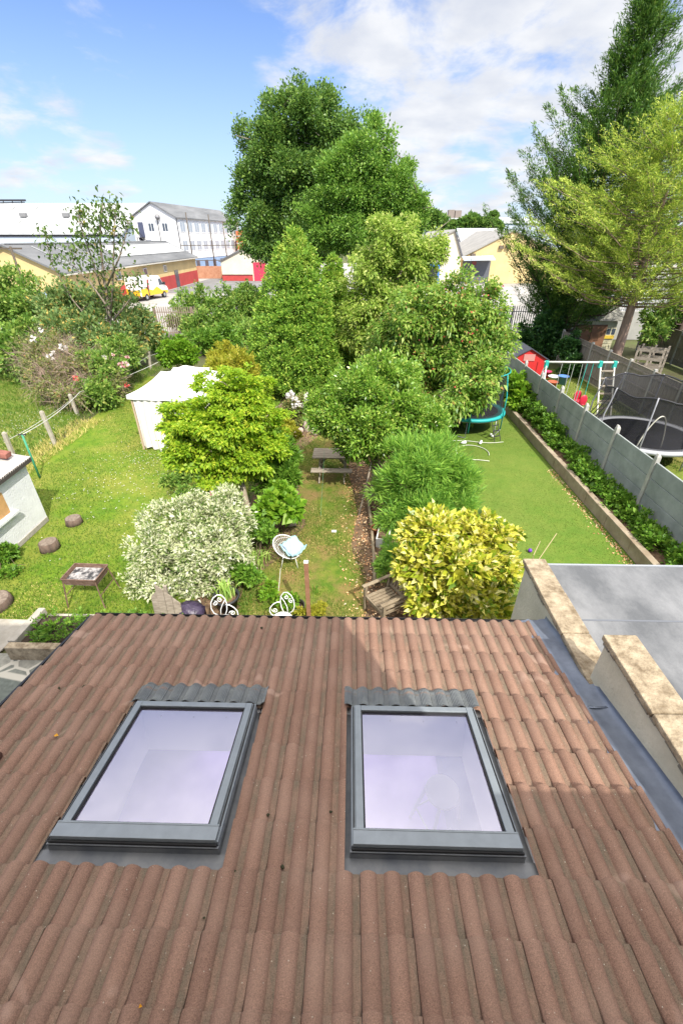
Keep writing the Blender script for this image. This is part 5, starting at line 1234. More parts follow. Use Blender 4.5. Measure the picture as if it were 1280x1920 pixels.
# netting: thin dark mesh
def netmat(name, col, scale, th):
    m = bpy.data.materials.new(name); m.use_nodes = True; nt = m.node_tree; b = nt.nodes['Principled BSDF']; b.inputs['Base Color'].default_value = (*col, 1); b.inputs['Roughness'].default_value = .8
    tr = nt.nodes.new('ShaderNodeBsdfTransparent'); ms = nt.nodes.new('ShaderNodeMixShader'); ms.inputs[0].default_value = th
    nt.links.new(tr.outputs[0], ms.inputs[1]); nt.links.new(b.outputs[0], ms.inputs[2]); nt.links.new(ms.outputs[0], nt.nodes['Material Output'].inputs['Surface']); return m
M_net = netmat('black_netting', (.02, .02, .025), 1, .6)
def trampoline(c, r, h, hn, padm, legm, label, npole, polem, ringm, a0, bow=.0, net_r=None, padw=.28, hsag=.0):
    t = thing('trampoline', label, 'trampoline', (c[0], c[1], 0), 0, 'trampolines in the gardens'); c = Vector((0, 0, 0)); nr = net_r or r * .92
    def cyl(rad, z, k, n=48): a = 2 * math.pi * k / n; return Vector((rad * math.cos(a), rad * math.sin(a), z))
    mb = MB(); mb.lathe([(.001, h - .03), (r - padw + .02, h)], n=48); mb.build('bounce_mat', M_mat, t, smooth=True, world_space=False)
    mb = MB(); mb.lathe([(r - padw, h + .005), (r - padw, h + .03), (r - .04, h + .035), (r, h + .01), (r, h - .06), (r - .03, h - .07)], n=48, cap=False); mb.build('edge_pad', padm, t, smooth=True, world_space=False)
    mb = MB(); mb.tube([cyl(r - .06, h - .09, k) for k in range(48)], .02, 6, closed=True); mb.build('frame', M_galv, t, smooth=True, world_space=False)
    for k in range(4):
        a = math.pi / 4 + k * math.pi / 2 + .2; d = .32; mb = MB()
        P = [Vector((math.cos(a - d), math.sin(a - d), 0)) * (r - .06), Vector((math.cos(a + d), math.sin(a + d), 0)) * (r - .06)]
        mb.tube([P[0] + Vector((0, 0, h - .09)), P[0] + Vector((0, 0, .02)), P[1] + Vector((0, 0, .02)), P[1] + Vector((0, 0, h - .09))], .018, 6); mb.build('leg', legm, t, smooth=True, world_space=False)
    zt = h + hn
    mb = MB(); vs = []; fs = []; n = 48; rows = 6
    for j in range(rows + 1):
        f = j / rows; rad = nr * (1 - .06 * math.sin(math.pi * f))
        for k in range(n): 
            sag = hsag * (1 - abs(math.cos(npole * .5 * (2 * math.pi * k / n - a0)))) * f
            vs.append(cyl(rad, h + .03 + hn * f - sag, k))
    for j in range(rows):
        for k in range(n): fs.append((j * n + k, j * n + (k + 1) % n, (j + 1) * n + (k + 1) % n, (j + 1) * n + k))
    mb.add(vs, fs); mb.build('safety_net', M_net, t, smooth=True, world_space=False)
    mb = MB(); mb.tube([cyl(nr, zt - hsag * (1 - abs(math.cos(npole * .5 * (2 * math.pi * k / n - a0)))), k) for k in range(48)], .022, 6, closed=True); mb.build('net_rim', ringm, t, smooth=True, world_space=False)
    for k in range(npole):
        a = a0 + 2 * math.pi * k / npole; e = Vector((math.cos(a), math.sin(a), 0)); mb = MB()
        mb.tube([e * (r + .03) + Vector((0, 0, .25)), e * (r + .04) + Vector((0, 0, h + hn * .5)), e * (r + .03 - bow * .4) + Vector((0, 0, h + hn * .85)), e * (nr + .01) + Vector((0, 0, zt + .03))], .022, 7); mb.build('net_pole', polem, t, smooth=True, world_space=False)
    return t
tt = trampoline((4.62, 16.75), 1.34, .72, 1.55, M_teal, M_galv, 'teal edged trampoline half hidden under the plum tree', 6, M_teal, M_teal, R(18), .2)
lad = thing('trampoline_ladder', 'dark steel ladder hooked on the teal trampoline', 'ladder', (5.3, 15.5, 0), R(28))
mb = MB()
for s in (-.14, .14): mb.tube([(s, -.28, 0), (s, .06, .72)], .014, 6)
mb.build('rail', M_dark, lad, world_space=False)
for z in (.18, .36, .54): mb = MB(); mb.bar((-.14, -.28 + .34 * z / .72, z), (.14, -.28 + .34 * z / .72, z), .05, .02); mb.build('rung', M_dark, lad, world_space=False)
M_gpad = mat('grey_pad', (.36, .37, .40), .6)
bt = trampoline((9.85, 14.15), 1.72, .80, 1.60, M_gpad, M_galv, 'big black and grey netted trampoline beyond the concrete fence', 8, mat('grey_pole', (.30, .30, .32), .5), M_dark, R(12), .3, hsag=.12)
mb = MB(); pts = []
for k in range(19):
    u = k / 18; pts.append((-.95 + .75 * u, -1.30 - .28 * math.sin(math.pi * u) * .3, .84 + 1.05 * math.sin(math.pi * u) ** .7))
mb.tube(pts, .018, 6); mb.build('net_door', mat('cream_webbing', (.6, .57, .48), .8), bt, smooth=True, world_space=False)
# swing set with slide ladder
M_swg = mat('pale_tube', (.55, .54, .48), .5); M_tq = mat('turquoise_plastic', (.03, .36, .30), .45)
sw = thing('swing_set', 'garden swing set with a pale beam, turquoise brackets and a slatted ladder', 'swing set', (9.1, 18.5, 0)); bz_ = 2.10; bx0, bx1, by = 7.95, 10.72, 18.55
mb = MB(); mb.tube([(bx0 - .1, by, bz_), (bx1 + .1, by, bz_)], .042, 8); mb.build('beam', M_swg, sw, smooth=True)
for s in (-1, 1): mb = MB(); mb.tube([(bx0, by, bz_ - .02), (bx0 - .08, by + s * .75, 0)], .032, 8); mb.build('leg', M_swg, sw, smooth=True)
for (x) in (bx0, 10.12, bx1 - .02): mb = MB(); mb.box((x - .07, by - .07, bz_ - .22), (x + .07, by + .07, bz_ + .055)); mb.build('bracket', M_tq, sw, bevel=.015)
mb = MB()
for x in (10.15, 10.70): mb.bar((x, by, bz_ - .1), (x, by - .95, 0), .05, .06)
mb.build('ladder_rail', M_swg, sw)
for k in range(7):
    f = (k + .6) / 7.4; mb = MB(); y = by - .95 * (1 - f); z = (bz_ - .1) * f; mb.box((10.17, y - .06, z - .02), (10.68, y + .05, z + .02)); mb.build('rung', M_wood, sw)
M_chain = mat('swing_rope', (.4, .42, .38), .6)
for (x, seatm, lb) in ((8.75, mat('blue_seat', (.16, .30, .55), .5), 0), (9.25, M_swg, 1)):
    mb = MB()
    for s in (-.2, .2): mb.tube([(x + s * .8, by, bz_), (x + s, by - .05, .52)], .011, 5)
    mb.build('rope', M_chain, sw); mb = MB(); mb.box((x - .22, by - .15, .48), (x + .22, by + .05, .52)); mb.build('swing_seat', seatm, sw, bevel=.015)
gl_ = thing('glider_swing', 'red and turquoise two seat glider swing hanging from the beam', 'swing', (9.72, 18.5, .3))
mb = MB()
for s in (-.12, .12): mb.tube([(9.72 + s, by, bz_), (9.72 + s * 1.3, by, .35)], .014, 6)
mb.build('hanger', M_tq, gl_)
for s in (-1, 1):
    mb = MB(); mb.blob((9.72 + s * .02, by + s * .32, .62), .17, .05, .24, 12); mb.blob((9.72, by + s * .2, .45), .17, .18, .06, 12); mb.build('seat', mat('red_plastic', (.50, .02, .05), .4), gl_, smooth=True)
    mb = MB(); mb.box((9.6, by + s * .42, .25), (9.84, by + s * .52, .30)); mb.tube([(9.72, by, .35), (9.72, by + s * .47, .28)], .02, 6); mb.build('footrest', M_tq, gl_)
def tub(p, r, h, m, label, name='tub', cat='tub'):
    mb = MB(); mb.lathe([(r * .75, 0), (r, h), (r * 1.06, h), (r * 1.06, h - .03), (r * .94, h - .02), (r * .7, .03), (.01, .03)], n=18); o = mb.build(name, m, smooth=True); o.location = p; return tag(o, label, cat, 'plastic toys by the swings')
tub(G(1052, 720) + Vector((0, 0, 0)), .26, .42, mat('blue_tub', (.10, .22, .52), .4), 'blue plastic tub standing behind the swings')
tub(G(1033, 727), .24, .32, mat('rust_tub', (.42, .10, .05), .5), 'rust red plastic tub left of the blue tub')
tub(G(1036, 716), .3, .30, mat('white_tub', (.62, .66, .7), .5), 'white plastic basin behind the rust red tub')
tub(G(1023, 708), .22, .35, mat('pink_tub', (.55, .05, .14), .5), 'pink plastic tub in front of the red shed', 'tub')
# leaning grey tyre rim / folded frame beside the ladder
ff = thing('folded_frame', 'folded dark metal play frame leaning by the swing ladder', 'frame', (9.75, 17.0, 0)); mb = MB()
for k in range(4): mb.tube([(9.35 + .1 * k, 17.3 - .1 * k, 0), (9.85 + .1 * k, 17.0 - .1 * k, 1.15)], .02, 6)
mb.build('bar', M_dark, ff); mb = MB(); mb.bar((9.5, 17.2, .4), (9.95, 16.9, .45), .05, .05); mb.bar((9.7, 17.1, .9), (10.1, 16.8, .95), .05, .05); mb.build('rail', mat('cream_rail', (.5, .47, .38), .6), ff)
# red shed
rs = thing('red_shed', 'small bright red shed with dark felt roof behind the concrete fence', 'shed', (9.5, 24, 0)); rx0, rx1, ry = 8.10, 9.90, 23.2; rze, rza = 1.18, 1.66
mb = MB(); mb.prism([(rx0, ry, 0), (rx0, ry, rze), ((rx0 + rx1) / 2, ry, rza), (rx1, ry, rze), (rx1, ry, 0)], (0, 2.4, 0)); mb.build('wall', mat('bright_red_boards', (.50, .022, .022), .6, var=.12, scale=3, stretch=(8, 1, 1)), rs)
mb = MB(); c_ = (rx0 + rx1) / 2
mb.prism([(rx0 - .12, ry - .1, rze - .08), (rx0 - .12, ry - .1, rze - .03), (c_, ry - .1, rza + .055), (c_, ry - .1, rza + .003)], (0, 2.6, 0)); mb.prism([(c_, ry - .1, rza + .003), (c_, ry - .1, rza + .055), (rx1 + .12, ry - .1, rze - .03), (rx1 + .12, ry - .1, rze - .08)], (0, 2.6, 0)); mb.build('roof', mat('dark_felt', (.06, .065, .085), .9), rs)
mb = MB(); mb.box((c_ - .28, ry - .03, 1.08), (c_ + .28, ry - .003, 1.40)); mb.build('window', mat('pink_panel', (.5, .22, .2), .5), rs)
mb = MB(); mb.box((c_ - .5, ry - .02, .05), (c_ - .47, ry - .003, 1.02)); mb.box((c_ + .47, ry - .02, .05), (c_ + .5, ry - .003, 1.02)); mb.build('door_trim', mat('dark_red', (.25, .01, .01), .6), rs)
# close boarded fences
def board_fence(a, b, h, label, pitch=1.83, group=None, name='board_fence'):
    a = Vector((*a, 0)); b = Vector((*b, 0)); d = (b - a); L = d.length; d.normalize(); n = max(1, round(L / pitch)); nr = Vector((-d.y, d.x, 0))
    t = thing(name, label, 'fence', a.lerp(b, .5), 0, group); rr = random.Random(int(a.x * 10 + a.y))
    for k in range(n + 1):
        p = a + d * (L * k / n); mb = MB(); mb.bar(p, p + Vector((0, 0, h + .12)), .11, .11, up=nr); mb.build('post', M_cpost, t, bevel=.01)
    for k in range(n):
        p = a + d * (L * k / n + .057); q = a + d * (L * (k + 1) / n - .057); mb = MB(); w = (q - p).length; m = int(w / .105)
        for i in range(m):
            c = p + d * (w * (i + .5) / m) + nr * rr.uniform(-.006, .006); mb.bar(c + Vector((0, 0, .03)), c + Vector((0, 0, h + rr.uniform(-.01, .01))), .100, .018, up=nr)
        for z in (.35, h * .55, h - .2): mb.bar(p + nr * .035 + Vector((0, 0, z)), q + nr * .035 + Vector((0, 0, z)), .03, .07)
        mb.bar(p + Vector((0, 0, h + .02)), q + Vector((0, 0, h + .02)), .05, .03); mb.build('panel', M_feather, t)
    return t
board_fence((12.35, 7.5), (12.35, 27.5), 1.75, 'grey board fence with concrete posts behind the big trampoline')
board_fence((19.0, 16), (19.0, 31), 1.8, 'shaded grey board fence farther right behind the pallets')
# pallets
for i in range(2):
    pl_ = thing('pallet', ('wooden pallet leaning on the fence right of the cedar trunk', 'second pallet stacked behind the leaning one')[i], 'pallet', (14.6 + .5 * i, 22.6 + .5 * i, .0), R(-30), 'pallets by the fence'); mb = MB()
    for k in range(5): mb.box((-.6, -.02 + .25 * k * .3, .08 + .38 * k), (.6, .0 + .25 * k * .3, .22 + .38 * k))
    mb.build('slat', M_wood, pl_, world_space=False); mb = MB()
    for x in (-.56, 0, .56): mb.bar((x, .04, 0), (x, .36, 1.85), .09, .08)
    mb.build('bearer', M_wood, pl_, world_space=False)
# cream playhouse with brown doors
ph = thing('playhouse', 'cream boarded garden shed with brown double doors under the dark cypress', 'shed', (16.2, 30, 0)); M_cb = mat('cream_boards', (.52, .49, .34), .7, var=.08, scale=2); 
q0 = D(1057, 600, 30); q1 = D(1158, 600, 30); z1 = D(1100, 600, 30).z
mb = MB(); mb.box((q0.x, 30, 0), (q1.x, 33, z1)); 
for k in range(int(z1 / .16)): mb.box((q0.x - .02, 29.97, .16 * k), (q1.x + .02, 29.998, .16 * k + .135))
mb.build('wall', M_cb, ph)
d0 = D(1079, 620, 29.9); d1 = D(1136, 620, 29.9); zt = D(1100, 609, 29.9).z
for (xa, xb) in ((d0.x, (d0.x + d1.x) / 2 - .02), ((d0.x + d1.x) / 2 + .02, d1.x)): mb = MB(); mb.box((xa, 29.90, .1), (xb, 29.96, zt)); mb.build('door', mat('brown_door', (.20, .10, .055), .7), ph)
for px in (1066, 1145):
    w0 = D(px, 622, 29.9); mb = MB(); mb.box((w0.x - .3, 29.93, w0.z - .22), (w0.x + .3, 29.965, w0.z + .22)); mb.box((w0.x - .26, 29.925, w0.z - .18), (w0.x - .03, 29.929, w0.z + .18), 1); mb.box((w0.x + .03, 29.925, w0.z - .18), (w0.x + .26, 29.929, w0.z + .18), 1); mb.build('window', [M_cb, M_win], ph)
w0 = D(1141, 632, 29.9); mb = MB(); mb.box((w0.x - .3, 29.90, w0.z - .1), (w0.x + .3, 29.965, w0.z + .1)); mb.build('window_box', mat('yellow_box', (.6, .42, .05), .6), ph)
mb = MB(); mb.prism([(q0.x - .3, 29.6, z1 + .0), (q0.x - .3, 31.5, z1 + .9), (q0.x - .3, 33.3, z1)], (q1.x - q0.x + .6, 0, 0)); mb.build('roof', mat('shed_felt', (.24, .23, .2), .9), ph)
# palisade fences and the concrete boundary wall
def palisade(x0, x1, y, z0_, h, label, m, sp=.16, group='palisade fences of the estate'):
    t = thing('palisade_fence', label, 'fence', ((x0 + x1) / 2, y, 0), 0, group); mb = MB(); x = x0
    while x < x1:
        mb.prism([(x, y, z0_), (x + .065, y, z0_), (x + .065, y, z0_ + h - .08), (x + .0325, y, z0_ + h), (x, y, z0_ + h - .08)], (0, .02, 0)); x += sp
    mb.build('pale', m, t); mb = MB()
    for z in (.4, h - .4): mb.bar((x0, y + .05, z0_ + z), (x1, y + .05, z0_ + z), .04, .05)
    mb.build('rail', m, t)
    k = x0
    while k < x1: mb = MB(); mb.box((k, y + .08, 0), (k + .1, y + .16, z0_ + h - .05)); mb.build('post', m, t); k += 2.75
palisade(6, 17.0, 34.6, 0, 2.3, 'pale steel palisade fence left of the playhouse below the dark cypress', M_galv)
palisade(17.0, 30, 35.0, 1.6, 1.5, 'palisade railing standing on the concrete boundary wall', M_galv)
palisade(-14.5, -11.2, 34.4, 0, 2.2, 'rusty palisade fence half hidden by the left shrubs', mat('rusty_pale', (.24, .18, .14), .8))
mb = MB(); mb.box((17, 34.7, 0), (31, 34.95, 1.9)); o = mb.build('boundary_wall', mat('pale_concrete', (.34, .33, .30), .9, var=.15, scale=.8)); tag(o, 'pale concrete boundary wall at the far right behind the pallets', 'wall')
# screen of boards behind the clipped conifers
board_fence((-3.3, 23.4), (1.9, 23.4), 1.7, 'dark board fence in shade behind the clipped conifers', group=None)
# ------------------------------------------------------------------ trees, shrubs, plants
L_dark = leafmat('hornbeam_leaf', [(0, (.035, .075, .014)), (.45, (.055, .11, .020)), (.8, (.09, .15, .026)), (1, (.13, .19, .035))], tr=.3, rough=.42, spec=.45)
L_mid = leafmat('evergreen_oak_leaf', [(0, (.045, .10, .016)), (.5, (.085, .165, .022)), (.85, (.13, .215, .03)), (1, (.17, .23, .05))], tr=.3, rough=.45, spec=.4)
L_thuja = leafmat('thuja_spray', [(0, (.055, .12, .014)), (.5, (.10, .185, .02)), (.85, (.16, .24, .028)), (1, (.24, .28, .05))], tr=.25, rough=.6)
L_thujay = leafmat('thuja_new_spray', [(0, (.10, .17, .02)), (.5, (.17, .24, .03)), (1, (.26, .28, .06))], tr=.25, rough=.6)
L_pear = leafmat('pear_leaf', [(0, (.085, .145, .02)), (.45, (.15, .22, .032)), (.8, (.235, .285, .06)), (1, (.33, .35, .12))], tr=.4, rough=.5)
L_plum = leafmat('plum_leaf', [(0, (.055, .12, .018)), (.45, (.11, .19, .026)), (.8, (.18, .245, .045)), (.95, (.26, .29, .08)), (1, (.20, .09, .03))], tr=.38, rough=.42, spec=.45)
L_bay = leafmat('bay_leaf', [(0, (.045, .105, .012)), (.5, (.10, .185, .02)), (.85, (.165, .245, .035)), (1, (.24, .27, .06))], tr=.28, rough=.35, spec=.5)
L_feather = leafmat('tamarisk_spray', [(0, (.075, .16, .03)), (.5, (.13, .24, .035)), (1, (.20, .30, .05))], tr=.4, rough=.6)
L_maple = leafmat('maple_leaf', [(0, (.085, .165, .010)), (.45, (.15, .235, .014)), (.85, (.215, .28, .02)), (1, (.30, .31, .03))], tr=.42, rough=.5)
L_gold = leafmat('golden_leaf', [(0, (.19, .23, .02)), (.6, (.32, .32, .03)), (1, (.42, .37, .05))], tr=.4, rough=.5, gain=1.25)
L_vari = leafmat('white_variegated_leaf', [(0, (.08, .16, .03)), (.25, (.26, .36, .10)), (.45, (.58, .62, .34)), (.8, (.74, .75, .52)), (1, (.82, .82, .66))], tr=.3, rough=.45, gain=1.0)
L_laurel = leafmat('yellow_spotted_laurel_leaf', [(0, (.08, .18, .015)), (.16, (.26, .36, .022)), (.42, (.60, .60, .06)), (.8, (.80, .74, .16)), (1, (.84, .80, .42))], tr=.3, rough=.3, spec=.5, edge=((.16, .27, .02), 26, .66), gain=1.0)
L_hedge = leafmat('hedge_leaf', [(0, (.045, .095, .015)), (.5, (.085, .15, .024)), (.85, (.14, .205, .035)), (1, (.20, .22, .06))], tr=.3)
L_elder = leafmat('elder_leaf', [(0, (.055, .105, .03)), (.5, (.095, .15, .045)), (.88, (.15, .185, .06)), (1, (.36, .22, .05))], tr=.3)
L_syc = leafmat('sapling_leaf', [(0, (.045, .085, .018)), (.5, (.075, .125, .025)), (.95, (.11, .16, .04)), (1, (.26, .17, .04))], tr=.3, gain=1.6)
L_bright = leafmat('bright_leaf', [(0, (.085, .20, .012)), (.5, (.14, .28, .018)), (1, (.22, .34, .03))], tr=.35, gain=1.25)
L_weed = leafmat('weed_leaf', [(0, (.05, .125, .012)), (.5, (.09, .19, .018)), (1, (.15, .25, .03))], tr=.3, gain=1.45)
L_rose = leafmat('rose_leaf', [(0, (.06, .085, .02)), (.5, (.11, .135, .035)), (.85, (.17, .17, .06)), (1, (.23, .13, .06))], tr=.3)
L_cyp = leafmat('cypress_spray', [(0, (.03, .08, .016)), (.5, (.058, .122, .018)), (.9, (.10, .175, .026)), (1, (.14, .19, .04))], tr=.18, rough=.6, gain=1.6)
L_cedar = leafmat('golden_cypress_spray', [(0, (.06, .11, .016)), (.4, (.135, .195, .024)), (.8, (.24, .285, .04)), (1, (.34, .35, .08))], tr=.25, rough=.6, gain=2.1)
L_ivy = leafmat('ivy_leaf', [(0, (.015, .045, .012)), (.6, (.03, .08, .018)), (1, (.06, .12, .03))], tr=.2, rough=.35)
L_strap = leafmat('strap_leaf', [(0, (.10, .18, .03)), (.6, (.19, .27, .06)), (1, (.30, .35, .12))], tr=.35)
L_petw = leafmat('white_petal', [(0, (.75, .70, .68)), (1, (.85, .82, .78))], tr=.3); L_petp = leafmat('pink_petal', [(0, (.60, .16, .22)), (.5, (.75, .45, .45)), (1, (.8, .65, .62))], tr=.3); L_petr = leafmat('red_petal', [(0, (.6, .05, .06)), (1, (.75, .18, .15))], tr=.3)
L_fruit = leafmat('plum_fruit', [(0, (.16, .02, .04)), (1, (.30, .06, .04))], tr=.0, rough=.4)
M_twig = mat('twig', (.17, .12, .085), .9, var=.25, scale=12)
M_cbark = mat('cedar_bark', (.21, .135, .095), .95, col2=(.32, .23, .175), scale=5, bump=.8, bscale=14, stretch=(1, 1, .3))

def tree(name, label, cat, base, blobs, lm, ncl, per, cr, L, W, tr_r, group=None, bark=None, forks=None, zf=.35, crown='crown', trunk='trunk', **k):
    t = thing(name, label, cat, (base[0], base[1], 0), 0, group)
    sd = k.get('seed', 1)
    limbs(trunk, (base[0], base[1], 0), forks or [(b[0], b[1], b[2] + b[5] * .2) for b in blobs], tr_r, bark or M_bark2, t, zf=zf, seed=sd)
    leaves(crown, blobs, ncl, per, cr, L, W, lm, t, **k)
    return t
def shrub(name, label, base, blobs, lm, ncl, per, cr, L, W, group=None, nst=14, sr=.02, cat='shrub', spread=.25, bark=None, foliage='foliage', **k):
    t = thing(name, label, cat, (base[0], base[1], 0), 0, group)
    stems('stems', (base[0], base[1], 0), blobs, nst, sr, bark or M_twig, t, spread, seed=k.get('seed', 1))
    leaves(foliage, blobs, ncl, per, cr, L, W, lm, t, **k)
    return t
def gx(b): return (b[0], b[1])

# --- the two big trees beyond the gardens
bl = [B(a[0], a[1] + 13, a[2], a[3] * .93, a[4] * .92) for a in [(565, 215, 38, 88, 58), (505, 285, 38, 66, 70), (630, 235, 38, 52, 50), (480, 350, 38, 48, 60), (560, 320, 38, 100, 90), (500, 420, 38, 62, 60), (560, 420, 38, 80, 60), (625, 330, 38, 60, 80), (590, 180, 38, 45, 26), (515, 232, 38, 22, 40)]]
b0 = D(560, 600, 38); tree('hornbeam_tree', 'tallest dark green broadleaved tree in the middle beyond the gardens', 'tree', b0, bl, L_dark, 6200, 17, .40, .17, .11, .30, seed=1, core=.16, lump=.2, up=.35, group='big trees beyond the gardens')
bl = [B(a[0], a[1] + 8, a[2], a[3] * .93, a[4] * .93) for a in [(690, 275, 34, 50, 55), (655, 340, 34, 75, 75), (735, 340, 34, 50, 70), (610, 415, 34, 55, 48), (690, 420, 34, 90, 60), (765, 405, 34, 32, 55), (720, 250, 34, 22, 28), (788, 372, 34, 11, 30), (745, 470, 34, 60, 40)]]
b0 = D(690, 600, 34); tree('evergreen_oak_tree', 'fresh green dense tree leaning against the tallest dark tree', 'tree', b0, bl, L_mid, 5600, 16, .32, .16, .085, .28, seed=2, core=.16, lump=.18, up=.6, group='big trees beyond the gardens')

# --- clipped conifers
def cone_blobs(px, ytop, ybot, half, Y, n=15, p=.52):
    out = []
    for i in range(n):
        f = (i + .5) / n; y = ytop + (ybot - ytop) * f; out.append(B(px + (0), y, Y, max(10, half * min(1, (f * 1.25)) ** p), (ybot - ytop) / n * 1.7, half * min(1, f * 1.25) ** p, k=1.0))
    return out
for (px, yt, yb, hf, Y, base, lb, sd, mm) in [(553, 448, 712, 84, 21.6, (555, 735), 'tallest clipped pointed conifer at the end of the garden', 3, L_thuja), (625, 492, 700, 44, 22.6, (630, 735), 'clipped conifer behind right of the tallest pointed one', 4, L_thuja), (597, 548, 725, 46, 20.5, (600, 740), 'lower clipped conifer bulging in front of the tallest pointed one', 5, L_thuja)]:
    b = G(*base); b = Vector((D(px, 700, Y).x, Y, 0)); t = thing('clipped_conifer', lb, 'tree', b, 0, 'clipped conifers')
    mb = MB()
    for dx in (-.35, .05, .4): mb.tube([(b.x + dx, b.y - .3, -.05), (b.x + dx * .8, b.y - .2, 1.0), (b.x, b.y, 2.6)], [.11, .09, .05], 8)
    mb.build('trunk', M_bark, t, smooth=True)
    bl = cone_blobs(px, yt + 6, yb, hf, Y)
    leaves('crown', bl, int(3000 * hf / 84), 18, .11, .14, .055, mm, t, up=.9, out=.55, rnd=.9, seed=sd, core=.2, shell=(.9, 1.0), lump=.03, nz=.2, tuft=.13, spike=.02, inner=.9)
    leaves('new_growth', bl[:3], int(420 * hf / 84), 12, .10, .12, .045, L_thujay, t, up=1.2, out=.5, rnd=.8, seed=sd + 20, core=0, shell=(.96, 1.02), lump=.03, nz=.2, tuft=.13, spike=.02, inner=.9)

# --- pale pear tree and plum tree
bl = [B(*a) for a in [(735, 445, 20.5, 50, 45), (700, 500, 20.5, 55, 50), (760, 500, 20.5, 45, 50), (690, 560, 20.5, 52, 45), (740, 560, 20.5, 60, 50), (670, 620, 20.5, 32, 45), (800, 470, 20.5, 20, 30)]]
tree('pear_tree', 'pale yellowish green pear tree behind the plum tree', 'tree', (D(720, 600, 20.5).x, 20.5), bl, L_pear, 2100, 16, .18, .14, .07, .13, seed=6, core=.12, shell=(.55, 1.1), lump=.3, up=.3, droop=.3)
bl = [B(*a) for a in [(850, 580, 17, 62, 55), (800, 590, 17, 55, 50), (900, 600, 17, 45, 55), (760, 610, 17, 60, 55), (840, 660, 17, 80, 60), (925, 650, 17, 32, 45), (880, 710, 17, 58, 45), (820, 735, 17, 48, 42), (780, 680, 17, 55, 50), (735, 640, 17.5, 45, 45), (868, 738, 15.0, 46, 32), (905, 705, 15.1, 34, 34), (835, 765, 14.9, 34, 20), (905, 545, 17, 25, 22), (860, 765, 17, 35, 22)]]
pt_ = tree('plum_tree', 'spreading plum tree with reddish fruit hanging over the teal trampoline', 'tree', (D(800, 700, 17).x + .2, 17.2), bl, L_plum, 3300, 15, .18, .14, .072, .15, seed=7, core=.16, shell=(.62, 1.1), lump=.24, up=.2, droop=.35)
fr_ = leaves('fruit', bl, 260, 2, .1, .07, .055, L_fruit, pt_, seed=9, core=0, shell=(.9, 1.05), fold=.6); fr_['kind'] = 'stuff'

# --- bay tree over the picnic table, feathery bush, maple
bl = [B(*a) for a in [(690, 725, 11.8, 72, 50), (640, 775, 11.6, 58, 45), (735, 760, 11.6, 62, 55), (690, 800, 11.3, 72, 48), (790, 790, 11.6, 42, 38), (815, 800, 11.5, 32, 28), (660, 835, 11.2, 28, 22), (715, 838, 11.2, 40, 24), (745, 700, 12.2, 45, 28), (600, 770, 11.8, 26, 32)]]
b = G(700, 942); tree('bay_tree', 'rounded glossy green bay tree overhanging the picnic table', 'tree', (b.x, b.y + .3), bl, L_bay, 2900, 15, .11, .10, .04, .09, seed=10, core=.2, shell=(.7, 1.05), lump=.2, up=.6)
bl = [B(*a) for a in [(800, 870, 9.9, 66, 45), (760, 910, 9.7, 55, 50), (840, 905, 9.8, 52, 45), (800, 950, 9.4, 70, 48), (745, 960, 9.3, 38, 30), (850, 945, 9.5, 42, 38)]]
shrub('feathery_bush', 'feathery soft green bush between the bay tree and the yellow leaved bush', (D(800, 950, 9.6).x, 9.6), bl, L_feather, 1900, 14, .10, .19, .022, seed=11, core=.2, shell=(.6, 1.15), lump=.22, up=.9, out=1.0, rnd=.6, nst=18)
bl = [B(*a) for a in [(412, 728, 10.9, 48, 36), (450, 738, 10.8, 62, 42), (372, 778, 10.6, 52, 38), (500, 785, 10.6, 40, 42), (430, 795, 10.3, 75, 46), (340, 800, 10.4, 42, 36), (390, 850, 10.1, 60, 40), (470, 850, 10.2, 58, 40), (345, 845, 10.2, 30, 30), (510, 835, 10.5, 28, 30), (420, 885, 10.0, 48, 24)]]
b = G(467, 966); tree('maple_tree', 'yellow green Japanese maple with a forked pale trunk', 'tree', (b.x, b.y), bl, L_maple, 2900, 14, .11, .09, .055, .085, seed=12, core=.12, shell=(.62, 1.06), lump=.26, up=-.05, out=.9, flat=.45, nz=1.1, droop=.25, zf=.42, bark=mat('maple_bark', (.26, .21, .15), .9, col2=(.36, .31, .24), scale=7, bump=.4))

# --- white variegated shrub, yellow laurel
bl = [B(*a) for a in [(350, 975, 7.9, 75, 46), (420, 965, 8.0, 45, 42), (300, 1030, 7.5, 52, 48), (385, 1020, 7.4, 75, 52), (330, 1075, 7.1, 62, 44), (275, 1090, 7.1, 36, 38), (425, 1030, 7.6, 42, 50), (380, 1085, 7.1, 46, 34), (262, 1130, 6.9, 24, 24), (310, 1120, 6.9, 40, 24)]]
shrub('variegated_shrub', 'big rounded shrub with white variegated leaves beside the maple', (D(360, 1120, 7.3).x, 7.35), bl, L_vari, 2300, 15, .085, .082, .034, seed=13, core=.16, shell=(.72, 1.06), lump=.2, up=.55, nst=22, sr=.022)
bl = [B(*a) for a in [(815, 1000, 6.8, 58, 42), (900, 1005, 6.8, 62, 42), (790, 1060, 6.4, 45, 46), (860, 1060, 6.3, 62, 52), (925, 1060, 6.5, 42, 46), (820, 1115, 6.1, 52, 40), (895, 1120, 6.1, 52, 38), (930, 1140, 6.1, 28, 22)]]
shrub('spotted_laurel', 'round bush with glossy yellow spotted leaves at the roof edge', (D(860, 1120, 6.4).x, 6.5), bl, L_laurel, 1400, 9, .075, .145, .068, seed=14, core=.25, shell=(.82, 1.0), lump=.08, tuft=.24, spike=.06, up=.5, out=.8, nst=12, sr=.02, fold=.15)

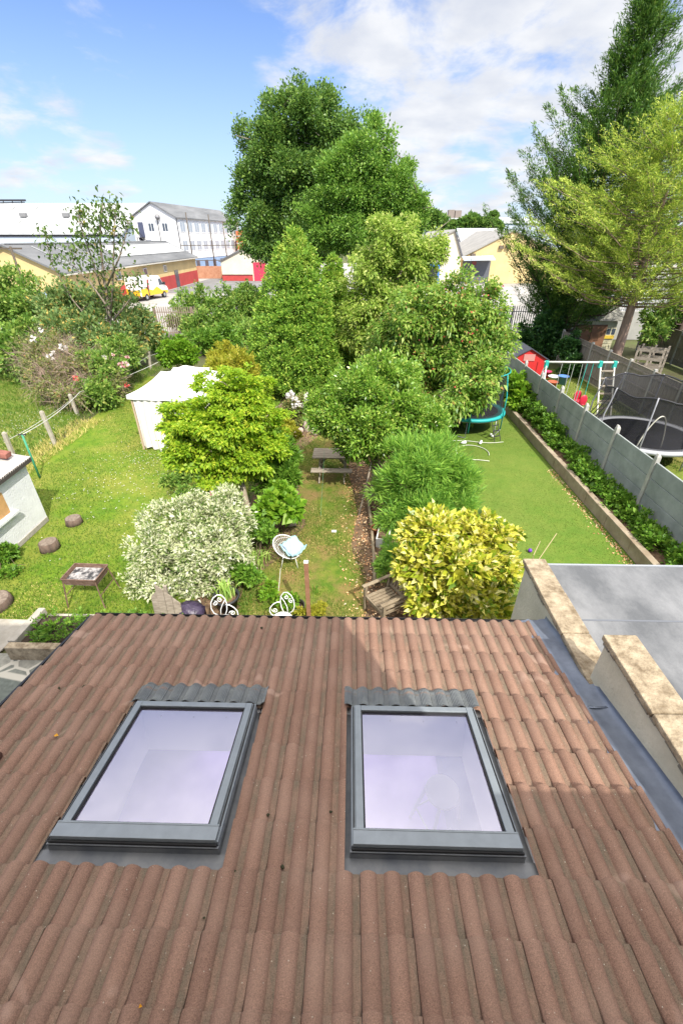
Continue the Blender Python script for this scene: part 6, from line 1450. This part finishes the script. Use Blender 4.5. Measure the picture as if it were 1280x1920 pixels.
# --- left side shrubs
SH = 'wild shrubs along the left boundary'
bl = [B(*a) for a in [(20, 560, 27, 70, 45), (-30, 620, 25, 70, 60), (30, 650, 23, 45, 50), (70, 590, 26, 40, 35), (-40, 560, 27, 60, 50)]]
shrub('hedge_shrub', 'dense green hedge shrub at the left picture edge', (D(0, 650, 25).x, 25), bl, L_hedge, 1500, 13, .28, .19, .11, SH, seed=15, core=.2, lump=.22)
bl = [B(*a) for a in [(110, 575, 26, 48, 35), (170, 570, 27, 55, 35), (235, 590, 27, 45, 32), (130, 630, 24, 52, 45), (190, 640, 24, 55, 50), (245, 645, 25, 35, 42), (275, 620, 27, 28, 28)]]
shrub('elder_shrub', 'greyish green elder shrub with orange tinged leaves below the bare sapling', (D(180, 650, 25).x, 25), bl, L_elder, 1700, 13, .30, .20, .085, SH, seed=16, core=.16, lump=.28, shell=(.55, 1.12))
bl = [B(*a) for a in [(370, 575, 37, 36, 30), (430, 575, 37, 50, 34), (470, 570, 38, 40, 36), (400, 610, 35, 50, 28), (350, 600, 36, 26, 20), (450, 620, 34, 40, 26), (415, 635, 33, 46, 24), (365, 628, 33.6, 26, 18), (470, 640, 32, 30, 30)]]
shrub('boundary_bush', 'bright green bush before the estate yard, left of the clipped conifers', (D(420, 610, 36).x, 36), bl, L_hedge, 1300, 13, .33, .22, .12, SH, seed=17, core=.2, lump=.22)
bl = [B(*a) for a in [(335, 655, 24, 28, 18), (318, 668, 23.5, 18, 14), (355, 668, 24, 20, 14)]]
shrub('vine', 'bright yellow green vine over the far end of the boundary posts', (D(335, 665, 24).x, 24), bl, L_bright, 420, 12, .14, .16, .12, SH, seed=18, core=.2, cat='vine')
bl = [B(*a) for a in [(200, 690, 20, 44, 34), (185, 735, 18.5, 36, 28), (230, 660, 22, 34, 26)]]
shrub('dark_shrub', 'low dark green shrub under the clothes line right of the roses', (D(200, 730, 19.5).x, 19.5), bl, L_hedge, 620, 13, .2, .14, .07, SH, seed=19, core=.25, lump=.25)
bl = [B(*a) for a in [(385, 640, 29, 32, 18), (425, 632, 30, 36, 20), (300, 640, 30, 26, 16)]]
shrub('bramble_bush', 'low bramble bush behind the gazebo roof', (D(400, 650, 29).x, 29.5), bl, L_weed, 520, 12, .26, .17, .08, SH, seed=20, core=.2)
bl = [B(*a) for a in [(430, 668, 21, 34, 26), (455, 690, 19, 28, 28), (415, 690, 19.5, 26, 20)]]
shrub('golden_shrub', 'golden yellow shrub just behind the maple', (D(435, 690, 20).x, 20), bl, L_gold, 620, 13, .17, .14, .06, seed=21, core=.2, up=.9)
# rose bush: brown arching stems, sparse leaves, roses
bl = [B(*a) for a in [(95, 660, 21, 44, 34), (150, 690, 20, 60, 38), (100, 715, 19.2, 46, 32), (190, 715, 19.5, 44, 28), (60, 680, 21, 26, 30), (135, 745, 18.2, 34, 22)]]
t = shrub('rose_bush', 'sprawling rose bush with white and pink roses on brown stems', (D(130, 740, 20).x, 20), bl, L_rose, 950, 10, .22, .10, .06, seed=22, core=.1, shell=(.5, 1.1), lump=.3, nst=110, sr=.024, spread=1.4, bark=mat('brown_cane', (.20, .13, .09), .9, col2=(.33, .24, .18), scale=6))
leaves('bare_twigs', bl, 420, 9, .3, .55, .012, mat('dead_twig', (.27, .20, .15), .95), t, seed=23, core=.3, up=.2, rnd=1.4)
def roses(parent, spots, Y, m, size=.10, name='rose'):
    mb_pts = []; 
    for (px, py, s) in spots:
        c = D(px, py, Y - .6); n = 16; g = np.random.default_rng(int(px)); d = unit(g.normal(size=(n, 3)))
        leaf_object(name, np.array(c) + d * size * s * .25, d, unit(g.normal(size=(n, 3))), np.full(n, size * s * .75), np.full(n, size * s * .7), m, parent)
roses(t, [(77, 619, 1.0), (62, 636, 1.5), (118, 652, 1.8), (94, 670, 1.7), (100, 662, 1.1), (115, 690, 1.6), (110, 690, 1.1), (196, 671, 1.3), (170, 719, 1.4), (186, 722, 1.0), (150, 668, .8), (140, 674, .7)], 20.5, L_petw, .12)
roses(t, [(235, 683, 1.7), (239, 670, 1.1), (161, 711, 1.0), (226, 684, 1.2), (212, 665, .8)], 19.8, L_petp, .11)
roses(t, [(142, 710, 1.5), (136, 734, 1.2), (182, 731, 1.3), (238, 722, 1.2)], 19.2, L_petr, .11)
# the tall sapling with sparse leaves
t = thing('sycamore_sapling', 'tall thin sapling with bare stems and sparse leaves rising over the estate roofs', 'tree', (D(215, 660, 24).x, 24, 0))
def P3(px, py, Y=24): return D(px, py + max(0, (460 - py) * .18), Y)
paths = [[(216, 690), (208, 600), (195, 520), (188, 450), (190, 395), (193, 368)], [(210, 620), (190, 540), (168, 470), (152, 420), (148, 380)], [(208, 600), (212, 530), (214, 450), (216, 400), (219, 372)], [(200, 540), (225, 480), (238, 430), (243, 410)], [(214, 600), (245, 560), (258, 520)], [(205, 580), (170, 530), (140, 500), (132, 465)], [(216, 690), (175, 610), (135, 560), (95, 490), (88, 440)]]
mb = MB(); tips = []
for pi_, pth in enumerate(paths):
    Q = [P3(x, y, 24 + .4 * math.sin(i + pi_)) for i, (x, y) in enumerate(pth)]; r0 = .09 if pi_ == 0 else .05
    if pi_ == 0: Q[0].z = 0
    mb.tube(Q, [r0 * (1 - .82 * k / (len(Q) - 1)) for k in range(len(Q))], 7)
    for k in range(1, len(Q)):
        for f in (.2, .55, .95):
            tips.append((Q[k - 1].lerp(Q[k], f), k / (len(Q) - 1)))
tw = []
for (p, f) in tips:
    for _ in range(2):
        e = p + Vector((random.uniform(-.6, .6), random.uniform(-.5, .5), random.uniform(.1, .6))) * (1.0 - .4 * f); mb.tube([p, p.lerp(e, .5) + Vector((0, 0, .05)), e], [.014, .01, .004], 4)
        tw.append((e, f)); tw.append((p.lerp(e, .6), f))
mb.build('trunk', mat('sapling_bark', (.20, .15, .11), .9, col2=(.30, .25, .20), scale=8), t, smooth=True)
g = np.random.default_rng(31); P = []; O = []
for (e, f) in tw:
    n = int(g.integers(1, 6) * (1 if f < .75 else 1.5))
    for _ in range(n): P.append(np.array(e) + g.normal(size=3) * .16); O.append(g.normal(size=3) + np.array([0, 0, -.4]))
# denser tufts round the upper stems
for (px, py, n, s) in [(148, 388, 60, .35), (160, 420, 60, .4), (190, 385, 70, .35), (188, 420, 60, .35), (219, 385, 70, .35), (216, 420, 50, .35), (236, 402, 40, .25), (165, 450, 60, .4), (180, 480, 50, .4), (88, 438, 40, .22), (130, 470, 40, .4), (175, 505, 60, .5), (135, 515, 60, .5), (250, 520, 60, .45), (205, 550, 60, .5), (150, 550, 70, .5)]:
    c = np.array(P3(px, py)); n = int(n * .6); q = c + g.normal(size=(n, 3)) * s * np.array([.8, .8, 1.1]); P += list(q); O += list(g.normal(size=(n, 3)) + np.array([0, 0, -.3]))
P = np.array(P); O = np.array(O); leaf_object('crown', P, O, g.normal(size=P.shape) * .6 + np.array([0, -.2, .8]), .19 * (1 + .3 * g.uniform(-1, 1, len(P))), .13, L_syc, t, droop=.2)

# --- conifers at the right
def conifer(name, label, base, H, prof, nb, lm, bark, tr_r, seed, lf=(.26, .06), tufts=7, per=12, tr=.22, rise=.25, tipup=.15, z0f=.12, lean=(0, 0), droop=.0, plume=.55, group=None, lvar=(.5, 1.2), side=.22, vert=1.0):
    """prof(t) radius at height fraction t; spiral branches, each carrying separate feathery plumes with gaps between"""
    t = thing(name, label, 'tree', (base[0], base[1], 0), 0, group); g = np.random.default_rng(seed); mb = MB(); bx, by_ = base[:2]
    def ax(f): return Vector((bx + lean[0] * f * f, by_ + lean[1] * f * f, H * f))
    mb.tube([ax(f) for f in (0, .03, .15, .3, .5, .7, .85, 1)], [tr_r * 1.35, tr_r * 1.05, tr_r * .9, tr_r * .75, tr_r * .5, tr_r * .28, tr_r * .14, .01], 12)
    P = []; Dd = []; Nn = []; Ls = []; Ws = []
    for i in range(nb):
        f = z0f + (1 - z0f) * ((i + g.random()) / nb); az = i * 2.39996 + g.uniform(-.5, .5); Rf = prof(f); L = Rf * g.uniform(*lvar)
        if L < .1: continue
        a = ax(f); d = Vector((math.cos(az), math.sin(az), 0)); up = rise * L * g.uniform(.5, 1.5)
        m1 = a + d * L * .5 + Vector((0, 0, up * .25 - droop * L * .1)); e = a + d * L + Vector((0, 0, up + tipup * L - droop * L)); sid = Vector((-d.y, d.x, 0))
        mb.tube([a, m1, e], [max(.012, tr_r * .16 * (1 - f) + .012), tr_r * .09 * (1 - f) + .01, .004], 5)
        nt_ = max(3, int(tufts * (.35 + L / 3.5)))
        for q in (np.arange(nt_) + g.random(nt_)) / nt_:
            q = .12 + .9 * q
            if q < .3 and g.random() < .5: continue
            p = a * (1 - q) ** 2 + m1 * 2 * q * (1 - q) + e * q * q
            tang = ((m1 - a) * (1 - q) + (e - m1) * q).normalized()
            c = p + sid * g.normal() * L * side * (1.08 - q) + Vector((0, 0, g.normal() * .12)); s_ = tr * g.uniform(.6, 1.3)
            pl_ = (tang * .9 + sid * g.normal() * .45 + Vector((0, 0, plume * g.uniform(.4, 1.4)))).normalized()
            n = int(per * g.uniform(.7, 1.3)); u = g.random(n)
            for k in range(n):
                o2 = pl_ * (u[k] - .35) * s_ * 2.6 + Vector(g.normal(size=3) * np.array([1, 1, vert])) * s_ * .42 * (1.1 - .7 * u[k])
                P.append(c + o2); Dd.append(pl_ + Vector(g.normal(size=3)) * .42); Nn.append(Vector((g.normal() * .5, g.normal() * .5 - .2, 1))); Ls.append(lf[0] * g.uniform(.55, 1.35)); Ws.append(lf[1] * g.uniform(.6, 1.35))
    mb.build('trunk', bark, t, smooth=True)
    leaf_object('crown', np.array(P), np.array(Dd), np.array(Nn), np.array(Ls), np.array(Ws), lm, t, droop=.12)
    return t
Yd = 30.0; b = D(1062, 600, Yd); Hd = D(1195, 0, Yd).z
def prof_dark(f): return float(np.interp(f, [0, .1, .25, .5, .62, .74, .88, 1], [2.3, 4.3, 4.9, 4.6, 3.3, 2.1, 1.2, .3])) * (1 + .16 * math.sin(f * 37))
def prof_gold(f): return float(np.interp(f, [0, .30, .36, .5, .65, .8, .92, 1], [0, 2.8, 5.0, 5.5, 4.6, 3.2, 1.7, .3])) * (1 + .12 * math.sin(f * 41))
conifer('dark_cypress', 'tall ragged dark green cypress with a feathery leaning top', (b.x, Yd), Hd + .2, prof_dark, 265, L_cyp, M_bark, .34, 41, lf=(.22, .045), tufts=9, per=66, tr=.42, rise=.24, tipup=.30, z0f=.08, lean=(.1, 0), plume=.35, lvar=(.45, 1.12), side=.30, vert=.42, group='conifers at the right')
Yc = 24.0; b = D(1150, 680, Yc); Hc = D(1215, 205, Yc).z
conifer('golden_cypress', 'broad yellow green cypress with a bare reddish trunk in front of the dark cypress', (b.x, Yc), Hc + .2, prof_gold, 190, L_cedar, M_cbark, .27, 42, lf=(.16, .030), tufts=9, per=58, tr=.33, vert=.38, rise=.16, tipup=.12, z0f=.31, lean=(-.2, 0), plume=.35, group='conifers at the right', droop=.04)
b = D(1262, 600, 28); conifer('thin_cypress', 'thin darker cypress at the right picture edge behind the golden one', (b.x + .6, 28), D(1275, 170, 28).z, lambda f: 2.6 * (1 - f) ** .7 + .15, 90, L_cyp, M_bark, .2, 43, lf=(.26, .06), tufts=7, per=12, tr=.22, rise=.3, tipup=.3, z0f=.1, group='conifers at the right', plume=.8)
# dead twigs low on the golden cypress and one last green spray
# ivy on the trunk and on the fence
bl = [B(*a) for a in [(1068, 655, 25.5, 20, 24), (1072, 690, 24.5, 16, 18)]]; shrub('ivy', 'dark ivy mound growing over the board fence by the swings', (D(1068, 700, 25).x, 25), bl, L_ivy, 420, 12, .15, .13, .10, seed=45, core=.3, cat='ivy')
bl = [B(*a) for a in [(1030, 600, 29, 24, 40), (1020, 650, 28.5, 24, 36), (1045, 560, 30, 22, 30), (985, 640, 30, 24, 30)]]; shrub('ivy', 'dark ivy clad trunks in shade behind the red shed', (D(1025, 660, 29).x, 29), bl, L_ivy, 700, 12, .25, .17, .12, seed=46, core=.3, cat='ivy')
bl = [B(*a) for a in [(1235, 600, 29, 40, 20), (1275, 590, 29, 30, 26), (1225, 625, 27, 16, 14)]]; shrub('shade_bush', 'dark bush at the right edge under the cypresses', (D(1250, 620, 29).x, 29), bl, L_hedge, 420, 12, .25, .17, .1, seed=47, core=.3)
bl = [B(*a) for a in [(1240, 690, 21, 20, 8), (1262, 662, 21, 16, 8)]]; 

# --- small border plants
BP = 'border plants around the maple'
bl = [B(*a) for a in [(525, 945, 9.2, 30, 20), (500, 955, 9.1, 22, 18), (548, 955, 9.1, 18, 16), (525, 925, 9.6, 22, 14)]]; shrub('broad_leaved_plant', 'fresh green broad leaved plant right of the maple trunk', (D(525, 960, 9.2).x, 9.2), bl, L_bright, 170, 9, .09, .17, .14, BP, seed=50, core=.2, cat='plant', up=.2, nz=1.1, nst=8, sr=.008)
bl = [B(*a) for a in [(515, 880, 10.6, 36, 24), (535, 850, 11.2, 24, 24), (500, 905, 10.2, 26, 20), (540, 895, 10.4, 18, 22)]]; shrub('fern_clump', 'soft green fern clump under the right side of the maple', (D(520, 900, 10.6).x, 10.6), bl, L_weed, 520, 12, .09, .16, .03, BP, seed=51, core=.25, cat='plant', up=.7, nst=8, sr=.008)
bl = [B(*a) for a in [(525, 835, 11.6, 16, 16), (520, 820, 11.9, 12, 12)]]; t = shrub('foxglove', 'plant with pink flower spikes behind the maple', (D(522, 850, 11.6).x, 11.6), bl, L_weed, 150, 10, .08, .10, .05, BP, seed=52, cat='plant', nst=6, sr=.008); roses(t, [(521, 848, 1), (524, 843, 1), (518, 854, 1.2), (530, 830, .9)], 11.6, L_petp, .09, 'flower')
bl = [B(*a) for a in [(390, 930, 9.4, 24, 12), (405, 925, 9.6, 16, 10)]]; t = shrub('pink_flower_plant', 'leafy plant with pink blooms behind the white variegated shrub', (D(395, 935, 9.5).x, 9.5), bl, L_weed, 130, 10, .08, .10, .06, BP, seed=53, cat='plant', nst=5, sr=.008); roses(t, [(398, 925, .9), (411, 928, .9), (404, 933, .7)], 9.5, L_petp, .09, 'flower')
bl = [B(*a) for a in [(556, 765, 16.8, 26, 24), (545, 785, 16.5, 18, 14), (570, 750, 17, 14, 12)]]; t = shrub('white_rose_bush', 'small rose bush with white blooms under the clipped conifers', (D(556, 790, 16.8).x, 16.8), bl, L_rose, 380, 10, .15, .09, .05, BP, seed=54, nst=14, sr=.01, shell=(.5, 1.1)); roses(t, [(545, 741, 1.6), (552, 747, 1.2), (574, 746, 1.4), (558, 755, 1), (551, 761, 1.1), (566, 759, 1.2), (577, 741, .9), (540, 742, 1)], 16.8, L_petw, .13)
bl = [B(*a) for a in [(545, 815, 13.4, 20, 12), (532, 800, 14, 18, 12)]]; shrub('yellow_bush', 'small bright yellow bush beside the rockery stones', (D(545, 820, 13.6).x, 13.6), bl, L_gold, 200, 11, .1, .09, .045, BP, seed=55, nst=6, sr=.008)
bl = [B(*a) for a in [(590, 1148, 6.2, 20, 14), (562, 1152, 6.1, 14, 10), (602, 1140, 6.35, 10, 10)]]; shrub('euonymus', 'low bright yellow euonymus around the foot of the brown post', (D(585, 1160, 6.2).x, 6.2), bl, L_gold, 170, 9, .04, .05, .028, BP, seed=56, nst=6, sr=.005, fold=.1)
bl = [B(*a) for a in [(505, 1110, 6.6, 16, 18), (540, 1128, 6.4, 20, 14)]]; shrub('young_shrub', 'small leafy shrub just behind the right ornate chair', (D(520, 1130, 6.55).x, 6.55), bl, L_bright, 150, 9, .05, .06, .035, BP, seed=57, nst=6, sr=.005)
bl = [B(*a) for a in [(735, 1040, 7.6, 20, 34), (722, 1065, 7.2, 12, 22)]]; shrub('young_shrub', 'small dark green shrub between the white trough and wooden armchair', (D(735, 1070, 7.5).x, 7.5), bl, L_feather, 260, 10, .07, .09, .02, BP, seed=58, nst=6, sr=.006)
bl = [B(*a) for a in [(350, 890, 9.6, 22, 12), (318, 905, 9.2, 16, 10), (345, 925, 8.9, 16, 14)]]; shrub('young_shrub', 'dark small shrub in the shade left of the maple trunk', (D(340, 920, 9.3).x, 9.3), bl, L_hedge, 180, 10, .08, .08, .04, BP, seed=59, nst=6, sr=.006)
bl = [B(*a) for a in [(450, 1070, 7.2, 30, 16), (480, 990, 8.6, 26, 20), (500, 1000, 8.3, 18, 14), (470, 1080, 6.9, 24, 12)]]; shrub('ground_cover', 'leafy low plants between the variegated shrub and wire chair', (D(465, 1060, 7.4).x, 7.4), bl, L_weed, 380, 11, .07, .075, .04, BP, seed=60, nst=6, sr=.006, cat='plant')
bl = [B(*a) for a in [(20, 1080, 7.4, 26, 16), (60, 1045, 8.2, 18, 12), (10, 1040, 7.9, 16, 20), (70, 1060, 7.9, 14, 10)]]; shrub('wall_plant', 'weedy green plant at the foot of the white shed wall', (D(25, 1085, 7.6).x, 7.6), bl, L_weed, 260, 10, .08, .08, .045, seed=61, nst=8, sr=.006, cat='plant')
# strappy leaves
def straps(name, label, c, n, L, W, h, lm, seed, group=BP, spread=.1):
    t = thing(name, label, 'plant', (c[0], c[1], c[2]), 0, group); g = np.random.default_rng(seed); mb = MB()
    for i in range(n):
        az = g.uniform(0, 6.28); o = Vector((g.normal() * spread, g.normal() * spread, 0)); d = Vector((math.cos(az), math.sin(az), 0)); l = L * g.uniform(.6, 1.15); s = Vector((-d.y, d.x, 0)); w = W * g.uniform(.7, 1.2); k = 6; vs = []; b = g.uniform(.25, .9)
        for j in range(k + 1):
            u = j / k; p = Vector(c) + o + d * l * b * u ** 1.3 * .9 + Vector((0, 0, h * g.uniform(.98, 1.02) * (u * 1.6 - u * u * (.75 + .8 * b)))); ww = w * (1 - u ** 2.2) * .5 + .001; vs += [p - s * ww, p + s * ww + Vector((0, 0, ww * .4))]
        mb.add(vs, [(2 * j, 2 * j + 1, 2 * j + 3, 2 * j + 2) for j in range(k)])
    mb.build('leaves', lm, t, smooth=True); return t
p = G(428, 1138); straps('iris', 'strappy pale green iris growing in the black pot', (p.x, p.y - .02, .28), 34, .42, .035, .62, L_strap, 70, spread=.07)
p = G(482, 1055); straps('day_lily', 'arching strap leaved clump left of the wire chair', (p.x, p.y, 0), 46, .5, .026, .5, L_strap, 71)
p = G(495, 1010); straps('day_lily', 'upright grassy clump under the maple trunk', (p.x, p.y, 0), 40, .4, .018, .5, L_weed, 72)
p = G(584, 1095); straps('day_lily', 'few upright blades right of the brown post', (p.x + .1, p.y - .3, 0), 8, .2, .02, .4, L_weed, 73, spread=.04)
# raised bed weeds, planter seedlings
t = thing('bed_plants', 'leafy green weeds filling the raised bed along the concrete fence', 'plants', (7.15, 13, .27)); g = np.random.default_rng(80)
bl = []
y = 6.5
while y < 20.5:
    s = .20 + .12 * g.random() + (.22 if y > 14.5 else 0); bl.append((7.17 + g.uniform(-.1, .1), y, .28 + s * .4, .25 + g.uniform(-.08, .08), .36, s * .85)); y += .45
leaves('foliage', bl, 1700, 11, .085, .10, .06, L_weed, t, seed=81, core=.2, lump=.3, up=.5, zmin=.27)
t = thing('tall_weed', 'tall bright green weed at the far end of the raised bed', 'plant', (7.1, 19.3, .27)); bl = [(7.05, 19.3, .85, .4, .7, .6), (7.1, 18.2, .7, .35, .5, .4)]; leaves('foliage', bl, 260, 10, .14, .17, .13, L_bright, t, seed=82, core=.2, zmin=.27)
stems('stems', (7.1, 19.0, .27), bl, 8, .012, M_twig, t)
t = thing('seedlings', 'leafy green seedlings packed into the concrete planter bed', 'plants', (-4.6, 5.6, .2)); bl = [(-5.7 + .3 * i + g.uniform(-.05, .05), 5.6 + g.uniform(-.16, .16), .30, .2, .2, .13) for i in range(9)]; bl += [(-5.6 + .5 * i, 5.8, .28, .16, .14, .1) for i in range(5)]
leaves('foliage', bl, 330, 9, .05, .065, .035, L_weed, t, seed=83, core=.1, zmin=.2, up=.7)
# far trees on the skyline
FT = 'far trees on the skyline'
for (a, lb, sd) in [([(870, 422, 150, 14, 9), (884, 416, 150, 14, 10), (900, 424, 150, 14, 9), (845, 425, 150, 12, 6)], 'dark green tree group before the far silver shed', 90), ([(808, 412, 130, 14, 14), (822, 420, 135, 10, 10)], 'green tree at the right edge of the fresh green oak', 91), ([(925, 404, 260, 7, 4)], 'tiny dark tree showing over the far shed roof', 92), ([(925, 425, 150, 12, 7), (912, 422, 150, 8, 8)], 'low green tree before the long far shed', 93)]:
    bl = [B(*q) for q in a]; tree('far_tree', lb, 'tree', (bl[0][0], bl[0][1]), bl, L_dark, 260, 9, 1.0, 1.1, .7, .3, FT, seed=sd, core=.3)
# wooded horizon
g = np.random.default_rng(95); bl = [(x, 420 + g.uniform(-30, 30), 4 + g.uniform(-1, 2), 14 + g.uniform(-3, 6), 10, 6 + g.uniform(-1, 3)) for x in np.arange(-420, 430, 17)]
o = leaves('woods', bl, 5000, 6, 2.0, 3.2, 2.2, L_dark, None, seed=96, core=.25); tag(o, 'distant wooded skyline beyond the estate', 'trees', kind='stuff')

# --- grass
def grass(name, polyfn, x0, x1, y0, y1, n, h, w, m, seed, z=-.012, label=None):
    g = np.random.default_rng(seed); P = np.stack([g.uniform(x0, x1, n), y0 + (y1 - y0) * g.random(n) ** 1.35, np.full(n, z)], 1); P = P[polyfn(P[:, 0], P[:, 1], g)]; n = len(P)
    dr = np.stack([g.normal(size=n) * .55, g.normal(size=n) * .55, np.ones(n)], 1); nn = g.normal(size=(n, 3)); nn[:, 1] -= .6
    o = leaf_object(name, P, dr, nn, h * g.uniform(.5, 1.3, n), w * g.uniform(.6, 1.3, n), m, None); o['kind'] = 'stuff'
    if label: o['label'] = label; o['category'] = 'grass'
    return o
def nz(x, y, s, ph): return np.sin(x * s + ph) * np.sin(y * s * .9 + ph * 2) + .6 * np.sin(x * s * 2.3 + y * s * 1.7 + ph)
G_l = leafmat('grass_blade', [(0, (.065, .14, .014)), (.5, (.105, .195, .02)), (.85, (.16, .24, .035)), (1, (.32, .29, .10))], tr=.35, rough=.6, gain=1.2)
G_s = leafmat('straw_blade', [(0, (.15, .18, .035)), (.5, (.26, .23, .07)), (1, (.38, .31, .13))], tr=.3, rough=.7)
G_r = leafmat('artificial_blade', [(0, (.08, .14, .016)), (.6, (.12, .19, .024)), (1, (.17, .22, .04))], tr=.2, rough=.6, gain=1.15)
def inL(x, y, g): return (x > -10.2 + .3 * np.sin(y)) & (x < -3.1 + .3 * np.sin(y * 1.3)) & (nz(x, y, .9, 1) + g.normal(size=len(x)) * .8 > -.5)
grass('lawn_grass', inL, -10.4, -2.9, 6.08, 22, 90000, .055, .016, G_l, 101, label='short green grass blades of the left lawn')
grass('dry_grass', lambda x, y, g: inL(x, y, g) & (nz(x, y, .75, 4) > .35), -10.4, -2.9, 6.1, 22, 40000, .05, .014, G_s, 102, label='straw coloured dry patches in the left lawn')
grass('long_grass', lambda x, y, g: (nz(x, y, .8, 2) > -.6), -11.3, -10.2, 9, 17, 3800, .22, .022, G_s, 103, label='tall dry grass along the line of concrete posts')
grass('meadow_grass', lambda x, y, g: x < -10.9, -22, -10.8, 11, 26, 50000, .18, .024, G_l, 104, label='long meadow grass left of the concrete posts')
def inC(x, y, g): return (x > -2.35 + .12 * np.sin(y * 2)) & (x < .45 - .03 * y + .15 * np.sin(y * 1.9)) & (nz(x, y, 1.7, 3) + g.normal(size=len(x)) * .5 > -.15)
grass('path_grass', inC, -2.5, .5, 5.3, 15.5, 42000, .05, .014, G_l, 105, label='patchy green grass of the middle path')
grass('path_straw', lambda x, y, g: (x > -2.0) & (x < .6 - .03 * y) & (nz(x, y, 1.4, 6) > -.1), -2.2, .6, 5.3, 16, 16000, .045, .012, G_s, 106, label='dry straw on the middle grass path')
def inE(x, y, g): return ((x > 7.6) & (x < 12.2)) & (nz(x, y, 1.2, 8) > -.7)
grass('rough_grass', inE, 7.6, 12.2, 6.5, 24, 26000, .10, .02, G_l, 107, label='rough grass around the big trampoline and swings')
grass('border_weeds', lambda x, y, g: (nz(x, y, 1.5, 5) > -.2), -4.3, -2.0, 5.5, 15, 16000, .10, .02, G_l, 108, label='weedy green growth under the shrubs beside the maple')
grass('artificial_grass', lambda x, y, g: (x > 2.0) & (x < 6.6) & (nz(x, y, 1.1, 2) + g.normal(size=len(x)) * .8 > -.6), 1.95, 6.6, 4.9, 21, 70000, .022, .012, G_r, 109, label='short dense artificial grass of the right lawn')
# fallen leaves on bare soil and lawn edge
L_fall = leafmat('fallen_leaf', [(0, (.20, .09, .04)), (.5, (.32, .18, .09)), (.85, (.42, .30, .18)), (1, (.5, .45, .35))], tr=.1, rough=.8)
g = np.random.default_rng(110); n = 5200; P = np.stack([g.uniform(-.4, 2.1, n), 5.2 + 12 * g.random(n) ** 1.2, g.uniform(-.008, .012, n)], 1); P = P[(P[:, 0] > .45 - .05 * P[:, 1] + .2 * g.normal(size=n))]; n = len(P)
o = leaf_object('leaf_litter', P, g.normal(size=(n, 3)) * np.array([1, 1, .15]), g.normal(size=(n, 3)) * .3 + np.array([0, 0, 1]), .06 * g.uniform(.5, 1.3, n), .035, L_fall, None); tag(o, 'brown fallen leaves scattered over the bare border soil', 'leaves', kind='stuff')
n = 420; P = np.stack([6.58 - np.abs(g.normal(size=n)) * .12, g.uniform(7.5, 13, n), np.full(n, -.002)], 1); o = leaf_object('leaf_litter', P, g.normal(size=(n, 3)) * np.array([1, 1, .1]), g.normal(size=(n, 3)) * .3 + np.array([0, 0, 1]), .05, .03, L_fall, None); tag(o, 'reddish fallen leaves along the foot of the long kerb', 'leaves', kind='stuff')
# daisies in the left lawn
g = np.random.default_rng(111); n = 420; P = np.stack([g.normal(-6.6, 1.2, n), g.normal(12.5, 1.6, n), np.full(n, .035)], 1); P2 = np.stack([g.normal(-12.6, .9, 260), g.normal(16, 1.4, 260), np.full(260, .16)], 1); P = np.concatenate([P, P2]); n = len(P)
o = leaf_object('daisies', P, g.normal(size=(n, 3)) * np.array([1, 1, .1]), np.tile([0, 0, 1.0], (n, 1)), .035, .035, L_petw, None); tag(o, 'tiny white daisies dotted over the left lawns', 'flowers', kind='stuff')
